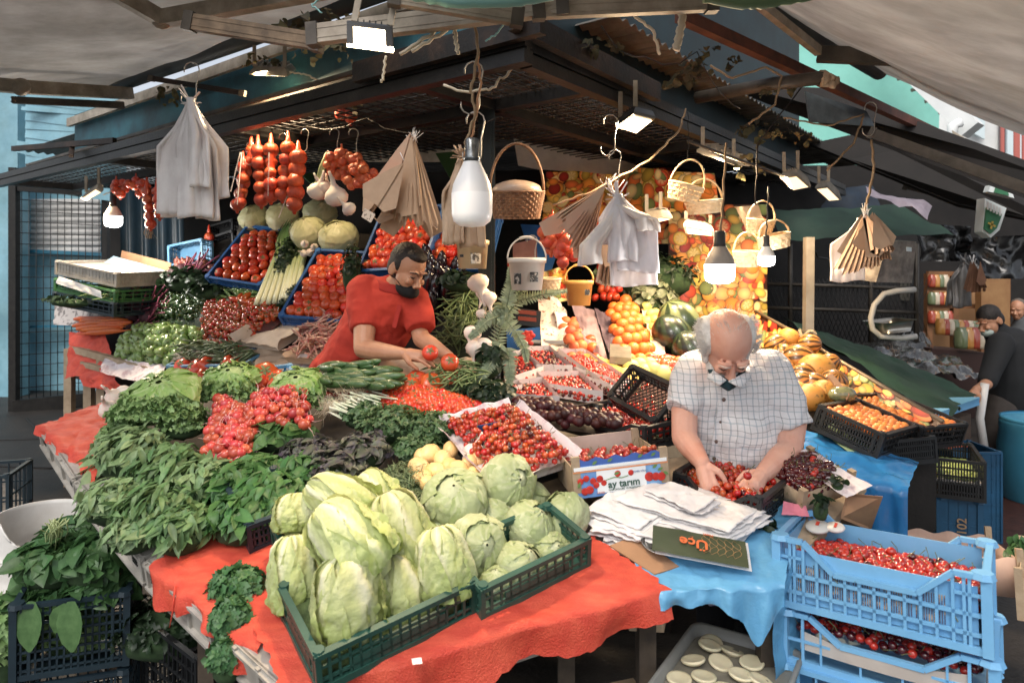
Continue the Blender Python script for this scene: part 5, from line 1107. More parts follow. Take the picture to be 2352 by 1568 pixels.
tag(sheet('mesh_cloth', [LW(190, 885), LW(285, 905), LW(262, 850), LW(180, 845)], 16, 12, M_redc, .04, 8, seed=5), 'bunched red raffia tail below the hung red cloth', 'cloth')
tag(sheet('print_paper', [LW(232, 855, .12), LW(350, 885, .12), LW(385, 838, .05), LW(245, 818, .05)], 20, 12, M_lil, .03, 6), 'lilac printed paper hanging under the bell peppers', 'paper')
tag(sheet('print_cloth', [LW(122, 745, .1), LW(232, 752, .1), LW(240, 715, .1), LW(128, 700, .1)], 14, 10, mat('grey_flower_print', '#b9b1ac', '#77706e', rough=.7, ns=22, contrast=(.5, .56)), .02, 8), 'grey flower printed cloth under the stacked trays', 'cloth')
for i in range(16):
 x0 = 172+R.uniform(-4, 30); y = 735+i*2.2+R.uniform(-3, 3); a = LW(x0, y, .12); b = LW(x0+90+R.uniform(-8, 20), y-6+R.uniform(-6, 6), .12)
 d = b-a; place(CARROT[i % 3], 'carrot', xf(b if i % 2 else a, rotm(-d if i % 2 else d), (1.15, 1.15, d.length/.26)), 'carrot in the pile above the hung red cloth', 'carrot', 'carrots')
scat(BELL, 'bell_pepper', 'pale green bell pepper in the heap beside the carrots', 'pepper', 'green bell peppers', lp((262, 820), (420, 850), (478, 760), (300, 750), bulge=.08), 12, 8, .3, (.95, 1.25), lambda u, v: (R.gauss(0, .7), -1, R.gauss(.3, .5)))
bed('pepper_bed', 'dark sheet underneath the bell peppers in the heap', lp((258, 825), (420, 855), (480, 755), (295, 745), bulge=.06), mat('under_green', '#4d6620', '#33481a', rough=.6, ns=40), .05, cat='peppers')
scat(DPEP, 'green_pepper', 'small dark green pepper in the heap above the bell peppers', 'pepper', 'dark green peppers', lp((340, 745), (450, 745), (500, 695), (385, 672), bulge=.07), 13, 10, .3, (.9, 1.3), lambda u, v: (R.gauss(0, 1), -.7, R.gauss(.2, .6)))
scat(LPEP, 'long_pepper', 'long light green pepper beside the leek bundle', 'pepper', 'long green peppers', lp((440, 700), (600, 695), (580, 665), (480, 665), bulge=.03), 9, 4, .3, (.9, 1.1), lambda u, v: (-1+R.gauss(0, .4), -.2, .3+R.gauss(0, .3)))
bed('pepper_bed', 'dark sheet underneath the dark green peppers', lp((335, 750), (600, 740), (600, 665), (380, 660), bulge=.04), mat('under_dark_green', '#24351a', '#192713', rough=.6, ns=40), .05, cat='peppers')
scat(RPEP, 'red_pepper', 'small round ended red pepper in the tall red heap', 'pepper', 'red peppers', lp((470, 788), (560, 800), (640, 712), (456, 690), bulge=.07), 17, 11, .25, (.85, 1.1), lambda u, v: (R.gauss(0, .45), -1, R.gauss(.15, .4)))
scat(RPEP, 'red_pepper', 'small round ended red pepper in the tall red heap', 'pepper', 'red peppers', lp((560, 720), (650, 735), (640, 700), (500, 690), bulge=.05), 9, 4, .25, (.95, 1.2), lambda u, v: (R.gauss(0, 1), -.4, R.gauss(.15, .4)))
bed('pepper_bed', 'dark sheet underneath the red peppers', lp((462, 792), (565, 806), (655, 712), (450, 690), bulge=.05), mat('under_red', '#541208', '#2d0b06', rough=.5, ns=40), .05, cat='peppers')
# beetroots and onions
BT = [(405, 633, 22), (433, 640, 24), (290, 690, 22), (330, 705, 22), (350, 690, 18), (310, 725, 20), (340, 728, 20), (372, 640, 18), (420, 622, 18), (285, 712, 16), (362, 712, 16), (300, 745, 14), (325, 748, 16)]
for k, (x, y, r_) in enumerate(BT):
 c = LW(x, y, .05); f = c.y/FPX; place(BEET[k % 2], 'beetroot', xf(c, rotm((.9, -.5, .35+R.gauss(0, .2))), r_*f/.045), 'dark beetroot with pink stalks beside the stacked trays', 'beetroot', 'beetroots')
for i in range(26):
 c = LW(400+R.uniform(0, 85), 598+R.uniform(0, 25), .03); place(ONI[0], 'onion', xf(c, rotm((R.gauss(0, .6), -.3, 1)), 1.0), 'dark red onion on the ledge behind the beetroots', 'onion', 'dark onions')
bunch('beet_greens', 'dark beet leaves between the beetroots and green peppers', 'greens', LW(450, 645), (.28, .2, .12), 200, .07, .05, M_dark, shape=ROUND)
bunch('beet_greens', 'dark beet leaves under the blue tomato crate', 'greens', LW(490, 668), (.2, .15, .07), 120, .07, .05, M_dark, shape=ROUND)
# stacked trays
def traypx(name, label, xa, ya, xb, yb, xc, yc, hpx, m, d0, **k):
 A, B, C = P(xa, ya, d0), P(xb, yb, d0-.0), P(xc, yc, d0+.35); C.z = A.z; return crate_at(name, label, A, B, C, hpx/FPX*d0, m, **k)
T_ = [(125, 700, 262, 728, 30, M_navy, 'dark teal tray lowest in the stack by the wire gate'), (128, 668, 265, 698, 28, M_green2, 'green tray of flat beans in the stack by the wire gate')]
for k, (xa, ya, xb, yb, h_, m_, lab) in enumerate(T_):
 A, B = P(xa, ya, 5.3), P(xb, yb, 4.95); C = A+V((.28, .3, 0)); crate_at('produce_tray', lab, A, B, C, h_/FPX*5.1, m_, nh=2, nvl=12, nvw=6, group='trays stacked by the wire gate', post=.05)
A, B = P(130, 630, 5.3), P(268, 660, 4.95); C = A+V((.3, .32, 0)); r, M, L, W = crate_at('produce_tray', 'grey white tray holding a folded card on top of the stack', A, B, C, .1, M_grayp, nh=2, nvl=18, nvw=14, group='trays stacked by the wire gate', post=.045, solid=True)
tag(sheet('folded_card', [M @ V((.05, .05, .085)), M @ V((L-.05, .04, .085)), M @ V((L-.05, W-.02, .1)), M @ V((.05, W-.03, .1))], 6, 4, M_paper, .006), 'cream card lying in the top tray of the stack', 'card')
tag(sheet('folded_card', [M @ V((.1, W-.12, .1)), M @ V((L-.02, W-.12, .1)), M @ V((L-.02, W-.04, .11)), M @ V((.1, W-.04, .15))], 6, 4, mat('pale_blue_card', '#9dc0d4', '#8fb2c6', rough=.7), .006), 'pale blue folded card in the top tray of the stack', 'card')
o = panel('board', [M @ V((.12, W, .1)), M @ V((L, W, .1)), M @ V((L, W, .17)), M @ V((.14, W, .2))], M_board, .006); tag(o, 'brown cardboard flap behind the folded cards', 'cardboard')
bb = [None]
scat([BEAN[i] for i in range(6)], 'flat_bean', 'dark flat bean in the green tray of the stack', 'bean', 'beans in the stacked tray', patch(P(150, 655, 5.2), P(265, 690, 4.95), P(330, 640, 5.2), P(200, 630, 5.5)), 12, 6, .4, (.9, 1.2), lambda u, v: (1, R.gauss(0, .5), R.gauss(0, .2)))
tag(sheet('plastic_strip', [P(128, 650, 5.2), P(237, 686, 4.9), P(232, 668, 4.9), P(136, 634, 5.2)], 16, 5, M_white, .02, 9), 'white plastic strip hanging over the green tray', 'plastic strip')
bunch('greens', 'dark greens in the lowest tray of the stack', 'greens', P(190, 690, 5.2), (.3, .15, .05), 130, .06, .03, M_dark)
# light blue empty crate, black crates, dark curtain
def tilted(label, xa, ya, xb, yb, xc, yc, da, db, dc, Hh, m, **k):
 return crate_at('plastic_crate', label, P(xa, ya, da), P(xb, yb, db), P(xc, yc, dc), Hh, m, **k)
tilted('pale blue empty crate standing on edge beside the dark curtain', 415, 615, 490, 600, 398, 575, 5.6, 5.5, 5.65, .12, M_lblue, nh=3, nvl=6, nvw=4)
tilted('black empty crate behind the pale blue one', 500, 600, 562, 580, 490, 560, 5.7, 5.6, 5.75, .12, M_blackp, nh=3, nvl=8, nvw=5)
tilted('black empty crate leaning against the back under the onion nets', 505, 570, 560, 555, 495, 530, 5.9, 5.8, 5.95, .12, M_blackp, nh=3, nvl=8, nvw=5)
tag(sheet('dark_curtain', [P(278, 640, 5.9), P(430, 640, 5.7), P(425, 430, 5.7), P(275, 430, 5.9)], 40, 12, mat('navy_curtain', '#142a38', '#0f2029', rough=.5, ns=4), 0, droop=lambda u, v: (0, .06*math.sin(u*24)+.03*math.sin(u*51), 0)), 'dark navy plastic curtain beside the white bulb', 'curtain')
tag(sheet('clear_bag', [P(545, 560, 5.5), P(605, 560, 5.5), P(600, 490, 5.5), P(550, 485, 5.5)], 12, 12, mat('dull_film', '#5b5850', '#423f39', rough=.2, coat=.5), .06, 6), 'dusty clear plastic bag hanging behind the red onion strings', 'bag')
# tomato crates
def tomcrate(label, A, B, C, Hh, nu, nv, tl, m=M_blue, prot=TOM, s=(.95, 1.15)):
 r, M, L, W = crate_at('tomato_crate', label, A, B, C, Hh, m, nh=1, nvl=7, nvw=9, group='blue crates of tomatoes', post=.04, solid=True)
 mb = MB(); mb.box((L/2, W/2, .012), (L-.02, W-.02, .01)); mb.obj('paper_liner', M_paper, r, smooth=False)
 fn = inbox(M, L, W, Hh*.75, .03, .02); zz = (M.to_3x3() @ V((0, 0, 1)))
 res = scat(prot, 'tomato', tl, 'tomato', 'ripe tomatoes', fn, nu, nv, .14, s, lambda u, v: zz+V((R.gauss(0, .4), R.gauss(0, .4), R.gauss(0, .4))))
 mb = MB(); mb.box((L/2, W/2, Hh*.4), (L-.05, W-.05, .01)); mb.obj('tomato_layer', mat('under_tomato', '#7c1a0e', '#5a120a', rough=.5), r, smooth=False)  # dark slab whose colour carries the shade below the top tomatoes
 return r
dd = 5.05
tomcrate('blue crate of tomatoes tipped up beside the leeks', P(488, 652, 5.05), P(610, 672, 4.85), P(582, 535, 5.35), .08, 5, 8, 'ripe tomato in the blue crate beside the leeks')
tomcrate('blue crate of tomatoes tipped up behind the borlotti beans', P(655, 745, 4.15), P(800, 758, 4.05), P(705, 592, 4.55), .08, 6, 9, 'ripe tomato in the blue crate beside the red shirted man')
tomcrate('dark blue crate of tomatoes behind the head of the red shirted man', P(838, 640, 4.2), P(985, 632, 4.0), P(862, 508, 4.5), .08, 7, 7, 'ripe tomato in the crate behind the man\'s head')
tomcrate('dark blue crate of tomatoes between the head and the steel post', P(960, 640, 4.05), P(1120, 640, 3.95), P(965, 515, 4.4), .08, 6, 6, 'ripe tomato in the crate beside the steel post', s=(1.0, 1.3))
# beef tomatoes in a pale blue crate
A, B, C = LW(396, 868, .05), LW(570, 868, .05), LW(388, 835, -.2)
crate_at('tomato_crate', 'pale blue crate of beef tomatoes under the flat beans', A, B, C, .09, M_lblue, nh=1, nvl=6, nvw=4, group='pale blue crates of beef tomatoes', mesh=True)
for k, (x, y, s) in enumerate(((420, 840, 1.0), (450, 848, 1.25), (478, 838, 1.0), (440, 865, 1.0), (472, 862, .9), (520, 835, .9), (540, 832, .7))):
 place(BIGTOM[k % 2], 'beef_tomato', xf(LW(x, y, .15), rotm((R.gauss(0, .4), -.8, .8)), s), 'large ribbed tomato in the pale blue crate behind the curly lettuces', 'tomato', 'beef tomatoes')
for k, (x, y, s) in enumerate(((608, 862, 1.1), (632, 872, .8), (590, 880, .8), (918, 878, .7), (955, 872, .8), (990, 880, .85), (945, 886, .7), (1015, 860, .7), (1035, 870, .7))):
 place(BIGTOM[k % 2], 'beef_tomato', xf(T1(x, y, .1), rotm((R.gauss(0, .4), -.8, .8)), s), 'large tomato between the curly lettuces' if k < 3 else 'large tomato behind the cherry tomatoes', 'tomato', 'beef tomatoes')
crate_at('tomato_crate', 'pale blue crate corner below the large tomatoes and curly lettuce', T1(585, 895, .02), T1(670, 885, .02), T1(590, 870, .02), .05, M_lblue, nh=1, nvl=5, nvw=3, group='pale blue crates of beef tomatoes')
# box of printed board, beans
A, B, C = LW(548, 800, .1), LW(660, 812, .1), LW(590, 745, -.15)
M, L, W = papertray('cream board tray printed with two red pears and small lettering', LW(545, 792, .12), LW(640, 806, .12), LW(640, 740, -.15), .07, M_paper, .05, wob=.02)
pr = bpy.data.objects[[o.name for o in bpy.data.objects if o.get('label', '').startswith('cream board tray')][0]]
mb = MB(); mb.ball((L*.5, W-.0, .045), (.022, .002, .024), 12, 6); mb.ball((L*.5, W+.002, .068), (.008, .002, .012), 8, 6); mb.ball((L*.85, W*.5, .006), (.028, .014, .001), 10, 5); mb.obj('printed_pear', mat('print_dark_red', '#a33a24', '#7d2417', rough=.7, ns=30), pr)
text(pr, 'Lila Kiraz', Matrix.Translation((L*.26, W-.004, .035)) @ Matrix.Rotation(PI/2, 4, 'X'), .03, mat('ink_red_brown', '#b55a3c', rough=.7), .0004, shear=.25)
tag(sheet('crumpled_paper', [LW(470, 835, .12), LW(640, 860, .12), LW(700, 800, .0), LW(560, 800, .1)], 26, 16, M_kraft2, .05, 7), 'crumpled pale wrapping paper under the printed board tray', 'paper')
tag(sheet('crumpled_paper', [LW(392, 835, .14), LW(520, 845, .14), LW(500, 800, .0), LW(410, 795, .1)], 20, 12, mat('newsprint', '#8d857a', '#5d574f', rough=.8, ns=60, contrast=(.45, .55)), .05, 7), 'newspaper wrapped around the flat beans', 'paper')
FB = [proto('flat_bean_mesh', curvy(.12, .006, wig=.25), mat('flat_bean_skin', '#6c7c45', '#536335', rough=.5, rnd=.3)) for i in range(4)]
scat(FB, 'flat_bean', 'flat green bean in the pile in front of the bell peppers', 'bean', 'flat beans', lp((410, 838), (590, 838), (570, 800), (420, 790), bulge=.05, up=.1), 15, 6, .4, (.9, 1.3), lambda u, v: (1, R.gauss(0, .5), R.gauss(0, .35)))
papertray('pale paper lined box of pink speckled beans', LW(665, 835, .15), LW(765, 838, .15), LW(672, 790, -.1), .06, M_kraft2, .04)
scat(BORL, 'borlotti_bean', 'pink speckled bean pod beside the red shirted man', 'bean', 'borlotti bean pods', lp((668, 820), (765, 825), (775, 735), (720, 740), bulge=.06, up=.08), 10, 11, .4, (.85, 1.15), lambda u, v: (R.gauss(0, 1), -.3, R.gauss(.5, .6)))
bed('bean_bed', 'dark sheet underneath the pink bean pods', lp((665, 822), (768, 826), (780, 735), (715, 740), bulge=.04), mat('under_pink', '#7d4740', '#553028', rough=.8, ns=60), .04, cat='beans')
tag(sheet('white_sack', [LW(640, 872, .1), LW(735, 872, .1), LW(740, 820, .05), LW(650, 820, .05)], 14, 10, mat('dull_white_sack', '#b9b1b0', '#a49a9c', rough=.7), .03, 7), 'dull white sack below the pink speckled beans', 'sack')
# leeks
M_leek = mat('leek', '#ffffff', rough=.4, vcol=True, rnd=.1)
def leek():
 mb = MB(); n = 10; pts = [(0, 0, .62*i/n) for i in range(n+1)]
 mb.tube(pts, [.013, .014]+[.0135]*(n-1), 8); mb.c = [mixc((.72, .72, .50), (.22, .33, .08), (v[2]-.12)/.4) for v in mb.v]
 for k in range(5):
  a = k*1.3; b = len(mb.v); mb.leaf((0, 0, .48), (.35*math.cos(a), .35*math.sin(a), 1), (math.cos(a), math.sin(a), 0), .3, .03, .5, .3, shape=(.6, 1, .8, .3, 0)); mb.c = mb.c[:b]+[(.13, .24, .07)]*(len(mb.v)-b)
 return mb
LEEK = [proto('leek_mesh', leek(), M_leek) for _ in range(2)]
for k in range(9):
 a = LW(588+k*14 if k < 6 else 650+(k-6)*14, 700-k*1.5, .12); b = LW(652+k*7, 545, .05); d = b-a
 place(LEEK[k % 2], 'leek', xf(a, rotm(d, k), (1.3, 1.3, d.length/.62)), 'long pale leek leaning up between the two blue tomato crates', 'leek', 'leeks')
bunch('dark_greens', 'dark parsley clump between the leeks and the second tomato crate', 'greens', LW(665, 620, .0), (.11, .1, .25), 260, .045, .035, M_dark, shape=LOBE)
bunch('dark_greens', 'dark leaves at the foot of the leeks', 'greens', LW(690, 700, .0), (.14, .1, .14), 160, .05, .035, M_dark, shape=LOBE)
bunch('dark_greens', 'dark parsley sprig over the corner of the second tomato crate', 'greens', P(808, 625, 4.1), (.07, .06, .17), 160, .04, .03, M_dark, shape=LOBE)
# cabbages
for k, (x, y, r_, d, lab) in enumerate(((603, 508, 32, 5.5, 'pale cabbage on the shelf above the blue tomato crate'), (662, 510, 36, 5.4, 'cabbage behind the leek tops'), (728, 545, 40, 4.9, 'yellowish cabbage behind the small garlic heads'), (790, 560, 44, 4.75, 'crinkled pale cabbage in front of the net of orange onions'), (740, 500, 36, 5.3, 'dark cabbage in the shadow behind the other cabbages'))):
 s = r_/FPX*d/.112; place(CAB[k % 2], 'cabbage', xf(P(x, y, d)-V((0, .1, .06)), rotm((R.uniform(-.4, .4), -.6, .8)), s), lab, 'cabbage', 'cabbages')
for k, (x, y) in enumerate(((700, 560), (712, 580), (698, 582), (722, 568), (835, 590))):
 place(GAR[k % 3], 'garlic_bulb', xf(P(x, y, 4.6), rotm((R.gauss(0, .5), -1, .3)), 1.0), 'small garlic bulb lying by the yellowish cabbage', 'garlic', 'garlic bulbs by the cabbages')
# eggplants, green beans
M_egg = mat('aubergine_skin', '#1a0f16', '#22131d', rough=.16, coat=.6, rnd=.2)
EGG = [proto('aubergine_mesh', veg(.2, .03, [.3, .6, .75, .85, 1, 1, .8, .2], 12, .02), M_egg)]
for i in range(26):
 x = 965+R.uniform(0, 75); y = 640+R.uniform(0, 125); c = P(x, y, 4.0-(y-640)*.001+R.uniform(0, .05)); place(EGG[0], 'aubergine', xf(c, rotm((R.gauss(0, .25), -.25, .9)), R.uniform(.9, 1.2)), 'glossy dark aubergine between the man and the green beans', 'aubergine', 'aubergines')
bunch('dark_greens', 'dark leaves under the cream bucket', 'greens', P(1060, 645, 3.85), (.14, .1, .06), 200, .05, .035, M_dark, shape=ROUND)
scat(BEAN, 'green_bean', 'thin green bean in the tall heap behind the garlic', 'bean', 'green beans', patch(P(1000, 800, 3.7), P(1120, 800, 3.65), P(1105, 668, 3.95), P(1040, 668, 3.95), bulge=.06, n=(0, -1, .4)), 11, 14, .45, (.9, 1.3), lambda u, v: (R.gauss(0, 1), -.2, R.gauss(0, .7)))
bed('bean_bed', 'dark sheet underneath the green beans in the tall heap', patch(P(995, 815, 3.7), P(1130, 815, 3.65), P(1115, 660, 3.95), P(1040, 660, 3.95), bulge=.05, n=(0, -1, .4)), mat('under_bean', '#35421d', '#232c13', rough=.8, ns=70), .03, cat='beans')
scat(BEAN, 'green_bean', 'thin green bean in the low heap beside the cherry tomatoes', 'bean', 'green beans', patch(T1(985, 890, .1), T1(1110, 905, .1), T1(1100, 845, .1), T1(1000, 850, .1), bulge=.03), 11, 8, .45, (.8, 1.1), lambda u, v: (R.gauss(0, 1), -.5, R.gauss(0, .4)))
bed('bean_bed', 'dark sheet underneath the green beans in the low heap', patch(T1(980, 895, .08), T1(1120, 910, .08), T1(1110, 845, .08), T1(995, 850, .08), bulge=.03), mat('under_bean', '#35421d'), .02, cat='beans')
# cucumbers, cherry tomatoes
for i in range(52):
 t = R.random(); y = 838+R.random()*52; x = 745+(y-838)*.2+R.uniform(-30, 120)*(.6+.4*(y-838)/52); c = T1(x, y, .08+.05*math.sin(PI*(x-700)/220)); place(CUC[i % 3], 'cucumber', xf(c, rotm((.9+R.gauss(0, .2), -.45+R.gauss(0, .3), .12)), R.uniform(.85, 1.1)), 'dark green cucumber heaped in front of the red shirt', 'cucumber', 'cucumbers')
bed('cucumber_bed', 'dark sheet underneath the cucumbers in the heap', patch(T1(715, 900, .02), T1(900, 900, .02), T1(890, 850, .02), T1(740, 840, .02)), mat('under_cucumber', '#1b2c12'), .0, cat='cucumbers')
fnc = patch(T1(845, 935, .06), T1(1110, 975, .05), T1(1135, 935, .06), T1(905, 878, .08), bulge=.03)
scat(CTOM, 'cherry_tomato', 'small cherry tomato in the heap behind the parsley', 'tomato', 'cherry tomatoes', fnc, 25, 11, .28, (.85, 1.2), lambda u, v: (R.gauss(0, .6), -.4, R.gauss(.8, .4)), zj=.006)
bed('tomato_bed', 'dark sheet underneath the cherry tomatoes', fnc, mat('under_tomato', '#7c1a0e'), .02, cat='tomatoes')
bunch('herb_sprig', 'dark green vine leaves over the end of the cherry tomatoes by the post', 'leaves', T1(1120, 900, .1), (.12, .1, .05), 150, .045, .035, M_dark, shape=ROUND)
tag(sheet('wrapping_paper', [T1(850, 875, .06), T1(1090, 880, .06), T1(1100, 820, .1), T1(880, 820, .1)], 30, 20, M_kraft2, .03, 6), 'crumpled pale paper under the hands of the red shirted man', 'paper')

# ================================================================= BACK DISPLAY, fruit side
def RW(x, y, up=0): return P(x, y, 3.2+(940-y)*.0053-up)
def rp(*pts, bulge=0, up=0): return patch(*[RW(x, y, up) for x, y in pts], bulge=bulge)
fs = empty('fruit_stand', 'sloping stand under the fruit trays and melons', 'stand', loc=V((1.2, 4, 0)))
q = [p_-Z*.16 for p_ in [RW(1150, 960, -.12), RW(1560, 1010, -.3), RW(2050, 1035, -.4), RW(2150, 985, -.15), RW(1760, 745, -.15), RW(1560, 700, -.15), RW(1180, 730, -.15)]]
mb = MB(); n = len(q); mb.add(q+[V((p.x, p.y, p.z-.3)) for p in q], [tuple(range(n))]+[(i, (i+1) % n, (i+1) % n+n, i+n) for i in range(n)]); mb.obj('stand_board', M_dwall, fs, smooth=False)
for p in (q[2], q[3], q[1]):
 mb = MB(); mb.bar((p.x-.05, p.y+.15, 0), p-Z*.1+V((0, 1, 0))*.15, .07); mb.obj('leg', M_dwall, fs, smooth=False)
M_tray = mat('white_paper_tray', '#d9cfcd', '#c9bdbd', rough=.6, bump=.1, ns=8)
TR = [((1160, 942), (1252, 912), (1160, 905), 0, 'small white tray of dark red cherries against the post'),]
trs = [(((1165, 892), (1235, 868), (1180, 826)), .15, 'white tray of cherries nearest the steel post'), (((1240, 888), (1312, 862), (1212, 830)), .4, 'white tray of deep red cherries behind the first tray'),
       (((1215, 920), (1270, 895), (1165, 896)), .25, 'white tray of cherries beside the plums'), (((1300, 928), (1375, 898), (1235, 890)), .2, 'white tray of cherries in the middle of the six trays'), (((1382, 925), (1432, 895), (1310, 878)), .8, 'half empty white tray with a row of dark cherries')]
def quadtray(label, p00, p10, p11, p01, dark, nu, nv, fill=1.0, up=.0, H_=.065):
 a, b, c, d = [RW(x, y, 0) for x, y in (p00, p10, p11, p01)]
 r = empty('paper_tray', label, 'tray', 'white paper trays of cherries', loc=(a+c)/2)
 mb = MB(); mb.add([a, b, c, d], [(0, 1, 2, 3)]); mb.obj('base', M_tray, r, smooth=False)
 for p, q_ in ((a, b), (b, c), (c, d), (d, a)):
  mb = MB(); ss = R.random()*9; mb.grid(lambda u, v: p.lerp(q_, u)+Z*(H_*v+.004*nz((u*6, ss, 0))*v), 8, 2); mb.obj('side', M_tray, r)
 fn = patch(a+Z*.03, b+Z*.03, b.lerp(c, fill)+Z*.03, a.lerp(d, fill)+Z*.03, .008)
 cherries(fn, nu, nv, 'cherry', 'cherries in trays', dark, single=False, s=(.9, 1.15), layers=2)
quadtray('white tray of cherries nearest the steel post', (1160, 900), (1248, 868), (1200, 828), (1160, 838), .3, 12, 9)
quadtray('white tray of deep red cherries behind the post side tray', (1232, 865), (1315, 866), (1262, 820), (1205, 822), .55, 12, 9)
quadtray('white tray of cherries beside the plums', (1185, 935), (1285, 942), (1245, 895), (1165, 905), .3, 13, 8)
quadtray('white tray of cherries in the middle of the six', (1262, 910), (1385, 930), (1330, 880), (1232, 882), .25, 15, 9)
quadtray('long white tray of dark cherries with one end bare', (1345, 892), (1440, 925), (1400, 895), (1318, 870), .9, 14, 4)
quadtray('small white tray of cherries low against the post', (1158, 925), (1200, 912), (1180, 892), (1158, 895), .3, 6, 5)
a, b, c, d = (1395, 935), (1442, 912), (1365, 850), (1272, 825)
quadtray('largest white tray of bright cherries beside the bananas', (1402, 915), (1448, 898), (1345, 828), (1282, 826), .03, 9, 22)
bed('cherry_bed', 'dark sheet underneath the cherries in the trays', rp((1160, 935), (1420, 940), (1440, 890), (1180, 822)), mat('under_cherry', '#5c120c', '#3a0a0a', rough=.5), .03, cat='cherries')
# plums
scat(PLUM, 'plum', 'dark purple plum in the heap before the white trays', 'plum', 'dark plums', patch(T1(1160, 938, .08), T1(1420, 985, .07), T1(1432, 960, .08), T1(1200, 912, .09), bulge=.008), 18, 3, .3, (.9, 1.25), zj=.01)
scat(PLUM, 'plum', 'dark purple plum in the heap before the white trays', 'plum', 'dark plums', patch(T1(1155, 955, .06), T1(1300, 975, .05), T1(1350, 958, .08), T1(1180, 925, .08)), 9, 2, .3, (.8, 1.1), zj=.01)
bed('plum_bed', 'dark sheet underneath the plums in the heap', patch(T1(1150, 960, .05), T1(1420, 990, .05), T1(1435, 955, .06), T1(1180, 910, .07)), mat('under_plum', '#1d0a0e'), .02, cat='plums')
# black crates by the bearded man
A, B, C = P(1288, 988, 2.95), P(1480, 1038, 2.6), P(1380, 960, 3.2)
rr_, Mx, Lx, Wx = crate_at('fruit_crate', 'black plastic crate of cherries behind the printed box', A, B, C, .09, M_blackp, nh=2, nvl=14, nvw=8, dip=.035)
cherries(inbox(Mx, Lx, Wx, .06, .02), 17, 9, 'cherry', 'cherries', .15, single=False, layers=2)
tag(panel('price_card', [P(1420, 960, 3.0), P(1462, 972, 2.95), P(1458, 998, 2.9), P(1418, 985, 2.95)], mat('salmon_card', '#d99a86', rough=.7), .003), 'salmon pink card in the black cherry crate', 'card')
A, B, C = P(1424, 938, 3.0), P(1532, 1000, 2.75), P(1452, 858, 3.1)
M, L, W = frame(A, B, C); sc_ = crate('fruit_crate', 'black mesh crate standing on edge beside the shirt sleeve', M, L, W, .1, M_blackp, mesh=True, nvl=14, nvw=10, nh=1, dip=0, base=False)
mb = MB()
for k in range(-12, 16):
 for s in (0, 1):
  x0 = L*k/12; q = [V((x0+(y if s else -y+L*.3), y, .004)) for y in np.linspace(0, W, 12)]; q = [p_ for p_ in q if 0 <= p_.x <= L]
  if len(q) > 1: mb.bar(q[0], q[-1], .003, .003)
mb.obj('mesh_floor', M_blackp, sc_, smooth=False)
fn2 = patch(P(1440, 930, 3.12), P(1535, 975, 2.9), P(1545, 900, 3.05), P(1460, 880, 3.2)); cherries(fn2, 14, 9, 'cherry', '', .1, single=False, s=(1.1, 1.4))
bed('cherry_bed', 'dark sheet among the cherries behind the mesh of the standing crate', fn2, mat('under_cherry2', '#45201c', rough=.6), -.02, cat='cherries')
tag(sheet('violet_paper', [P(1380, 955, 3.1), P(1480, 985, 2.9), P(1470, 960, 3.0), P(1390, 930, 3.2)], 16, 10, mat('violet_paper', '#5e5478', '#4b4264', rough=.7), .03, 12), 'crumpled violet paper between the plums and the standing crate', 'paper')
for k, (x, y, d) in enumerate(((1222, 942, 2.95), (1372, 935, 3.05))):
 mb = MB(); mb.tube([P(x, y+16, d), P(x+2, y-8, d)], [.016, .024], 10); tag(mb.obj('crate_corner_peg', M_blackp), ['black peg at the back corner of the lilac paper tray', 'black peg between the plums and the half empty tray'][k], 'peg')
# steel pan, scale, carton, paper cones
mb = MB(); o_ = empty('steel_pan', 'flat steel pan behind the white cherry trays', 'pan', loc=P(1250, 808, 3.95))
M, L, W = frame(RW(1205, 815), RW(1305, 818), RW(1200, 793)); mb = MB(); rings = [ring(L, W, 0, -.01, .03), ring(L, W, .03, .0, .03), ring(L, W, .034, .008, .03)]
for rg in rings: mb.v += [tuple(M @ x) for x in rg]
n = len(rings[0]); mb.f = [(i*n+k, i*n+(k+1) % n, (i+1)*n+(k+1) % n, (i+1)*n+k) for i in range(2) for k in range(n)]+[tuple(range(n))]; mb.m = [0]*len(mb.f); mb.obj('pan_body', mat('brushed_steel', '#a8a39a', rough=.3, metal=.9), o_)
s_ = empty('digital_scale', 'black digital scale with red number windows beside the post', 'scale', loc=P(1215, 725, 4.0))
hs_ = panel('housing', [(1184, 708, 4.0), (1243, 715, 4.0), (1240, 752, 4.0), (1182, 744, 4.0)], M_blackp, .06, s_)
for y in (716, 731): panel('display', [(1190, y-5, 3.995), (1232, y-1, 3.995), (1232, y+8, 3.995), (1190, y+4, 3.995)], mat('lcd_brown', '#7a3423', rough=.3), .004, hs_)
c_ = empty('printed_carton', 'blue carton printed with a bunch of red cherries under the scale', 'carton', loc=P(1215, 780, 3.95))
panel('carton_face', [(1163, 760, 3.97), (1240, 752, 3.97), (1246, 800, 3.97), (1165, 806, 3.97)], M_blue, .1, c_)
mb = MB()
for k in range(26): mb.ball(P(1216+R.gauss(0, 9), 772+R.uniform(-10, 18), 3.962), (.013, .003, .013), 8, 5)
mb.obj('printed_cherries', mat('print_red', '#cf3222'), c_)
PRT = mat('speckled_print_paper', '#cdbfb4', '#8d5f52', rough=.75, ns=34, contrast=(.56, .62))
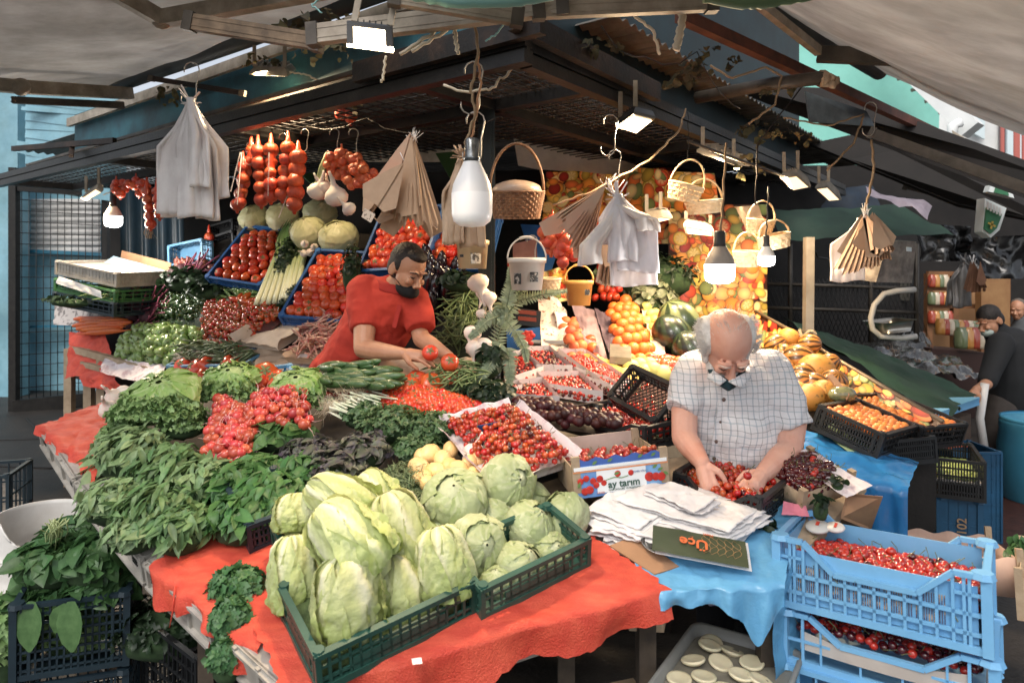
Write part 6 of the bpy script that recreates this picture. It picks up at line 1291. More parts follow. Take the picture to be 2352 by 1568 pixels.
for k, (pts, m_, lab) in enumerate(((((1245, 820), (1320, 830), (1300, 720), (1235, 690)), PRT, 'red speckled printed paper cone beside the blue carton'), (((1300, 830), (1330, 815), (1290, 700), (1262, 690)), M_white, 'white printed paper side of the peach row'),
  (((1345, 800), (1400, 850), (1365, 720), (1310, 700)), mat('mauve_card', '#9a8084', '#806a70', rough=.8), 'mauve board divider between the peaches and green apples'), (((1405, 840), (1440, 850), (1405, 730), (1365, 715)), mat('mauve_dark_paper', '#5f4d5a', '#43363f', rough=.7), 'crumpled dark mauve paper beside the oranges'), (((1500, 830), (1530, 825), (1500, 720), (1470, 700)), mat('rosy_paper', '#cdb3a4', '#b3968a', rough=.8), 'rosy paper side along the orange row'))):
 tag(sheet('paper_divider', [RW(*p_) + Z*.02 for p_ in pts], 12, 16, m_, .04, 8, seed=k), lab, 'paper divider', 'paper dividers of the fruit rows')
scat(ORG, 'orange', 'round orange in the row under the yellow bucket', 'orange', 'oranges', rp((1425, 850), (1510, 842), (1455, 700), (1395, 705), bulge=.05), 4, 8, .15, (1.0, 1.1))
place(ORG[0], 'orange', xf(RW(1437, 690, .1), rotm(), 1.1), 'single orange with leaves at the top of the orange row', 'orange', 'oranges')
scat([proto('peach_mesh', MB().ball((0, 0, 0), .033, 12, 8), mat('peach_skin', '#e2733c', '#cf4a2c', rough=.55, ns=3, rnd=.2))], 'peach', 'blushed peach in the row beside the speckled paper', 'peach', 'peaches', rp((1310, 835), (1350, 828), (1320, 735), (1285, 735), bulge=.03), 2, 6, .15, (1.0, 1.2))
for k, (x, y) in enumerate(((1362, 800), (1368, 825), (1355, 782), (1392, 850))):
 place(APP[0], 'green_apple', xf(RW(x, y, .05), rotm(), 1.1), 'green apple between the mauve dividers', 'apple', 'green apples')
scat(APP, 'apple', 'red apple in front of the watermelons', 'apple', 'red apples', rp((1470, 862), (1570, 875), (1580, 838), (1480, 830), bulge=.03), 8, 3, .25, (1.0, 1.2))
scat(PEAR, 'yellow_melon', 'pale yellow quince like fruit beside the bananas', 'fruit', 'pale yellow fruits', rp((1420, 885), (1545, 872), (1530, 835), (1440, 845), bulge=.03), 5, 2, .2, (.7, 1.0))
M_ban = mat('banana_skin', '#d9b352', '#b98e3c', rough=.5, ns=9, rnd=.15, contrast=(.5, .75))
def banana():
 mb = MB(); pts = [(.16*math.sin(a)-.0, 0, .16*(1-math.cos(a))) for a in np.linspace(-.6, .6, 9)]; mb.tube(pts, [.004, .011, .015, .0165, .017, .0165, .015, .009, .005], 7); return mb
BAN = proto('banana_mesh', banana(), M_ban)
for i in range(14):
 place(BAN, 'banana', xf(RW(1355+i*7, 815+i*4.2+R.uniform(-4, 4), .08), Matrix.Rotation(R.uniform(-.9, -.2), 3, 'Z') @ Matrix.Rotation(PI+R.uniform(-.5, .5), 3, 'X'), 1.0), 'ripe yellow banana beside the largest cherry tray', 'banana', 'bananas')
cb_ = empty('clear_fruit_box', 'clear plastic fruit box lying among the bananas', 'box', loc=RW(1425, 820, .1)); M, L, W = frame(RW(1400, 835, .12), RW(1450, 838, .12), RW(1408, 805, .08)); mb = MB(); mb.box((L/2, W/2, .02), (L, W, .04), None); mb.v = [tuple(M @ V(v)) for v in mb.v]; mb.obj('shell', mat('clear_film', '#b8b0a2', '#8f8a80', rough=.12, coat=.6, trans=.5), cb_, smooth=False)
# watermelons and melons
def stripemat(name, c1, c2, n, dist=3, sp=None):
 m = bpy.data.materials.new(name); m.use_nodes = True; N = NT(m); tc = N.n('TexCoord').outputs['Object']; sx = N.n('SeparateXYZ'); N.l(tc, sx.inputs[0])
 at = N.n('Math', operation='ARCTAN2'); N.l(sx.outputs[0], at.inputs[0]); N.l(sx.outputs[1], at.inputs[1]); ns_ = N.n('TexNoise', _Scale=dist, _Detail=6.0); N.l(tc, ns_.inputs[0])
 mm = N.n('Math', operation='MULTIPLY_ADD'); N.l(at.outputs[0], mm.inputs[0]); mm.inputs[1].default_value = n; m2 = N.n('Math', operation='MULTIPLY'); N.l(ns_.outputs[0], m2.inputs[0]); m2.inputs[1].default_value = 7; N.l(m2.outputs[0], mm.inputs[2])
 s_ = N.n('Math', operation='SINE'); N.l(mm.outputs[0], s_.inputs[0]); cr = N.n('ValToRGB'); cr.color_ramp.elements[0].position = .3; cr.color_ramp.elements[1].position = .6; cr.color_ramp.elements[0].color = lin(c1); cr.color_ramp.elements[1].color = lin(c2)
 mr = N.n('MapRange'); mr.inputs[1].default_value = -1; N.l(s_.outputs[0], mr.inputs[0]); N.l(mr.outputs[0], cr.inputs[0]); N.l(cr.outputs[0], N.b.inputs['Base Color']); N.set('Roughness', .35); N.set('Coat Weight', .2); return m
WM = proto('watermelon_mesh', MB().ball((0, 0, 0), (.125, .125, .145), 22, 14), stripemat('watermelon_rind', '#121c12', '#263a1c', 9)); WML = proto('watermelon_light_mesh', MB().ball((0, 0, 0), (.125, .125, .15), 22, 14), stripemat('pale_watermelon_rind', '#22351a', '#6d7840', 6))
for k, (x, y, r_, d, me, lab) in enumerate(((1540, 768, 42, 3.95, WM, 'dark green watermelon nearest the grapes'), (1560, 742, 48, 4.1, WML, 'pale striped watermelon on top at the back'), (1585, 805, 42, 3.85, WM, 'dark watermelon half hidden by the bearded man\'s head'))):
 place(me, 'watermelon', xf(P(x, y, d), rotm((-.6, -.3, 1)), r_/FPX*d/.125), lab, 'watermelon', 'watermelons')
YM = [proto('striped_melon_mesh', MB().ball((0, 0, 0), (.078, .078, .084), 20, 12), stripemat('striped_melon_rind', '#4f3614', '#b8762a', 10, 5)), proto('yellow_melon_mesh', MB().ball((0, 0, 0), (.078, .078, .086), 20, 12), mat('speckled_melon_rind', '#c9862e', '#7d5a20', rough=.5, ns=26, contrast=(.58, .66), rnd=.1))]
ML = [(1800, 815, 26, 0), (1832, 825, 36, 0), (1795, 845, 28, 0), (1845, 858, 26, 0), (1875, 850, 38, 1), (1838, 880, 30, 0), (1872, 885, 30, 0), (1915, 880, 32, 0), (1860, 912, 32, 1), (1890, 905, 32, 1), (1800, 880, 30, 0), (1825, 905, 30, 1), (1860, 790, 24, 0), (1780, 790, 24, 0), (1812, 775, 22, 1), (1905, 835, 24, 0), (1930, 905, 24, 1), (1770, 830, 28, 1)]
for k, (x, y, r_, v) in enumerate(ML):
 c = RW(x, y, .02); place(YM[v], 'melon', xf(c, rotm((R.gauss(.6, .5), -.5, R.gauss(.2, .5))), r_/FPX*c.y/.078), 'striped orange melon piled against the fruit poster' if v == 0 else 'speckled yellow melon piled against the fruit poster', 'melon', 'melons')
# grapes / leaves / greens behind the oranges
bunch('grape_leaves', 'pale vine leaves and garlic like bulbs above the yellow fruit row', 'leaves', RW(1500, 700, .0), (.16, .12, .2), 200, .06, .05, leafmat('dusty_leaf', '#8d8f6a', '#4c5a36', .6), shape=ROUND)
scat(PEAR, 'yellow_melon', 'pale yellow fruit in the row beside the watermelons', 'fruit', 'pale yellow fruits', rp((1490, 800), (1530, 800), (1500, 700), (1480, 700), bulge=.03), 2, 5, .2, (.6, .8))
bunch('fern', 'dark green fern fronds behind the white bags', 'fern', P(1500, 640, 4.8), (.35, .2, .2), 260, .09, .03, M_dark, shape=(.2, 1, .5, .8, .3, .5, 0))
bunch('dark_greens', 'dark greens behind the yellow bucket', 'greens', P(1440, 665, 4.9), (.3, .2, .1), 200, .07, .04, M_dark, shape=LOBE)
# tomato boxes in the back of the fruit side
for k, (xa, ya, xb, yb, lab) in enumerate(((1375, 545, 1440, 570, 'green paper tray of small tomatoes behind the white bags'), (1440, 668, 1525, 690, 'green flat box with round holes under the white bags'), (1360, 600, 1440, 640, 'green paper tray beside the yellow bucket'))):
 A = P(xa, ya+45, 5.0); B = P(xb+20, yb+35, 4.9); crate_at('produce_box', lab, A, B, P(xa+10, ya-5, 5.3), .06, mat('pale_green_box', '#8fa56e', '#7a915c', rough=.7), nh=1, nvl=6, nvw=4, group='pale green produce boxes', solid=True)
scat(TOM, 'tomato', 'small tomato in the net behind the yellow bucket', 'tomato', 'ripe tomatoes', patch(P(1365, 690, 4.7), P(1425, 690, 4.6), P(1420, 610, 4.8), P(1375, 605, 4.8)), 4, 5, .2, (.8, 1.0))
scat(TOM, 'tomato', 'tomato in the crate in front of the reddish card', 'tomato', 'ripe tomatoes', patch(P(1172, 660, 4.5), P(1240, 660, 4.5), P(1240, 600, 4.7), P(1172, 600, 4.7)), 4, 3, .2, (.9, 1.1), skip=.3)
tag(panel('card_sheet', [(1178, 560, 4.9), (1232, 548, 4.9), (1236, 640, 4.9), (1178, 640, 4.9)], mat('dusty_rose_card', '#a0716a', '#8b5f58', rough=.8), .01), 'dusty rose card behind the white bucket', 'card')
tag(panel('blue_board', [(1196, 515, 5.1), (1300, 520, 5.1), (1260, 640, 4.9), (1236, 640, 4.9)], M_blue, .02), 'blue plastic board behind the onion net by the post', 'board')
tag(panel('green_bag', [(1085, 345, 5.2), (1000, 352, 5.2), (1040, 420, 5.1)], mat('leaf_green_film', '#2f5a28', rough=.5), .01), 'green plastic triangle behind the paper bags', 'bag')
tag(panel('green_bag', [(690, 400, 5.2), (730, 395, 5.2), (718, 425, 5.1)], mat('leaf_green_film', '#2f5a28'), .01), 'green plastic leaf shaped tag above the garlic', 'tag')
# ---- fruit print posters
M_fp = mat('fruit_print', '#ffffff', rough=.35, vcol=True)
FCOL = [lin(c_)[:3] for c_ in ('#f09a28', '#e8742a', '#f2c04a', '#d8481c', '#e9b060', '#b9982e', '#a8281a', '#f3d48a', '#7d8a34', '#f08a1e')]
def fruitprint(fn, N, rad, seed, bgc=(.05, .015, .008), nu=24, nv=12):   # the printed picture: overlapping whole and sliced fruit
 mb = MB(); mb.grid(fn, nu, nv, lambda u, v: bgc); du = (fn(.51, .5)-fn(.49, .5)).length/.02; dv = (fn(.5, .51)-fn(.5, .49)).length/.02; n = (fn(.6, .5)-fn(.4, .5)).cross(fn(.5, .6)-fn(.5, .4)).normalized()
 if n.dot(V((0, -1, .3))) < 0: n = -n
 Q = random.Random(seed)
 for k in range(N):
  c = Q.choice(FCOL); r_ = rad*Q.uniform(.6, 1.3); u0, v0 = Q.uniform(.02, .98), Q.uniform(.02, .98); asp = Q.choice((1, 1, .7, .45)); an = Q.random()*PI; sl = Q.random() < .3; vs = []; cs = []; h = .002+.00002*k; M_ = 20
  for ring_, f_ in ((0, 1.35), (.45, 1.15), (.8, .85), (1, .4)):
   for i in range(M_):
    a = 2*PI*i/M_; x = ring_*r_*math.cos(a); y = ring_*r_*asp*math.sin(a); xx = x*math.cos(an)-y*math.sin(an)-r_*.0; yy = x*math.sin(an)+y*math.cos(an)
    uu = min(max(u0+xx/du, 0), 1); vv = min(max(v0+yy/dv, 0), 1); vs.append(fn(uu, vv)+n*h)
    g_ = mixc(c, (.95, .75, .38), .7*(1 if i % 3 else .2)) if sl and 0 <= ring_ < .75 else tuple(q*f_ for q in c)
    cs.append(g_ if not (sl and ring_ == .8) else tuple(min(1, q*1.2) for q in c))
  mb.add(vs, [(j_*M_+i, j_*M_+(i+1) % M_, (j_+1)*M_+(i+1) % M_, (j_+1)*M_+i) for j_ in range(3) for i in range(M_)], cols=cs)
 return mb
def poster(lab, pts, N=150, rad=.055, wv=.02):
 q = [P(*p_) for p_ in pts]; fn = lambda u, v: q[0].lerp(q[1], u).lerp(q[3].lerp(q[2], u), v)+V((0, wv*math.sin(u*9+q[0].x*3), 0))
 return tag(fruitprint(fn, N, rad, len(lab)).obj('fruit_poster', M_fp), lab, 'poster', 'printed fruit posters')
poster('tall poster printed with oranges and sliced fruit behind the bald head', [(1535, 740, 5.15), (1762, 740, 5.0), (1762, 470, 5.0), (1535, 470, 5.15)], 420, .045)
poster('printed fruit banner sloping under the canopy behind the white baskets', [(1430, 500, 4.9), (1650, 475, 4.4), (1640, 400, 4.4), (1450, 385, 5.0)], 260, .045)
poster('wide printed fruit banner hung in the back corner above the tomatoes', [(1240, 560, 5.3), (1545, 560, 5.2), (1545, 385, 5.3), (1255, 395, 5.4)], 420, .045)
poster('narrow printed fruit strip under the white bucket beside the onion net', [(1245, 700, 4.6), (1312, 690, 4.5), (1300, 610, 4.7), (1245, 625, 4.7)], 40, .04)
poster('printed fruit curtain beside the watermelons', [(1600, 860, 4.5), (1745, 860, 4.4), (1762, 735, 4.6), (1600, 735, 4.65)], 150, .04)
ps = empty('fruit_poster', 'long printed fruit panel sloping down beside the green cloth', 'poster', 'printed fruit posters', loc=P(1950, 850, 4))
a, b, c, d = P(1735, 715, 4.75), P(2165, 968, 3.12), P(2060, 1020, 3.2), P(1700, 950, 4.2); fruitprint(lambda u, v: a.lerp(b, u).lerp(d.lerp(c, u), v)+V((0, .01*math.sin(u*30), 0)), 420, .038, 5).obj('printed_sheet', M_fp, ps)
mb = MB(); mb.tube([a, a.lerp(b, .25)+Z*.01, a.lerp(b, .5), b], .012, 6); mb.obj('edge_rail', mat('tarnished_rail', '#8d7a62', '#6b5a46', rough=.5, metal=.4), ps)
# ---- green cloth stall beyond, plastic film
tag(sheet('green_tablecloth', [P(2175, 965, 3.9), P(2245, 905, 5.0), P(1900, 765, 5.9), P(1790, 725, 5.2)], 40, 20, mat('bottle_green_cloth', '#1c4a30', '#143a26', rough=.6, ns=3, bump=.2), .05, 3), 'dark green cloth over the sloping counter of the neighbouring stall', 'cloth')
tag(sheet('plastic_film', [P(2030, 855, 5.3), P(2250, 870, 5.7), P(2110, 765, 7.0), P(1960, 790, 6.4)], 40, 26, mat('silver_film', '#6c6a66', '#2d2c2a', rough=.18, ns=9, metal=.4, coat=.6, bump=.5, bs=18), .08, 4), 'crinkled silver plastic film spread over the far green counter', 'plastic sheet')
for k, (a, b, c, d) in enumerate((((2095, 985), (2180, 958), (2165, 940), (2110, 955)), ((2150, 965), (2250, 930), (2235, 912), (2160, 935)))):
 M, L, W = papertray(['light blue tray under the lower end of the green cloth', 'light blue tray at the corner of the green cloth by the man in black'][k], P(*a, 3.85+k*.5), P(*b, 4.0+k*.5), P(*d, 4.2+k*.5), .05, M_sky, .02, name='plastic_tray', wob=.002)
st2 = empty('counter', 'dark wooden counter under the green cloth', 'counter', loc=P(2150, 1000, 4.4)); panel('front_board', [(2085, 1000, 4.2), (2230, 950, 4.9), (2230, 1130, 4.9), (2085, 1180, 4.2)], mat('brown_board', '#5a4433', '#3d2e23', rough=.8), .4, st2)
# hanging scale
hs = empty('hanging_scale', 'curved white arm of a hanging scale with a steel tray', 'scale', loc=P(2050, 720, 4.8)); mb = MB()
mb.tube([P(x, y, 4.8) for x, y in ((2102, 665), (2060, 668), (2030, 675), (2008, 700), (2000, 730), (2004, 755), (2022, 772), (2070, 776), (2105, 772))], .02, 8); mb.obj('scale_arm', mat('enamel_white', '#c7c2b8', rough=.35), hs)
M, L, W = frame(P(2035, 768, 4.7), P(2108, 760, 4.7), P(2035, 755, 5.0)); mb = MB(); rings = [ring(L, W, -.0, -.02, .04), ring(L, W, .075, 0, .04), ring(L, W, .078, .012, .04)]
for rg in rings: mb.v += [tuple(M @ x) for x in rg]
n = len(rings[0]); mb.f = [(i*n+k, i*n+(k+1) % n, (i+1)*n+(k+1) % n, (i+1)*n+k) for i in range(2) for k in range(n)]+[tuple(range(n))]; mb.m = [0]*len(mb.f); mb.obj('scale_tray', mat('brushed_steel', '#a8a39a'), hs)
# apricot crates
for k, (A, B, C, it, nu, nv, lab, il) in enumerate(((P(1865, 985, 3.05), P(2010, 1055, 2.85), P(1905, 945, 3.4), APR, 11, 7, 'black crate of apricots in front of the melons', 'apricot in the black crate before the melons'), (P(1935, 955, 3.4), P(2100, 1035, 3.1), P(2000, 930, 3.7), APR, 13, 5, 'black crate of apricots along the fruit panel', 'apricot in the crate along the fruit panel'), (P(2030, 1075, 2.95), P(2150, 1062, 3.05), P(2040, 1040, 3.3), None, 0, 0, 'black crate of dark berries at the end of the fruit stand', ''))):
 r, M, L, W = crate_at('fruit_crate', lab, A, B, C, .11, M_blackp, nh=3, nvl=24, nvw=10, group='black crates at the end of the fruit stand')
 if it: scat(it, 'apricot', il, 'apricot', 'apricots', inbox(M, L, W, .09, .02), nu, nv, .25, (.9, 1.2))
 mb = MB(); mb.box((L/2, W/2, .075), (L-.02, W-.02, .01)); mb.obj('liner', M_dk, r, smooth=False)
scat(PLUM, 'plum', 'black plum in the crate behind the apricots', 'plum', 'black plums', patch(P(1950, 965, 3.2), P(2070, 1020, 3.05), P(2090, 985, 3.3), P(1960, 930, 3.5)), 10, 5, .3, (.7, .9))
for k, (pts, m_, lab) in enumerate(((((1995, 930, 3.4), (2070, 955, 3.3), (2065, 975, 3.28), (1990, 948, 3.38)), M_paper, 'cream price card between the apricot crates'), (((1920, 960, 3.0), (1960, 965, 3.0), (1958, 985, 2.95), (1920, 980, 3.0)), M_paper, 'small cream card on the nearer apricots'), (((1975, 1065, 2.85), (2040, 1080, 2.8), (2030, 1100, 2.78), (1970, 1085, 2.8)), mat('rose_paper', '#c88f92', rough=.8), 'rose paper lying at the end of the nearer apricot crate'))):
 tag(panel('price_card', pts, m_, .003), lab, 'card')
cr_ = empty('clear_fruit_box', 'clear box of green grapes leaning on the yellow melons', 'box', loc=P(1930, 920, 3.25)); mb = MB(); mb.ball(P(1935, 905, 3.25), (.07, .05, .04), 10, 6); mb.obj('shell', mat('clear_green_box', '#8f8d5c', '#6f6f45', rough=.12, coat=.7, ns=40), cr_)
tag(panel('wooden_stick', [(1900, 862, 3.3), (1912, 858, 3.3), (1952, 905, 3.2), (1945, 918, 3.2)], M_board, .012), 'brown wooden stick leaning against the melons', 'stick')
# crates on the brick path, barrel
A, B, C = PZ(2142, 1225, .72), PZ(2265, 1245, .72), PZ(2200, 1160, .72)
A = P(2143, 1140, 3.6); B = P(2262, 1155, 3.5); C = P(2165, 1105, 3.95); C.z = A.z; B.z = A.z
r, M, L, W = crate_at('fruit_crate', 'black crate of green plums on top of the dark blue crate', A, B, C, .2, M_blackp, nh=4, nvl=18, nvw=12)
scat(GPL, 'green_plum', 'green plum in the black crate by the barrel', 'plum', 'green plums', inbox(M, L, W, .11, .02), 12, 9, .3, (.9, 1.2)); mb = MB(); mb.box((L/2, W/2, .09), (L-.02, W-.02, .01)); mb.obj('liner', M_white, r, smooth=False)
Md = M @ Matrix.Translation((.03, .03, -A.z)); 
bc = crate('plastic_crate', 'dark blue crate with embossed lettering standing on end on the brick path', Md, L*.8, W*.85, A.z-.01, mat('ocean_blue_plastic', '#1d5c84', '#174a6c', rough=.45, ns=5, dirt=.3), nh=3, nvl=4, nvw=5, post=.05, solid=True)
text(bc, 'TARIM 102', Matrix.Translation((L*.45, -.012, (A.z)*.55)) @ Matrix.Rotation(-PI/2, 4, 'Y') @ Matrix.Rotation(PI/2, 4, 'X'), .06, mat('tan_emboss', '#9c7e5c', rough=.6), .0008)
A2 = P(2190, 1040, 4.3); crate('plastic_crate', 'blue crate beyond the green plums', Matrix.Translation((A2.x, A2.y, 0)), .3, .3, A2.z, mat('ocean_blue_plastic', '#1d5c84'), nh=6, nvl=5, nvw=5, solid=True)
tag(sheet('orange_cloth', [P(2140, 1025, 4.0), P(2225, 1030, 4.0), P(2200, 1012, 4.2), P(2150, 1012, 4.2)], 10, 6, mat('orange_rag', '#c9592e', rough=.8), .03, 8), 'orange rag lying on the far blue crate', 'cloth')
bl = empty('barrel', 'blue plastic barrel standing on the brick path', 'barrel', loc=V((4.02, 5.15, 0))); mb = MB(); k_ = 1.0
mb.lathe([(.27, 0), (.29, .03), (.3, .2), (.3, .4), (.285, .52), (.29, .54), (.285, .56), (.29, .58), (.27, .6), (.26, .59), (.25, .4), (0, .38)], 28, c=bl.location); mb.obj('drum', mat('barrel_blue', '#3f8fae', '#35809e', rough=.4, ns=3, dirt=.15), bl)
mb = MB(); mb.lathe([(.272, .585), (.285, .6), (.285, .615), (.27, .62)], 28, c=bl.location); mb.obj('hoop', mat('barrel_rim', '#4aa0c4', rough=.35), bl)
# far shop shelves
sh = empty('jar_shelf', 'wooden shelf of lit jars in the far shop', 'shelf', loc=P(2200, 700, 7.6)); M_hw = mat('honey_wood', '#8d5f38', '#6f4829', rough=.6, ns=8)
mb = MB()
for x in (2132, 2192, 2255, 2310): mb.bar(P(x, 628, 7.6), P(x, 850, 7.6), .07, .06)
for y in (628, 662, 702, 745, 850): mb.bar(P(2130, y, 7.6), P(2312, y+2, 7.6), .05, .05)
mb.obj('frame', M_hw, sh, smooth=False)
panel('back_board', [(2130, 628, 7.9), (2312, 628, 7.9), (2312, 850, 7.9), (2130, 850, 7.9)], mat('lit_back', '#b98a5c', rough=.7), .03, sh)
JM = [mat('jar_'+n_, c_, rough=.2, coat=.5) for n_, c_ in (('red', '#a8442c'), ('amber', '#c98a3c'), ('green', '#6d7a4c'), ('cream', '#c9b79c'))]
jm = [proto('jar_mesh', MB().lathe([(0, 0), (.04, 0), (.043, .02), (.043, .11), (.03, .125), (.03, .14), (0, .14)], 10), m_) for m_ in JM]
for row, y in enumerate((660, 700, 743)):
 for i in range(5 if row else 4):
  place(jm[(i+row*2) % 4], 'jar', xf(P(2140+i*10, y, 7.55)), 'small glass jar on the far lit wooden shelf', 'jar', 'jars on the far shelf')
for i in range(9): place(jm[(i*3+1) % 4], 'jar', xf(P(2160+i*11, 768+i*.8, 6.6), None, 1.1), 'large jar in the row beside the man in black', 'jar', 'large jars on the far counter')
for i in range(4): place(jm[(i*3+2) % 4], 'jar', xf(P(2208+i*14, 800, 6.3), None, 1.4), 'wide pickle jar in front of the jar row', 'jar', 'wide pickle jars')
ct = empty('counter', 'dark counter carrying the pickle jars', 'counter', loc=P(2200, 850, 6.5)); panel('front_board', [(2140, 800, 6.3), (2280, 812, 6.3), (2280, 960, 6.3), (2140, 960, 6.3)], mat('dark_red_board', '#3a221c', rough=.6), .5, ct)
tag(panel('cabinet', [(2254, 622, 7.4), (2320, 628, 7.4), (2320, 760, 7.4), (2254, 750, 7.4)], mat('honey_panel', '#8a6038', '#a37a4a', rough=.5, ns=4), .1), 'honey coloured wooden cabinet behind the man in black', 'cabinet')
# ================================================================= HANGING THINGS AND LAMPS
M_glow = mat('lit_bulb', '#ffffff', rough=.4, emit=9, ecol=(1, .97, .93)); M_warm = mat('lit_panel', '#fff0d0', rough=.4, emit=7, ecol=(1, .74, .42))
M_sock = mat('lamp_socket', '#2a2a2c', '#3a3836', rough=.4); M_ceram = mat('bulb_body', '#d9d4cc', rough=.4)
def bulb(label, x, yt, ym, yb, wpx, d, glow, body=None, cordtop=None, W=0, sockc=None, glowm=None):
 p = P(x, yt, d); h1 = (ym-yt)/FPX*d; h2 = (yb-ym)/FPX*d; r = wpx/2/FPX*d; e = empty('light_bulb', label, 'light bulb', 'hanging light bulbs', loc=p)
 mb = MB(); mb.lathe([(r*.0, 0), (r*.3, 0), (r*.38, -h1*.1), (r*.38, -h1*.8), (r*.44, -h1), (r*.0, -h1)], 16, c=p); mb.obj('socket', sockc or M_sock, e)
 up, lo = .48, 1
 mb = MB(); mb.lathe([(r*.42, -h1), (r*.5, -h1-h2*.06), (r*.72, -h1-h2*.2), (r*.92, -h1-h2*.34), (r, -h1-h2*up)], 22, c=p); mb.obj('bulb_neck', body or M_ceram, e)
 mb = MB(); mb.lathe([(r, -h1-h2*up), (r*1.01, -h1-h2*.5), (r*.99, -h1-h2*.8), (r*.9, -h1-h2*.91), (r*.6, -h1-h2*.98), (0, -h1-h2)], 22, c=p); mb.obj('bulb_dome', glowm or (M_glow if glow else M_whitep), e)
 if W:
  l = bpy.data.lights.new('bulb_light', 'POINT'); l.energy = W; l.shadow_soft_size = .06; l.color = (1, .95, .88); o = bpy.data.objects.new('bulb_light', l); COL.objects.link(o); o.parent = e; o.location = (0, 0, -h1-h2-.07)
 return e
bulb('large white bulb hanging in front of the paper bags on a silver socket', 1084, 318, 372, 522, 94, 2.35, False, mat('bulb_white', '#e9e9ea', rough=.35), sockc=mat('silver_socket', '#9a9d9e', '#4c5052', rough=.25, metal=.8, ns=30), glowm=mat('dim_bulb', '#efeeee', rough=.35, emit=.1))
bulb('glowing white bulb beside the wire gate and dark curtain', 260, 448, 474, 522, 38, 5.0, True, W=22)
cord('thin dark wire looping across the teal boards', [P(1380, 60, 3.0), P(1480, 130, 3.2), P(1600, 120, 3.3), P(1700, 250, 3.6)], .003, MATS['black_steel'], .05)
cord('sagging dark wire between the canopy post and the onion nets', [P(1140, 270, 3.4), P(980, 300, 3.6), P(840, 270, 3.9), P(700, 290, 4.1)], .003, MATS['black_steel'], .04)
cord('loose pale wire hanging off the front beam beside the big floodlight', [P(885, 130, 2.6), P(882, 165, 2.6), P(876, 190, 2.6)], .005, mat('pale_cord', '#c9bda6', rough=.7))
bulb('glowing bulb with a grey bottle shaped neck above the bald head', 1653, 530, 566, 652, 68, 2.9, True, mat('smoky_glass', '#8d857c', '#a79e94', rough=.3), W=9)
bulb('small glowing bulb hanging beside the little woven baskets', 1760, 540, 566, 612, 38, 3.4, True, W=6)
def flood(label, pts, d, lit, nrm, W, legs, th=.05, frame_=.15, grow=1):
 q = [P(x, y, d if not hasattr(d, '__len__') else d[i]) for i, (x, y) in enumerate(pts)]; c = sum(q, V())/4; q = [c+(p-c)*grow for p in q]; e = empty('floodlight', label, 'floodlight', 'floodlights under the awning', loc=c); n = V(nrm).normalized()
 mb = MB(); back = [c+(p-c)*.8-n*th for p in q]; mid = [p-n*th*.3 for p in q]
 mb.add(q+mid+back, [(0, 1, 2, 3), (11, 10, 9, 8)]+[(i, (i+1) % 4, (i+1) % 4+4, i+4) for i in range(4)]+[(i+4, (i+1) % 4+4, (i+1) % 4+8, i+8) for i in range(4)])
 for k in range(6): a = back[0].lerp(back[1], (k+.5)/6); b = back[3].lerp(back[2], (k+.5)/6); mb.bar(a-n*.008, b-n*.008, .004, .016)
 hg = mb.obj('housing', M_blackp if lit > 1 else M_alu, e, smooth=False)
 mb = MB(); g_ = [c+(p-c)*(1-frame_)+n*.004 for p in q]; mb.add(g_, [(0, 1, 2, 3)]); mb.obj('glass', M_warm if lit > 1 else mat('dim_lamp_glass', '#e9d2a8', rough=.3, emit=1.3 if lit else .0, ecol=(1, .72, .42)), hg, smooth=False)
 for s in (0, 1):
  a = back[s]; mb = MB(); mb.bar(a, a+V(legs), .008, .02); mb.obj('bracket', M_alu, e, smooth=False)
 if W:
  l = bpy.data.lights.new('lamp_light', 'AREA'); l.energy = W; l.size = .16; l.color = (1, .74, .45); l.shape = 'SQUARE'; o = bpy.data.objects.new('lamp_light', l); COL.objects.link(o); o.parent = e; o.location = n*.03; o.rotation_euler = (-n).to_track_quat('-Z', 'Y').to_euler()
  o.rotation_euler = n.to_track_quat('-Z', 'Y').to_euler()
flood('big warm lit floodlight tied under the dusty bar at the top', [(796, 50), (900, 62), (903, 122), (797, 108)], [2.1, 2.1, 2.05, 2.05], 2, (.0, -.85, -.53), 34, (.02, .0, .1), frame_=.3)
flood('warm lit floodlight hanging from the mesh beside the hook above the white bags', [(1412, 292), (1455, 262), (1505, 274), (1462, 308)], [3.2, 3.1, 3.3, 3.4], 2, (-.2, -.3, -1), 20, (0, 0, .12))
flood('pale floodlight under the teal fascia board', [(572, 172), (660, 176), (680, 164), (590, 158)], [3.9, 3.8, 4.0, 4.1], 1, (0, -.2, -1), 40, (.0, .0, .12))
flood('small dim floodlight clipped above the white bulb by the wire gate', [(186, 456), (222, 432), (236, 440), (198, 462)], 5.0, 1, (-.2, -.5, -1), 20, (0, 0, .12))
flood('tilted floodlight under the beam above the small woven baskets', [(1790, 408), (1830, 402), (1862, 430), (1822, 438)], [4.2, 4.3, 4.5, 4.4], 1, (-.3, -.3, -1), 22, (0, 0, .12))
flood('floodlight at the far end of the black beam', [(1872, 432), (1900, 428), (1932, 460), (1905, 462)], [4.8, 4.9, 5.1, 5.0], 0, (-.3, -.3, -1), 0, (0, 0, .12))
flood('dull floodlight between the beam and the first woven basket', [(1600, 350), (1690, 380), (1722, 382), (1640, 348)], [3.6, 3.9, 4.1, 3.8], 0, (-.1, -.3, -1), 30, (0, 0, .1))
flood('flat floodlight behind the hanging white bags', [(1480, 505), (1520, 498), (1545, 502), (1500, 512)], 3.9, 1, (0, -.3, -1), 10, (0, 0, .1))
flood('floodlight with an open bracket among the fruit posters', [(1570, 520), (1640, 532), (1640, 542), (1575, 536)], 3.9, 0, (0, -.4, -1), 0, (.0, 0, .05))
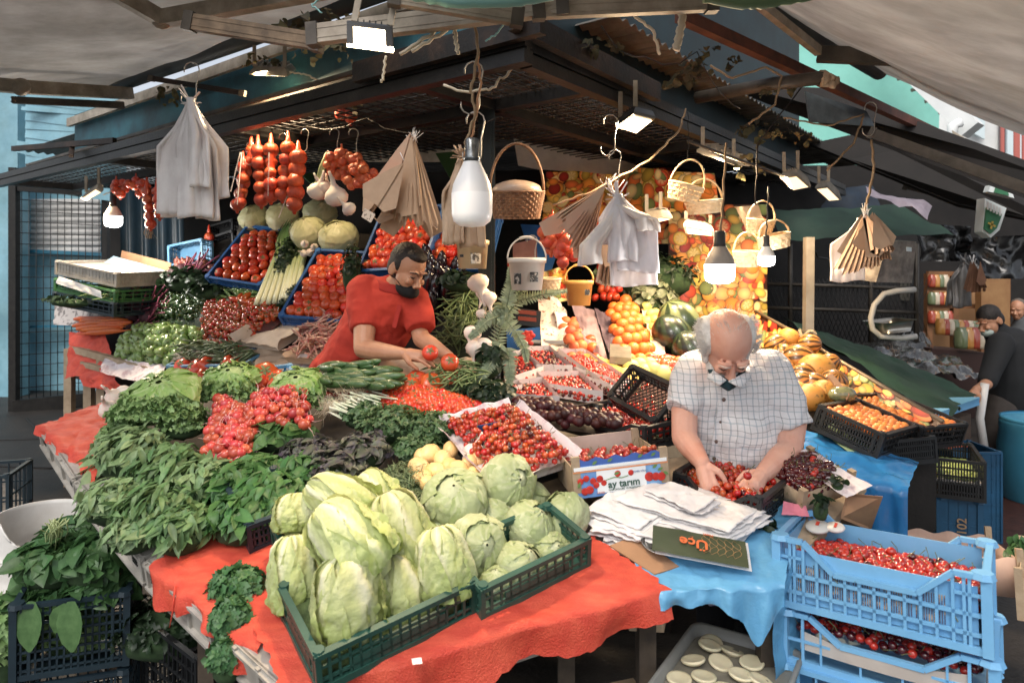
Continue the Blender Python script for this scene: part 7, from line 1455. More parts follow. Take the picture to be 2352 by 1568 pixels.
# ---- bundles of bags
def fan(name, label, top, pieces, m, d, group=None, tail=True):
 t = P(top[0], top[1], d); e = empty(name, label, 'bags', group, loc=t)
 for k, (xb, yb, hw, y0, dz, ph) in enumerate(pieces):
  mb = MB()
  def fn(u, v):
   y = top[1]+(yb-top[1])*v; s = min(1, max(.1, (y-top[1])/(y0-top[1])))**1.3; x = top[0]+(xb-top[0])*min(1, s*.85+v*.15)+(u-.5)*2*hw*s
   fold = .012*math.sin(u*7+ph)*s+.008*math.sin(u*23+ph*2)*(1-s*.6)+.035*s*nz((u*2.5, v*2.2, ph*3), 1)
   return P(x+1.5*math.sin(v*9+ph+u*4), y+3*math.sin(u*5+ph)*v, d+dz+fold)
  mb.grid(fn, 26, 24); o = mb.obj('bag', m, e); modmesh(o, ('SOLIDIFY', dict(thickness=.012)))
 if tail:
  mb = MB()
  for i in range(14):
   a = R.uniform(0, 2*PI); mb.bar(t+Z*-.02, t+V((math.cos(a)*.05, math.sin(a)*.03, R.uniform(-.05, .06))), .012, .002)
  mb.obj('torn_handle', m, e, smooth=False)
 return e
M_wb = mat('white_bag_film', '#f1edeb', '#e4dedd', rough=.5, ns=12, bump=.25, bs=30, trans=.25)
fan('bag_bundle', 'bundle of white plastic bags on the tall wire hook at the onion side', (437, 225), [(408, 490, 50, 335, 0, 0), (450, 500, 40, 330, -.03, 2), (478, 505, 26, 340, .02, 4), (496, 455, 32, 340, .05, 5), (430, 497, 60, 345, .06, 1), (462, 430, 22, 310, -.07, 3)], M_wb, 3.0)
fan('bag_bundle', 'bundle of white plastic bags hanging beside the folded paper bags', (1418, 445), [(1455, 655, 55, 520, .03, 0), (1430, 600, 34, 500, -.03, 2), (1465, 625, 48, 520, 0, 4), (1400, 560, 26, 500, .05, 1)], mat('cool_white_bag', '#efedf2', '#e2dfe6', rough=.5, ns=12, bump=.25, bs=30, trans=.25), 2.9)
o = fan('bag_bundle', 'white bag arms sticking out sideways from the second bundle', (1420, 470), [(1352, 608, 26, 560, -.02, 1), (1492, 530, 26, 500, -.02, 3)], M_wb, 2.88, tail=False)
fan('bag_bundle', 'pale translucent bags half hidden behind the big white bulb', (1062, 350), [(1040, 560, 26, 440, .02, 0), (1085, 568, 30, 460, .05, 2), (1062, 555, 34, 440, .08, 4)], M_kraft2, 2.75)
def paperfan(label, tx, ty, d, a0, a1, L0, L1, wd, n, m, tilt=.009, name='paper_bag_bundle', fold=True):
 t = P(tx, ty, d); e = empty(name, label, 'paper bags', 'bundles of paper bags', loc=t); f = d/FPX
 L_ = [(L0+(L1-L0)*k/n)*f*R.uniform(.88, 1.06) for k in range(n+1)]
 def fn(u, v):     # the stack of folded bags seen edge on: pleats running out from the tie
  k = u*n; i = min(int(k), n-1); q = k-i; a = math.radians(a0+(a1-a0)*u)+(.012 if i % 2 else -.012); L = L_[i]*(1-.07*q); dp = (.0 if q < .5 else 1)*.02+tilt*i*.3
  return t+V((math.sin(a), 0, -math.cos(a)))*L*v+V((0, -dp*min(1, v*1.6)-.05*math.sin(v*2.2)*math.sin(u*PI), 0))
 mb = MB(); mb.grid(fn, n*4, 8); mb.obj('pleated_bags', m, e, smooth=False)
 for u0, s_ in ((.0, 1), (1.0, -1), (.3, 1), (.62, -1)):     # the outermost bag, flat
  a = math.radians(a0+(a1-a0)*u0); dr = V((math.sin(a), 0, -math.cos(a))); sd_ = V((math.cos(a), 0, math.sin(a))); w_ = wd*f*.5; L = L1*f*.97; mb = MB(); b = t+V((0, .03 if u0 in (0, 1) else -.075-.02*u0, 0)); L *= 1 if u0 in (0, 1) else .8
  mb.add([b, b+dr*L*.3+sd_*w_*.45*s_, b+dr*L*.8+sd_*w_*s_*1.1, b+dr*L+sd_*w_*s_*.7, b+dr*L*.97-sd_*w_*s_*.2, b+dr*L*.4-sd_*w_*.1*s_], [tuple(range(6))]); mb.obj('outer_bag', m, e, smooth=False)
 mb = MB()
 for i in range(7): mb.tube([t+V((R.gauss(0, .012), 0, -.02)), t+V((R.gauss(0, .02), R.gauss(0, .01), R.uniform(.01, .06)))], .0016, 4)
 mb.obj('tie_string', M_white, e); return e
M_kr = mat('brown_paper', '#b3957a', '#9c7f66', rough=.8, ns=5, island=.3); M_krp = mat('pale_brown_paper', '#b79a80', '#9d8068', rough=.8, ns=5, island=.3)
paperfan('brown paper bags with red print fanned behind the big white bulb, onion side part', 950, 312, 3.2, -38, -8, 165, 190, 70, 22, mat('red_tinged_paper', '#bd9078', '#b29a84', rough=.8, ns=4, island=.3))
paperfan('brown paper bags fanned behind the big white bulb, bulb side part', 952, 318, 3.15, -20, 16, 190, 235, 85, 18, M_kr)
paperfan('single clear topped paper bag with a small printed note', 935, 380, 3.1, -38, -34, 140, 150, 85, 3, M_krp)
tag(panel('price_note', [(838, 478, 3.0), (862, 492, 3.0), (852, 512, 3.0), (830, 498, 3.0)], mat('note_paper', '#c9b7a5', '#6c5e52', rough=.8, ns=60, contrast=(.55, .6)), .002), 'small printed note on the lowest paper bag', 'note')
paperfan('brown paper bags with orange edges fanned beside the white bags', 1390, 425, 3.05, -58, -15, 130, 185, 72, 24, mat('orange_edge_paper', '#bb9480', '#ad9c8a', rough=.8, ns=4, island=.3))
paperfan('tall stack of brown paper bags hanging behind the white bags', 1412, 440, 3.1, -10, 2, 215, 225, 60, 12, M_krp)
paperfan('large bundle of brown paper bags on the rope above the hanging scale', 1985, 490, 3.7, -28, 22, 155, 110, 92, 26, M_kr)
paperfan('second layer of folded paper bags in front on the same rope', 1988, 492, 3.55, 8, 34, 90, 105, 62, 12, M_krp)
fan('bag_bundle', 'white plastic bag peeking below the large paper bag bundle', (1975, 500), [(1945, 645, 40, 560, .05, 0)], M_wb, 3.85, tail=False)
cb2 = empty('clear_box', 'clear ribbed plastic boxes hung beside the large paper bags', 'box', loc=P(2070, 600, 4.2)); panel('stacked_boxes', [(2040, 552, 4.1), (2105, 555, 4.2), (2095, 650, 4.2), (2012, 648, 4.1)], mat('frosted_box', '#9c948c', '#6c6560', rough=.2, coat=.5, ns=14), .2, cb2); panel('price_sticker', [(2082, 567, 4.08), (2094, 568, 4.08), (2094, 578, 4.08), (2082, 577, 4.08)], mat('pale_sticker', '#b9cfe0', rough=.5), .002, cb2)
# ---- onion strings
M_onet = mat('red_netted_onion', '#cf4424', '#b2341c', rough=.3, ns=4, rnd=.25, bump=.3, bs=180, coat=.3); M_onet2 = mat('orange_netted_onion', '#e2653a', '#cc4f28', rough=.35, ns=5, rnd=.25, bump=.3, bs=180, coat=.3)
ONB = proto('netted_onion_mesh', MB().ball((0, 0, 0), (1, 1, .96), 14, 9, f=lambda v: 1+.12*max(0, abs(v.z)-.8)), M_onet); ONS = proto('small_netted_onion_mesh', MB().ball((0, 0, 0), (1, 1, .95), 12, 8), M_onet2)
def onions(label, d, balls, me, tops=(), tailp=None, group='nets of onions', netm=None):
 c = P(balls[0][0], balls[0][1], d); e = empty('onion_net', label, 'onion net', group, loc=c)
 for x, y, r_ in balls:
  o = bpy.data.objects.new('onion', me); COL.objects.link(o); o.parent = e; o.matrix_basis = xf(P(x, y, d+R.uniform(-.02, .02))-c, rotm((R.gauss(0, .2), R.gauss(0, .2), 1)), r_/FPX*d)
 mb = MB(); pts = [P(x, y, d) for x, y, r_ in balls]; 
 cl_ = len(balls) > 7; mb.tube([pts[0]+Z*(.05 if cl_ else .1)]+pts+[pts[-1]-Z*(balls[-1][2]/FPX*d*1.3)], [.006]+[balls[0][2]/FPX*d*(.25 if cl_ else .55)]*len(pts)+[.008], 8); mb.obj('net_sleeve', netm or M_onet, e)
 return e
def col(x0, y0, x1, y1, n, r_): return [(x0+(x1-x0)*i/(n-1)+R.uniform(-1.5, 1.5), y0+(y1-y0)*i/(n-1), r_*R.uniform(.8, 1.04)) for i in range(n)]
S_ = [(col(578, 345, 545, 470, 6, 15), 'string of netted onions deepest in the shadow beside the white bags'), (col(560, 385, 553, 465, 4, 15), 'short dark string of netted onions touching the white bags'), (col(592, 348, 600, 458, 5, 18), 'string of netted onions, third counted from the white bags'),
      (col(622, 345, 622, 450, 5, 18), 'string of netted onions between two white tape strips'), (col(660, 340, 650, 445, 5, 17), 'string of netted onions ending in a short curl beside the longest string'), (col(684, 362, 676, 468, 5, 21), 'longest brightest string of netted onions beside the orange net')]
for k, (b_, lab) in enumerate(S_): onions(lab, 4.15-.03*k, b_, ONB)
mb = MB(); 
for (x0, y0, x1, y1) in ((555, 350, 545, 470), (552, 350, 530, 440), (618, 350, 616, 450), (660, 450, 640, 500)): mb.bar(P(x0, y0, 4.0), P(x1, y1, 4.0), .012, .002)
tag(mb.obj('white_tape', M_white, smooth=False), 'white tape strips hanging between the red onion strings', 'tape')
def cluster(cx, cy, rx, ry, n, r_):
 out = []
 for i in range(n):
  for _ in range(30):
   a = R.uniform(0, 2*PI); q = math.sqrt(R.random()); x, y = cx+rx*q*math.cos(a), cy+ry*q*math.sin(a)
   if all((x-u)**2+(y-v)**2 > (r_*1.25)**2 for u, v, _r in out): break
  out.append((x, y, r_*R.uniform(.85, 1.15)))
 return sorted(out, key=lambda b: b[1])
onions('orange net bulging with many small onions above the cabbages, upper lobe', 3.9, cluster(790, 378, 40, 30, 26, 12), ONS, netm=M_onet2)
onions('orange net of small onions, lower lobe beside the clear paper bag', 3.85, cluster(828, 408, 34, 26, 20, 12), ONS, netm=M_onet2)
onions('small cluster of brown onions nearest the wire gate', 4.9, cluster(280, 430, 18, 18, 8, 10), ONB); onions('cluster of brown onions beside the netted string at the dark curtain', 4.9, cluster(322, 430, 20, 18, 9, 10), ONB)
onions('thin string of netted onions in front of the dark curtain', 4.8, col(338, 440, 345, 515, 5, 13), ONB); onions('short string of netted onions half behind the white bags and curtain', 4.75, col(362, 440, 368, 492, 4, 13), ONB)
onions('red net of large onions beside the steel post', 3.2, cluster(1270, 545, 24, 40, 14, 16), ONB); onions('red net of onions hanging lower beside the steel post', 3.15, cluster(1300, 580, 18, 28, 9, 15), ONB)
mb = MB()
for i in range(24): p = P(342+R.uniform(-8, 8), 522, 4.8); mb.tube([p, p+V((R.gauss(0, .01), 0, -.04)), p+V((R.gauss(0, .02), 0, -.08))], .001, 3, False)
tag(mb.obj('onion_roots', mat('dry_root', '#8d7352', rough=.9)), 'dry root tuft below the thin onion string', 'roots')
onions('dark red netted onions deep in the shade behind the bags', 5.6, cluster(475, 560, 12, 22, 7, 10), ONB)
onions('pumpkin coloured net ball hanging near the hooks', 4.0, cluster(796, 265, 14, 12, 5, 14), ONB)
# garlic hanging
for k, (x, y, r_, d, lab) in enumerate(((728, 440, 22, 3.9, 'garlic bulb with long pale stalks hanging by the orange net'), (772, 452, 26, 3.85, 'largest garlic head hanging under the orange net'), (758, 440, 18, 3.95, 'garlic head tucked behind the largest hanging one'), (745, 432, 18, 3.9, 'small garlic head between the stalks'), (802, 480, 16, 3.8, 'yellowed garlic head with dried petals'),
  (1098, 650, 24, 3.3, 'topmost garlic bulb hanging on the post braid'), (1122, 685, 18, 3.3, 'garlic bulb lower on the post braid'), (1108, 672, 16, 3.35, 'small garlic bulb between the two post braid bulbs'), (1085, 765, 20, 3.3, 'garlic bulb beside the fern fronds on the post'), (1092, 800, 22, 3.25, 'lowest garlic bulb hanging over the green beans'), (1112, 790, 17, 3.25, 'garlic bulb touching the fern at the post foot'), (1105, 720, 12, 3.3, 'tiny garlic bulb at the end of the post braid'))):
 place(GAR[k % 3], 'garlic_bulb', xf(P(x, y, d), rotm((R.gauss(0, .3), -.2, -1 if k > 4 else 1)), r_/FPX*d/.026), lab, 'garlic', 'hanging garlic')
mb = MB()
for k in range(5): mb.tube([P(725+k*3, 420, 3.9), P(735+k*3, 385, 3.9), P(750+k, 350, 3.9)], .006, 5)
tag(mb.obj('garlic_stalks', M_stk), 'pale garlic stalks rising beside the orange net', 'stalks')
mb = MB(); mb.tube([P(1100, 670, 3.32), P(1115, 700, 3.3), P(1105, 745, 3.32), P(1090, 790, 3.3)], .01, 6); mb.tube([P(1110, 720, 3.3), P(1150, 700, 3.4)], .003, 4); tag(mb.obj('garlic_braid', mat('braid', '#a59a7a', rough=.8)), 'dry garlic braid hanging against the steel post', 'braid')
# ---- baskets
def basket(label, x, y, wpx, hpx, d, m, handle=1.2, nst=18, rows=9, lean=0, cloth=None, sq=.8, hm=None, name='basket'):
 c = P(x, y, d); f = d/FPX; rx = wpx/2*f; h = hpx*f; e = empty(name, label, 'basket', 'woven baskets', loc=c)
 M = Matrix.Translation(c) @ Matrix.Rotation(lean, 4, 'Y') @ Matrix.Rotation(.12, 4, 'X')
 mb = MB()
 for j in range(rows):
  z0 = -h+h*j/rows; z1 = z0+h/rows*.86; n = nst*4; vs = []
  for k in range(n):
   a = 2*PI*k/n; t = (j+.5)/rows; r0 = rx*(.8+.2*t)+rx*.035*math.sin(a*nst/2*2+PI*(j % 2))
   for z, o_ in ((z0, 0), (z0, .004), (z1, .004), (z1, 0)): vs.append(M @ V(((r0+o_)*math.cos(a), (r0+o_)*math.sin(a)*sq, z)))
  mb.add(vs, [(k*4+i, k*4+(i+1) % 4, ((k+1) % n)*4+(i+1) % 4, ((k+1) % n)*4+i) for k in range(n) for i in range(4)])
 mb.obj('woven_side', m, e, smooth=False)
 mb = MB()
 for k in range(nst): a = 2*PI*k/nst; mb.bar(M @ V((rx*.8*math.cos(a), rx*.8*math.sin(a)*sq, -h)), M @ V((rx*math.cos(a), rx*math.sin(a)*sq, 0)), .012, .004)
 mb.tube([M @ V((rx*1.02*math.cos(a), rx*1.02*math.sin(a)*sq, 0)) for a in np.linspace(0, 2*PI, 33)], .006, 6); mb.add([M @ V((rx*.8*math.cos(2*PI*k/24), rx*.8*math.sin(2*PI*k/24)*sq, -h+.004)) for k in range(24)], [tuple(range(24))]); mb.obj('rim_and_base', m, e, smooth=False)
 if handle:
  mb = MB()
  for o_ in (-.004, .004): mb.tube([M @ V((rx*math.cos(a), o_*2*math.sin(a*5), (rx*handle)*math.sin(a)*1.0)) for a in np.linspace(0, PI, 19)], .004 if wpx < 110 else .007, 5)
  mb.obj('handle', hm or m, e)
 if cloth:
  mb = MB(); mb.ball(M @ V((0, 0, .0)), (rx*.95, rx*.95*sq, h*.42), 22, 14, f=lambda v: 1+.07*nz(v, 4)); mb.obj('cloth_filling', cloth, e)
M_wick = mat('brown_wicker', '#8d6748', '#6f4c33', rough=.6, ns=30, bump=.3); M_chip = mat('pale_chip_wood', '#dcc39c', '#c4a67c', rough=.6, ns=14, bump=.15)
basket('brown wicker basket filled with pale paper hanging against the post', 1187, 440, 124, 62, 3.3, M_wick, handle=1.75, nst=22, rows=10, cloth=mat('translucent_wrap', '#b59c88', '#9f8672', rough=.35, bump=.3, bs=30))
basket('pale chip basket hanging highest beside the dull floodlight', 1577, 425, 78, 38, 3.3, M_chip, 1.5, 12, 4, lean=.25)
basket('pale chip basket hanging just below the highest one', 1617, 462, 84, 28, 3.35, M_chip, 1.2, 12, 4, lean=-.1)
basket('pale chip basket hanging behind the small glowing bulb', 1748, 505, 62, 32, 3.7, M_chip, 1.4, 12, 4, lean=.1); basket('oval chip basket beside the small glowing bulb', 1778, 540, 70, 30, 3.6, M_chip, 1.0, 12, 4, lean=-.2)
basket('square pale chip basket below the small glowing bulb', 1715, 578, 60, 34, 3.8, M_chip, 1.5, 12, 4); basket('pale chip basket under the onion net by the post', 1265, 640, 44, 30, 3.6, M_chip, 0, 12, 4)
# ---- buckets
def bucket(label, x, y, wt, hpx, d, m, handle=True, fill=None, bot=.8, hang=0, prints=()):
 c = P(x, y, d); f = d/FPX; r = wt/2*f; h = hpx*f; e = empty('bucket', label, 'bucket', 'plastic buckets hanging by the post', loc=c); mb = MB()
 mb.lathe([(0, -h), (r*bot, -h), (r*.97, -h*.14), (r*1.04, -h*.14), (r*1.05, 0), (r*.98, .003), (r*.95, 0), (r*bot*.95, -h*.95)], 26, c=c); mb.obj('body', m, e)
 if handle:
  mb = MB(); mb.tube([c+V((r*1.03*math.cos(a), 0, r*1.15*math.sin(a))) for a in np.linspace(0, PI, 21)], .0045, 6); hd = mb.obj('handle', m, e)
  mb = MB(); mb.tube([c+V((r*1.03*math.cos(a), 0, r*1.15*math.sin(a))) for a in np.linspace(PI*.38, PI*.62, 7)], .008, 6); mb.obj('grip', m, hd)
 for (px, py, w_, h_, mm) in prints:
  a0 = math.asin(max(-1, min(1, (px-x)/(wt/2*.92)))); mb = MB(); mb.grid(lambda u, v: c+V((r*.925*math.sin(a0+(u-.5)*w_*f/r), -r*.925*math.cos(a0+(u-.5)*w_*f/r), -(py-y)*f-(v-.5)*h_*f)), 6, 3); mb.obj('print', mm, e)
M_ink = mat('label_print', '#c9bfae', '#4c4238', rough=.6, ns=80, contrast=(.5, .55)); M_logo = mat('black_logo', '#1c1a18', '#a49c92', rough=.5, ns=90, contrast=(.55, .6))
bucket('cream plastic bucket with printed table behind the pale bags', 1085, 553, 74, 64, 3.2, mat('cream_plastic', '#dcc9a2', '#cdb98f', rough=.4), False, prints=((1095, 592, 26, 28, M_ink), (1062, 588, 13, 6, M_blackp)), bot=.86)
bucket('white plastic bucket with two black emblems and a handle', 1210, 594, 86, 72, 3.15, M_whitep, prints=((1188, 640, 20, 24, M_logo), (1226, 636, 22, 22, M_logo)))
bucket('yellow plastic bucket hanging above the oranges', 1330, 645, 64, 56, 3.7, mat('yellow_plastic', '#dba955', '#c99545', rough=.4), prints=((1347, 668, 16, 18, M_logo),))
# ---- hooks, cords, ropes
for x, y, d, s, lab in ((440, 150, 3.0, .17, 'tall wire hook carrying the white bag bundle'), (768, 300, 3.9, .14, 'wire hook above the orange onion net'), (812, 300, 3.9, .14, 'second wire hook above the orange onion net'), (1402, 270, 3.0, .16, 'wire hook below the mesh above the folded paper bags'), (1412, 350, 3.0, .14, 'lower wire hook holding the white bags'), (1222, 545, 3.15, .12, 'wire hook holding the white bucket'), (700, 300, 4.1, .12, 'wire hook above the longest onion string'), (650, 310, 4.1, .12, 'wire hook above the curled onion string'), (575, 330, 4.1, .12, 'wire hook beside the shadowed onion string'), (1088, 150, 2.35, .16, 'wire hook carrying the big white bulb'), (1092, 265, 2.35, .16, 'lower wire hook just above the silver socket'), (2000, 240, 3.6, .16, 'black hook hanging under the green house')): hook(lab, P(x, y, d), s)
cord('cord running down from the top bar to the big white bulb', [P(1084, 0, 2.3), P(1098, 120, 2.3), P(1082, 210, 2.33), P(1092, 260, 2.33), P(1070, 330, 2.34), P(1072, 372, 2.34)], .005)
cord('second cord twisted beside the big bulb hooks', [P(1096, 120, 2.33), P(1104, 190, 2.33), P(1088, 300, 2.34), P(1066, 360, 2.34)], .004, mat('copper_cord', '#a8744c', rough=.6))
cord('white wire from the top bar curving behind the rusty corner', [P(1455, 35, 2.4), P(1500, 70, 2.5), P(1515, 125, 2.6)], .006, mat('pale_cord', '#c9bda6', rough=.7)); cord('cable loop below the mesh beside the big bulb', [P(1020, 195, 2.8), P(1110, 205, 2.8), P(1150, 180, 2.8), P(1180, 145, 2.8)], .006, mat('pale_cord', '#c9bda6'), sag=.02)
for k, (a, b, lab) in enumerate((((1040, 28), (918, 125), 'loose pale cord end nearest the big floodlight'), ((1060, 35), (945, 118), 'loose pale cord end beside the first one'), ((1045, 70), (1052, 125), 'short hanging strap behind the loose cord ends'))): cord(lab, [P(*a, 2.3), P((a[0]*2+b[0])/3, (a[1]+b[1])/2-4, 2.3), P(*b, 2.3)], .007, mat('pale_cord', '#c9bda6'))
cord('teal string hanging from the top bar', [P(1172, 20, 2.2), P(1145, 75, 2.2), P(1115, 95, 2.2)], .003, mat('teal_string', '#6fb3b0', rough=.6)); cord('teal string by the top edge over the onion side', [P(745, -10, 2.4), P(715, 12, 2.4), P(740, 30, 2.4)], .003, mat('teal_string', '#6fb3b0'))
cord('frayed white rope hanging from the end of the top bar', [P(1565, 0, 2.3), P(1568, 45, 2.3), P(1560, 85, 2.3), P(1553, 115, 2.3)], .014, mat('cotton_rope', '#cbbba2', rough=.9)); cord('teal hose drooping along the very top', [P(940, -14, 2.0), P(1040, 6, 2.0), P(1180, 4, 2.0), P(1270, -12, 2.0)], .02, mat('teal_hose', '#5f9a94', rough=.5)); cord('green hose drooping at the very top above the frame corner', [P(1620, -10, 2.1), P(1700, 6, 2.1), P(1760, 4, 2.1), P(1860, -14, 2.1)], .025, mat('green_hose', '#54784a', rough=.5))
cord('orange lamp cable along the mesh to the post', [P(1270, 472, 3.2), P(1360, 440, 3.2), P(1490, 370, 3.4), P(1560, 300, 3.5), P(1575, 250, 3.6)], .005)
cord('cable looping between the pole and the black beam', [P(1630, 150, 3.6), P(1680, 180, 3.6), P(1760, 155, 3.6), P(1795, 175, 3.6), P(1780, 240, 3.6), P(1720, 285, 3.6)], .006); cord('twisted rope tied to the rust rail above the chain', [P(1985, 265, 3.8), P(1960, 330, 3.8), P(1900, 392, 3.8)], .006); cord('thin cord strung across to the rust rail', [P(1800, 270, 3.8), P(1900, 290, 3.8), P(1985, 262, 3.8)], .005)
cord('rope carrying the large paper bag bundle', [P(2002, 320, 3.7), P(2008, 390, 3.7), P(1995, 450, 3.7), P(1985, 492, 3.7)], .007); cord('thin dark wire holding the highest chip basket', [P(1580, 260, 3.4), P(1582, 330, 3.35), P(1577, 372, 3.3)], .002, M_black); cord('dark cable of the bottle necked bulb', [P(1668, 330, 3.0), P(1660, 460, 2.95), P(1655, 532, 2.9)], .005); cord('dark cable of the small glowing bulb', [P(1765, 430, 3.5), P(1762, 500, 3.45), P(1760, 542, 3.4)], .004, M_blackp)
cord('chain hanging over the chip baskets', [P(1850, 190, 3.7), P(1740, 330, 3.6), P(1735, 470, 3.6)], .004, M_rust); cord('thin rail wire along the lamps under the beam', [P(1580, 325, 3.4), P(1800, 405, 4.0)], .008, M_alud)
cord('black power cable from the pole to the far stall', [P(1860, 560, 4.6), P(1880, 590, 4.7), P(1990, 620, 5.0)], .006, M_blackp); cord('cable from the small floodlight to the white bulb', [P(236, 448, 5.0), P(262, 438, 5.0), P(262, 450, 5.0)], .004, mat('pale_cord', '#c9bda6')); cord('grey cable of the pale floodlight', [P(665, 166, 3.8), P(705, 172, 3.8), P(740, 190, 3.8)], .005, mat('pale_cord', '#c9bda6'))
tag(sheet('wrapped_rag', [P(1880, 165, 3.5), P(1925, 175, 3.5), P(1920, 200, 3.5), P(1885, 200, 3.5)], 12, 8, mat('tan_rag', '#b8a084', '#8d775d', rough=.9), .05, 16, thick=.02), 'tan rag knotted round the end of the pole', 'rag')
tag(sheet('wrapped_rag', [P(1690, 475, 4.3), P(1720, 545, 4.3), P(1760, 520, 4.3), P(1742, 470, 4.3)], 10, 8, mat('tan_rag', '#b8a084'), .04, 8), 'crumpled beige paper beside the chip baskets', 'paper')
# dry vine leaves caught in the frame
M_vine = leafmat('dry_vine_leaf', '#4c3c26', '#35361f', .7, .8); M_vine2 = leafmat('pale_vine_leaf', '#6d5d3e', '#4c4c30', .6, .8)
for k, (x, y, d, rx, rz, n, lab) in enumerate(((745, 130, 2.9, .14, .12, 26, 'dry vine leaves hanging behind the big floodlight'), (720, 60, 2.9, .2, .06, 26, 'dry vine leaves along the dusty top bar'), (385, 235, 4.6, .08, .14, 18, 'withered leaves caught at the end of the thin dark bar'), (1620, 160, 3.4, .2, .12, 30, 'dark vine leaves over the teal boards'), (1790, 215, 3.7, .12, .1, 18, 'vine leaves under the pole'), (1760, 310, 3.8, .18, .08, 24, 'pale dry leaves lying on the mesh of the frame'), (1800, 330, 3.9, .2, .08, 22, 'dry leaves near the rust rail'), (1570, 200, 3.3, .1, .08, 16, 'dry leaves by the pole end'), (1720, 400, 3.9, .1, .12, 16, 'dry leaves hanging among the lamps'), (795, 250, 3.8, .1, .06, 14, 'dry leaves lying on the mesh above the orange net'), (600, 150, 3.9, .12, .08, 16, 'dry leaves beside the pale floodlight'), (1380, 120, 2.9, .1, .06, 14, 'small vine leaves behind the rusty corner'))):
 bunch('vine_leaves', lab, 'leaves', P(x, y, d), (rx, rx*.6, rz), n, .045, .04, M_vine if k % 2 else M_vine2, shape=(.3, 1, .9, .8, .1), core=False, rnd=1.5, wave=.2, group='dry vine leaves in the canopy')
# ferns on the post
def fern(label, pts, n=30, w_=.052, name='fern_frond'):
 q = [P(*p_) for p_ in pts]; mb = MB(); mb.tube(q, .003, 4)
 L = len(q)-1
 for i in range(n):
  t = i/(n-1)*L; k = min(int(t), L-1); p = q[k].lerp(q[k+1], t-k); tg = (q[k+1]-q[k]).normalized(); wd = w_*(1-.75*i/n)
  for s in (-1, 1):
   sd_ = tg.cross(V((0, -1, 0))).normalized()*s; mb.leaf(p, sd_+tg*.35+V((0, R.gauss(0, .2), R.gauss(0, .1))), (0, -1, .2), wd, .012, .4, .1, shape=(.6, 1, .6, 0))
 return tag(mb.obj(name, M_fern), label, 'fern', 'fern fronds tied to the post')
fern('fern frond arching up over the white bucket', [(1140, 790, 3.3), (1160, 720, 3.3), (1200, 665, 3.25), (1240, 625, 3.2)]); fern('fern frond reaching toward the yellow bucket', [(1150, 740, 3.3), (1190, 690, 3.25), (1250, 675, 3.2), (1300, 668, 3.2)]); fern('fern frond hanging down over the blue carton', [(1150, 720, 3.3), (1185, 760, 3.2), (1205, 800, 3.2), (1210, 830, 3.2)])
fern('fern frond spreading toward the green beans', [(1160, 720, 3.3), (1120, 735, 3.25), (1095, 760, 3.2), (1080, 775, 3.2)]); fern('fern frond standing beside the emblem bucket', [(1165, 700, 3.2), (1175, 650, 3.2), (1172, 615, 3.2)]); fern('fern frond hanging at the foot of the post', [(1150, 790, 3.2), (1130, 830, 3.1), (1110, 860, 3.05), (1100, 880, 3.05)])
fern('fern frond drooping past the cherry trays', [(1165, 800, 3.2), (1172, 850, 3.1), (1168, 910, 3.05)]); fern('fern sprig hanging at the very top over the grey awning', [(2160, -20, 2.0), (2172, 10, 2.0), (2180, 30, 2.0)], 12, .03)
bunch('dark_greens', 'dark broad leaves tied at the foot of the post', 'leaves', P(1125, 830, 3.15), (.07, .06, .08), 40, .07, .04, M_dark, shape=ROUND); bunch('laurel_leaves', 'small mixed leaves tied along the middle of the post', 'leaves', P(1150, 740, 3.3), (.05, .04, .13), 60, .045, .016, M_fern, core=False)
st_ = empty('sticker_strip', 'white sticker strip with a blue spot on the foot of the post', 'sticker', loc=P(1146, 850, 3.5)); panel('strip', [(1138, 815, 3.5), (1150, 815, 3.5), (1150, 872, 3.5), (1138, 872, 3.5)], mat('strip_print', '#9c9c9c', '#2c3238', rough=.5, ns=60, contrast=(.45, .55)), .003, st_); mb = MB(); mb.ball(P(1144, 858, 3.49), (.008, .002, .01), 10, 5); mb.obj('spot', M_sky, st_)
# shield sign
sg = empty('shop_sign', 'green shield shaped sign with white border hanging over the far shop', 'sign', loc=P(2280, 500, 4.6))
panel('board', [(2262, 455, 4.6), (2312, 478, 4.6), (2296, 528, 4.6), (2276, 546, 4.6), (2256, 532, 4.6)], mat('sign_white', '#dfe6e4', rough=.4), .08, sg); panel('green_field', [(2267, 476, 4.585), (2302, 492, 4.585), (2290, 524, 4.585), (2276, 537, 4.585), (2261, 526, 4.585)], mat('sign_green', '#1f7a4a', rough=.4), .012, sg)
mb = MB(); 
for k in range(5): p = P(2269+k*7, 470+k*3.4, 4.57); mb.bar(p+Z*.02, p-Z*.035, .013, .004, up=(0, 1, 0))
mb.obj('white_letters', M_whitep, sg, smooth=False); mb = MB(); mb.bar(P(2270, 512, 4.57), P(2286, 520, 4.57), .006, .012); mb.bar(P(2280, 508, 4.57), P(2276, 526, 4.57), .006, .012); mb.obj('gold_emblem', mat('gold', '#b59a3c', rough=.4), sg, smooth=False)
sg = empty('shop_sign', 'second green and white sign half hidden behind the far rail', 'sign', loc=P(2300, 435, 5.2)); panel('board', [(2275, 425, 5.2), (2320, 432, 5.2), (2330, 455, 5.2), (2270, 440, 5.2)], mat('sign_white', '#dfe6e4'), .06, sg); panel('green_field', [(2288, 430, 5.19), (2314, 434, 5.19), (2318, 450, 5.19), (2284, 442, 5.19)], mat('sign_green', '#1f7a4a'), .012, sg)
tag(panel('lit_panel', [(2195, 408, 6.6), (2270, 428, 6.6), (2272, 448, 6.6), (2196, 426, 6.6)], mat('amber_glow', '#e08a3c', rough=.4, emit=1.6, ecol=(1, .5, .18)), .03), 'amber lit panel of the far shop under the dark canopy', 'lamp')
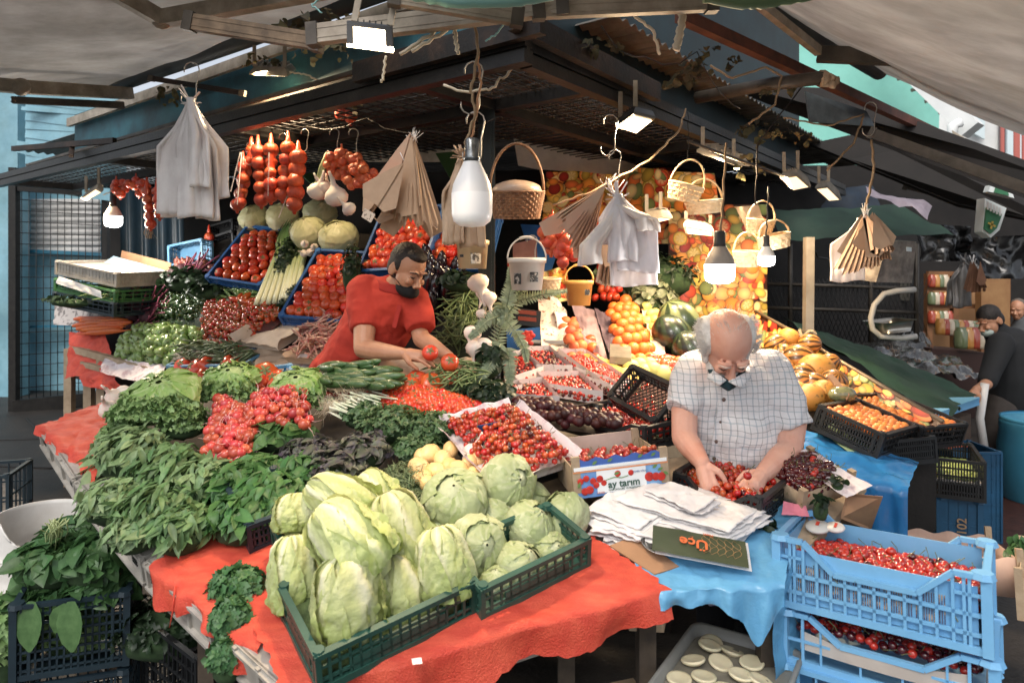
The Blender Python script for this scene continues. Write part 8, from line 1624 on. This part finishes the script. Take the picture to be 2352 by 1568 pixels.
fan('bag_bundle', 'grey plastic bags hanging in front of the lit jar shelf', (2215, 595), [(2208, 705, 22, 640, 0, 0), (2190, 700, 18, 650, .05, 2)], mat('grey_bag_film', '#7d7a78', '#646160', rough=.4, trans=.2), 5.6); paperfan('dark brown paper bags hanging before the far shop', 2235, 600, 5.5, -12, 22, 75, 70, 30, 8, mat('dark_brown_paper', '#6b4630', '#543623', rough=.8, island=.3))
tag(sheet('black_bags', [P(2120, 600, 6.0), P(2240, 600, 6.0), P(2230, 520, 6.0), P(2110, 515, 6.0)], 20, 12, mat('black_film', '#100f10', rough=.25, coat=.4), .1, 4), 'black plastic bags bunched under the far canopy', 'bags'); tag(sheet('black_bags', [P(2240, 640, 5.8), P(2360, 640, 5.8), P(2360, 540, 5.8), P(2240, 545, 5.8)], 20, 12, mat('black_film', '#100f10'), .1, 4, seed=3), 'black plastic bags hanging above the man in black', 'bags')
# ================================================================= PEOPLE
def skinmat(name, c1, c2): return mat(name, c1, c2, rough=.5, ns=9, sss=.12, bump=.12, bs=90, contrast=(.3, .7))
M_sk1 = skinmat('tanned_skin', '#c08c6c', '#ad7656'); M_sk2 = skinmat('rosy_skin', '#e6b49e', '#d9977e')
def limb(mb, pts, rads, n=14):
 pts = [V(p) for p in pts]
 for (a, b), (r0, r1) in zip(zip(pts, pts[1:]), zip(rads, rads[1:])):
  q = [a.lerp(b, t) for t in (0, .33, .66, 1)]; mb.tube(q, [r0+(r1-r0)*t for t in (0, .33, .66, 1)], n); 
 for p, r in zip(pts, rads): mb.ball(p, r, n, 8)
def headmesh(skin, M, name, e, beard=False):
 mb = MB()
 mb.ball((0, .012, .035), (.073, .09, .082), 20, 14); mb.ball((0, -.028, -.02), (.06, .06, .075), 18, 12); mb.ball((0, -.05, -.068), (.034, .032, .03), 14, 9); mb.ball((0, -.035, -.05), (.048, .045, .035), 14, 9)
 mb.tube([(0, -.086, .018), (0, -.106, -.015), (0, -.112, -.026)], [.007, .012, .014], 10); mb.ball((.011, -.1, -.03), .009, 8, 6); mb.ball((-.011, -.1, -.03), .009, 8, 6)
 for s in (-1, 1):
  mb.ball((s*.032, -.078, -.014), (.02, .014, .017), 10, 7); mb.tube([(s*.008, -.088, .032), (s*.03, -.089, .036), (s*.05, -.074, .028)], [.007, .009, .007], 8)
  mb.ball((s*.074, .012, -.005), (.01, .02, .032), 10, 8, M=Matrix.Rotation(s*-.3, 3, 'Z')); mb.tube([(s*.078, .02, -.03), (s*.083, .026, .0), (s*.08, .014, .028)], .006, 6)
 mb.tube([(-.02, -.09, -.052), (0, -.098, -.05), (.02, -.09, -.052)], [.005, .008, .005], 8); mb.tube([(-.016, -.088, -.062), (0, -.094, -.063), (.016, -.088, -.062)], [.005, .008, .005], 8)
 mb.tf(M); o = mb.obj(name, skin, e); fuse(o, .0048, 3, .4); return o
def hand(mb, wrist, d, nrm, s=1.0, curl=.6, fingers=None, side=1):
 # palm from the wrist along d, palm facing nrm; side: the thumb's side
 w_ = V(wrist); d = V(d).normalized(); n = V(nrm); n = (n-d*n.dot(d)).normalized(); x = d.cross(n).normalized()*side
 limb(mb, [w_, w_+d*.03*s, w_+d*.08*s], [.024*s, .03*s, .03*s], 10)
 pc = w_+d*.055*s; 
 for i, (lx, ln, sp) in enumerate(((.03, .068, .22), (.011, .078, .06), (-.009, .072, -.08), (-.027, .056, -.24))):
  b = w_+d*(.085 if abs(lx) < .02 else .078)*s+x*lx*s; mb.ball(b, .0115*s, 8, 6); c = curl*(1+.15*i)*(fingers[i] if fingers else 1)
  a1, a2, a3 = c*.6, c*1.3, c*1.9; dd = (d+x*sp).normalized(); p = b; pts = [w_+d*.03*s+x*lx*.6*s, b]
  for k, (a, q) in enumerate(((a1, .45), (a2, .3), (a3, .25))): p = p+(dd*math.cos(a)+n*math.sin(a))*ln*q*s; pts.append(p)
  limb(mb, pts, [.014*s, .0105*s, .0095*s, .0085*s, .0072*s], 8)
 b = w_+d*.022*s+x*.024*s; t1 = b+(d*.6+x*.75+n*.25).normalized()*.034*s; t2 = t1+(d*.85+x*.2+n*.55).normalized()*.03*s; t3 = t2+(d*.9-x*.05+n*.6).normalized()*.024*s
 limb(mb, [w_+d*.02*s, b, t1, t2, t3], [.018*s, .017*s, .0125*s, .0105*s, .0085*s], 8)
def fcoord(face, up): # head matrix: local -Y is the face direction
 f = V(face).normalized(); u = V(up); u = (u-f*u.dot(f)).normalized(); x = (-f).cross(u); return Matrix((x, -f, u)).transposed()
# ---- man in the red polo shirt
D = 3.4
e = empty('person', 'man in red polo shirt with black mask at his chin bending over and sorting tomatoes', 'person', loc=P(830, 850, 3.55))
hc = P(936, 622, 3.3); Mh = Matrix.Translation(hc) @ fcoord((.62, -.66, -.50), (.32, -.2, 1)).to_4x4() @ Matrix.Scale(1.06, 4)
hd = headmesh(M_sk1, Mh, 'head', e)
hp = Matrix.Translation(hc) @ fcoord((.62, -.66, -.50), (.32, -.2, 1)).to_4x4() @ Matrix.Scale(1.06, 4)
mb = MB(); mb.ball((0, .028, .042), (.079, .088, .084), 20, 14, f=lambda v: .0 if False else 1+.02*nz(v, 9)); mb.ball((0, .05, .0), (.074, .06, .07), 16, 10); mb.ball((0, -.022, .088), (.052, .05, .03), 14, 8);  mb.ball((.064, .012, .03), (.014, .035, .04), 10, 8); mb.ball((-.064, .012, .03), (.014, .035, .04), 10, 8); mb.tf(hp); o = mb.obj('hair', mat('black_hair', '#17110e', '#2c211b', rough=.6, ns=60, bump=.6, bs=140), e); fuse(o, .006, 3)
mb = MB(); mb.ball((0, -.05, -.07), (.058, .058, .034), 18, 12, f=lambda v: 1+.05*nz(v, 5)); mb.ball((0, -.078, -.05), (.03, .03, .022), 12, 8); mb.tf(hp); o = mb.obj('face_mask', mat('black_mask', '#08080a', rough=.9), e); fuse(o, .006, 2)
mb = MB()
for s in (-1, 1): mb.tube([hp @ V((s*.05, -.06, -.05)), hp @ V((s*.07, -.01, -.03)), hp @ V((s*.08, .02, .02))], .0018, 5)
mb.ball(hp @ V((-.0, -.1, -.07)), .001, 6, 4); mb.obj('mask_strap', M_blackp, e)
for s in (-1, 1):
 mb = MB(); mb.tube([hp @ V((s*.012, -.097, .03)), hp @ V((s*.03, -.099, .038)), hp @ V((s*.052, -.083, .03))], [.003, .0045, .002], 6); mb.obj('eyebrow', MATS['black_hair'], hd)
 mb = MB(); mb.tube([hp @ V((s*.018, -.089, .012)), hp @ V((s*.03, -.0925, .0095)), hp @ V((s*.043, -.084, .012))], [.002, .0035, .002], 6); mb.obj('eye', mat('dark_eye', '#1d1410', rough=.3), hd)
# arms, neck (one surface)
mb = MB(); sL, eL, wL = P(835, 690, 3.3), P(835, 800, 3.22), P(925, 812, 3.1); sR, eR, wR = P(950, 700, 3.3), P(968, 778, 3.3), P(1030, 818, 3.15)
limb(mb, [P(838, 740, 3.3), eL, eL.lerp(wL, .35)+V((0, 0, -.005)), wL], [.055, .047, .047, .027]); limb(mb, [P(952, 722, 3.37), eR, eR.lerp(wR, .35), wR], [.042, .042, .041, .026]); limb(mb, [P(895, 668, 3.38), P(915, 650, 3.36)], [.06, .056]); mb.ball(P(880, 700, 3.4), (.09, .06, .06), 12, 8)
hand(mb, wL, (.9, -.1, -.12), (.1, .35, -1), 1.0, .35, side=-1); hand(mb, wR, (.45, -.25, -.55), (-.6, -.3, -.5), 1.0, .75, side=1)
o = mb.obj('arms', M_sk1, e); fuse(o, .0045, 3, .4)
# polo
M_polo = mat('red_polo_cotton', '#bb3018', '#a32411', rough=.9, ns=5, bump=.2, bs=420)
mb = MB(); limb(mb, [P(850, 672, 3.42), P(905, 672, 3.45), P(945, 690, 3.42)], [.085, .085, .075]); limb(mb, [P(895, 700, 3.42), P(870, 740, 3.45), P(830, 800, 3.5), P(800, 860, 3.52), P(785, 900, 3.55)], [.155, .16, .165, .165, .15], 18); limb(mb, [P(850, 720, 3.47), P(820, 790, 3.55), P(755, 860, 3.58)], [.12, .13, .11], 16); limb(mb, [P(925, 715, 3.42), P(905, 770, 3.45)], [.09, .08])
for a, b, r0, r1 in ((P(835, 672, 3.38), P(838, 757, 3.28), .088, .074), (P(950, 688, 3.38), P(966, 756, 3.3), .077, .07)):
 mb.tube([a, a.lerp(b, .4), a.lerp(b, .8), b], [r0, r0*1.0, r1*1.02, r1], 18); mb.ball(a, r0, 16, 10)
mb.tube([P(720, 868, 3.5), P(745, 840, 3.5)], [.03, .06], 10)
o = mb.obj('polo_shirt', M_polo, e); fuse(o, .010, 5)
tx = bpy.data.textures.new('folds', 'CLOUDS'); tx.noise_scale = .11; modmesh(o, ('SUBSURF', dict(levels=1, render_levels=1)), ('DISPLACE', dict(texture=tx, strength=.03, mid_level=.5)))
mb = MB(); nk = P(903, 662, 3.36); mb.grid(lambda u, v: nk+V((math.cos(-PI*.15+u*PI*1.5+PI)*(.072+.012*v), math.sin(-PI*.15+u*PI*1.5+PI)*(.062+.014*v), .03-.045*v+.02*math.cos(u*PI*1.5)-.0)) if True else None, 26, 3); o = mb.obj('collar', mat('dark_red_collar', '#a01d0d', rough=.85), e); modmesh(o, ('SOLIDIFY', dict(thickness=.005)))
mb = MB(); mb.bar(P(918, 700, 3.27), P(905, 752, 3.26), .02, .006, up=(0, 1, .3)); mb.obj('placket', MATS['dark_red_collar'], e, smooth=False)
mb = MB(); limb(mb, [P(790, 890, 3.55), P(800, 1000, 3.6), P(800, 1150, 3.65)], [.15, .12, .1], 12); limb(mb, [P(850, 900, 3.55), P(860, 1150, 3.65)], [.12, .1], 12); o = mb.obj('trousers', mat('dark_trousers', '#23242a', rough=.9), e); fuse(o, .015, 3)
for x, y, d, s, t, lab in ((988, 810, 3.08, 1.05, 0, 'red tomato pinched in the near hand of the red shirted man'), (1033, 832, 3.03, 1.15, 1, 'red tomato cupped in the far hand of the red shirted man')): place(TOM[0], 'tomato', xf(P(x, y, d), rotm((.1, -.8, .4)), s), lab, 'tomato')
# ---- old man in the checked shirt
def checkmat():
 m = bpy.data.materials.new('checked_cotton'); m.use_nodes = True; N = NT(m); tc = N.n('TexCoord').outputs['Object']; nz_ = N.n('TexNoise', _Scale=7.0, _Detail=3.0); N.l(tc, nz_.inputs[0]); ad = N.n('MixRGB', blend_type='ADD'); ad.inputs[0].default_value = .035; N.l(tc, ad.inputs[1]); N.l(nz_.outputs['Color'], ad.inputs[2]); sx = N.n('SeparateXYZ'); N.l(ad.outputs[0], sx.inputs[0]); cur = None
 base = N.n('MixRGB'); base.inputs[1].default_value = lin('#e6e4e2'); base.inputs[2].default_value = lin('#d5d6dc'); N.l(nz_.outputs[0], base.inputs[0]); cur = base.outputs[0]
 for ax, per, off, wd, col_ in ((0, .044, 0, .055, '#2f3b47'), (0, .044, .5, .1, '#7f93a4'), (2, .044, 0, .055, '#37424c'), (2, .044, .45, .1, '#8fa6b0')):
  f = N.n('Math', operation='MULTIPLY_ADD'); N.l(sx.outputs[ax], f.inputs[0]); f.inputs[1].default_value = 1/per; f.inputs[2].default_value = off+100; fr = N.n('Math', operation='FRACT'); N.l(f.outputs[0], fr.inputs[0]); lt = N.n('Math', operation='LESS_THAN'); N.l(fr.outputs[0], lt.inputs[0]); lt.inputs[1].default_value = wd
  k_ = N.n('Math', operation='MULTIPLY'); N.l(lt.outputs[0], k_.inputs[0]); k_.inputs[1].default_value = .5; mx = N.n('MixRGB'); N.l(k_.outputs[0], mx.inputs[0]); N.l(cur, mx.inputs[1]); mx.inputs[2].default_value = lin(col_); cur = mx.outputs[0]
 N.l(cur, N.b.inputs['Base Color']); N.set('Roughness', .8); b1 = N.n('TexNoise', _Scale=22.0, _Detail=5.0); N.l(tc, b1.inputs[0]); bp = N.n('Bump', _Strength=.5, _Distance=.01); N.l(b1.outputs[0], bp.inputs['Height']); N.l(bp.outputs[0], N.b.inputs['Normal']); return m
M_chk = checkmat()
e = empty('person', 'bald bearded man in white checked shirt looking down at the cherries', 'person', loc=P(1690, 1100, 2.6))
hc = P(1668, 792, 2.44); Mh = Matrix.Translation(hc) @ fcoord((.03, -.56, -.83), (-.03, -.7, .6)).to_4x4() @ Matrix.Scale(1.1, 4); hd = headmesh(M_sk2, Mh, 'head', e)
M_wh = mat('white_hair', '#f0ede9', '#d8d4ce', rough=.7, ns=60, bump=.5, bs=160)
def strands(mb, pts, n, L, dirf, r=.0011):
 for i in range(n):
  p, d = pts(i); d = V(d).normalized(); l_ = L*R.uniform(.6, 1.2); mb.tube([p, p+d*l_*.5, p+(d+V((R.gauss(0, .2), R.gauss(0, .2), R.gauss(0, .2)))).normalized()*l_], [r, r*.8, r*.3], 3, False)
mb = MB()
for s in (-1, 1):
 mb.ball((s*.062, .03, .02), (.034, .066, .055), 16, 10); mb.ball((s*.068, -.012, -.0), (.014, .024, .042), 12, 8); mb.ball((s*.066, -.025, -.035), (.012, .02, .025), 10, 8)
mb.ball((0, .075, .02), (.062, .036, .062), 16, 10); mb.tf(Mh); o = mb.obj('hair', M_wh, e); fuse(o, .006, 3)
mb = MB()
def hp_(i):
 s = -1 if i % 2 else 1; th = R.uniform(0, PI*1.1); q = R.uniform(-.03, .06); v = V((s*(.075+.013*math.sin(th)), .05*math.cos(th)+.015, .02+q*.8)); return Mh @ v, (Mh.to_3x3() @ V((s*.9, .3+R.gauss(0, .3), .2+R.gauss(0, .5))))
strands(mb, hp_, 900, .022, None, .0009)
def tp_(i):
 a = R.uniform(0, 2*PI); r_ = R.uniform(.3, 1); v = V((.066*r_*math.cos(a), .02+.075*r_*math.sin(a), .035+.084*math.sqrt(max(0, 1-r_*r_*.85)))); return Mh @ v, Mh.to_3x3() @ V((math.cos(a)*.6, .7, .5))
strands(mb, tp_, 140, .018, None, .0006); mb.obj('hair_wisps', M_wh, e)
mb = MB(); mb.ball((0, -.062, -.075), (.04, .034, .03), 16, 10); mb.tube([(-.034, -.082, -.052), (0, -.103, -.04), (.034, -.082, -.052)], [.009, .011, .009], 8)
for s in (-1, 1): mb.ball((s*.046, -.045, -.055), (.018, .03, .03), 12, 8)
mb.tf(Mh); o = mb.obj('beard', M_wh, e); fuse(o, .006, 2)
mb = MB()
def bp_(i): a = R.uniform(-1.3, 1.3); q = R.uniform(-.085, -.045); v = V((.05*math.sin(a), -.045-.05*math.cos(a), q)); return Mh @ v, Mh.to_3x3() @ V((math.sin(a)*.5, -.6, -1))
strands(mb, bp_, 320, .018, None, .001); mb.obj('beard_wisps', M_wh, e)
for s in (-1, 1):
 mb = MB(); mb.tube([Mh @ V((s*.012, -.097, .032)), Mh @ V((s*.03, -.1, .038)), Mh @ V((s*.05, -.084, .03))], [.003, .005, .002], 6); mb.obj('eyebrow', mat('grey_brow', '#d3b5a6', rough=.8), hd)
 mb = MB(); mb.tube([Mh @ V((s*.016, -.09, .01)), Mh @ V((s*.03, -.094, .008)), Mh @ V((s*.044, -.085, .01))], [.0015, .0025, .0015], 6); mb.obj('eye', mat('dark_eye', '#1d1410'), hd)
mb = MB(); mb.tube([P(1628, 838, 2.47), P(1640, 864, 2.425), P(1672, 884, 2.41), P(1705, 866, 2.435), P(1716, 838, 2.5)], [.01, .018, .024, .02, .012], 10); o = mb.obj('face_mask', mat('teal_mask', '#17404a', '#102e37', rough=.8, ns=30), e); fuse(o, .006, 2)
mb = MB(); limb(mb, [P(1668, 840, 2.56), P(1668, 880, 2.62)], [.062, .07])
sL, eL, wL = P(1570, 900, 2.62), P(1572, 1005, 2.5), P(1612, 1062, 2.38); sR, eR, wR = P(1815, 930, 2.6), P(1812, 1035, 2.5), P(1752, 1088, 2.36)
limb(mb, [P(1572, 930, 2.6), eL, eL.lerp(wL, .35), wL], [.05, .046, .044, .029]); limb(mb, [P(1820, 970, 2.58), eR, eR.lerp(wR, .4), wR], [.052, .047, .045, .029])
hand(mb, wL, (.1, -.3, -.62), (.5, .5, -.3), .95, .4, side=1); hand(mb, wR, (-.5, -.5, -.22), (-.1, .5, -.8), .92, .85, side=-1)
o = mb.obj('arms', M_sk2, e); fuse(o, .0035, 2, .4)
mb = MB(); limb(mb, [P(1598, 850, 2.66), P(1668, 838, 2.7), P(1765, 850, 2.66)], [.075, .085, .085]); limb(mb, [P(1680, 900, 2.66), P(1690, 960, 2.66), P(1700, 1030, 2.66), P(1705, 1120, 2.68), P(1705, 1200, 2.7)], [.155, .17, .175, .17, .17], 22); limb(mb, [P(1630, 900, 2.64), P(1640, 1000, 2.66), P(1655, 1120, 2.68)], [.115, .12, .12], 18); limb(mb, [P(1745, 900, 2.64), P(1755, 1000, 2.66), P(1755, 1120, 2.68)], [.12, .12, .12], 18)
for a, b, r0, r1 in ((P(1598, 855, 2.64), P(1560, 945, 2.56), .08, .066), (P(1768, 858, 2.64), P(1822, 985, 2.56), .088, .078)):
 mb.tube([a, a.lerp(b, .35), a.lerp(b, .8), b], [r0, r0*1.02, r1*1.03, r1], 18); mb.ball(a, r0, 16, 10)
o = mb.obj('checked_shirt', M_chk, e); fuse(o, .010, 5); modmesh(o, ('SUBSURF', dict(levels=1, render_levels=1)), ('DISPLACE', dict(texture=tx, strength=.04, mid_level=.5)))
for sd_, pts in ((-1, ((1628, 838, 2.5), (1624, 868, 2.42), (1652, 884, 2.38), (1668, 872, 2.38), (1640, 850, 2.42))), (1, ((1716, 835, 2.5), (1724, 868, 2.42), (1700, 892, 2.37), (1672, 876, 2.37), (1712, 855, 2.42)))):
 mb = MB(); q = [P(*p_) for p_ in pts]; mb.add(q, [(0, 1, 4), (1, 2, 4), (2, 3, 4)]); o = mb.obj('collar', M_chk, e); modmesh(o, ('SOLIDIFY', dict(thickness=.006)))
def surf(x, y, d0=2.3, obj=o):  # the shirt's surface behind (x, y)
 s = [c for c in e.children if c.name.startswith('checked_shirt')][0]; o_, dr = V((0, 0, H)), (P(x, y, 1)-V((0, 0, H))).normalized(); L = s.location+e.location
 hit, loc, n, i = s.ray_cast(o_, dr); return loc if hit else P(x, y, 2.5)
for x, y in ((1662, 917), (1654, 967), (1645, 1013), (1640, 1052)):
 c = surf(x, y); mb = MB(); mb.ball(c-V((0, .003, 0)), (.0075, .003, .0075), 12, 6); mb.obj('button', mat('button_brown', '#6b5850', rough=.3), e)
mb = MB(); q = [surf(x, y)-V((0, .002, 0)) for x, y in ((1668, 890), (1660, 935), (1652, 975), (1645, 1020), (1638, 1060), (1632, 1090))]
for a, b in zip(q, q[1:]): mb.bar(a, b, .034, .003, up=(0, 1, 0))
mb.obj('placket', M_chk, e, smooth=False)
mb = MB(); n_ = 6; mb.grid(lambda u, v: surf(1695+62*u, 962+62*v)-V((0, .004, 0)), 8, 8); mb.obj('chest_pocket', M_chk, e)
mb = MB(); limb(mb, [P(1660, 1190, 2.7), P(1660, 1500, 2.75)], [.12, .1], 12); limb(mb, [P(1745, 1190, 2.7), P(1745, 1500, 2.75)], [.12, .1], 12); o = mb.obj('trousers', MATS['dark_trousers'], e); fuse(o, .015, 3)
place(CH[1], 'cherry', xf(P(1717, 1092, 2.27), rotm((0, -.3, 1)), 1.2), 'bright cherry held between finger and thumb by the bearded man', 'cherry')
# ---- man in black at the far stall
e = empty('person', 'man in black shirt with a pale mask leaning over the far green counter', 'person', loc=P(2300, 1060, 5.6)); Md_ = fcoord((-.85, -.2, -.5), (-.45, 0, 1)).to_4x4(); Mh = Matrix.Translation(P(2274, 738, 5.6)) @ Md_ @ Matrix.Scale(1.05, 4)
headmesh(M_sk1, Mh, 'head', e); mb = MB(); mb.ball((0, .018, .05), (.08, .092, .082), 16, 10); mb.ball((0, .05, .0), (.076, .055, .07), 14, 9); mb.tf(Mh); o = mb.obj('hair', MATS['black_hair'], e); fuse(o, .008, 2)
mb = MB(); mb.ball((0, -.07, -.055), (.05, .042, .036), 14, 9); mb.tf(Mh); mb.obj('face_mask', mat('pale_mask', '#9fb0a8', rough=.8), e)
mb = MB(); limb(mb, [P(2290, 765, 5.65), P(2320, 800, 5.65), P(2325, 870, 5.65), P(2322, 915, 5.65)], [.1, .18, .19, .17], 16); limb(mb, [P(2300, 790, 5.5), P(2275, 855, 5.4), P(2268, 875, 5.35)], [.1, .075, .07], 14); o = mb.obj('black_shirt', mat('black_cotton', '#121315', '#1b1c1f', rough=.85, ns=6), e); fuse(o, .014, 4)
mb = MB(); wL = P(2242, 895, 5.2); limb(mb, [P(2278, 868, 5.38), P(2262, 885, 5.3), wL], [.048, .042, .03]); hand(mb, wL, (-.6, -.2, -.5), (-.3, 0, -1), 1.0, .6, side=1); o = mb.obj('forearm', M_sk1, e); fuse(o, .006, 3)
mb = MB(); limb(mb, [P(2310, 925, 5.65), P(2285, 1000, 5.6), P(2280, 1090, 5.6)], [.15, .11, .09], 14); limb(mb, [P(2345, 925, 5.7), P(2345, 1090, 5.7)], [.14, .1], 14); o = mb.obj('trousers', mat('grey_trousers', '#4a433f', '#38322f', rough=.9), e); fuse(o, .015, 3)
mb = MB(); mb.tube([P(2262, 880, 5.2), P(2250, 960, 5.2), P(2262, 1040, 5.2)], .03, 8); tag(mb.obj('apron_strip', M_whitep), 'pale apron strip hanging before the man in black', 'apron')
e = empty('person', 'bystander in grey with only head and shoulder showing in the far shop', 'person', loc=P(2345, 800, 7.5)); Mh = Matrix.Translation(P(2338, 712, 7.5)) @ fcoord((-.7, -.6, -.2), (0, 0, 1)).to_4x4(); headmesh(M_sk1, Mh, 'head', e); mb = MB(); mb.ball((0, .03, .045), (.079, .086, .08), 14, 9); mb.tf(Mh); mb.obj('hair', mat('grey_hair', '#5f554c', rough=.8), e)
mb = MB(); limb(mb, [P(2345, 740, 7.5), P(2355, 770, 7.5), P(2355, 860, 7.5)], [.08, .17, .17], 14); o = mb.obj('grey_jumper', mat('grey_wool', '#4c4f52', rough=.9), e); fuse(o, .02, 3)
# ---- the rest of the cherries as one mass
if STUFF.v: tag(STUFF.obj('cherries', [M_ch, M_pstem, M_chd]), 'bright and dark cherries filling the white trays, black crates and lower blue crate', 'cherries', None, 'stuff')
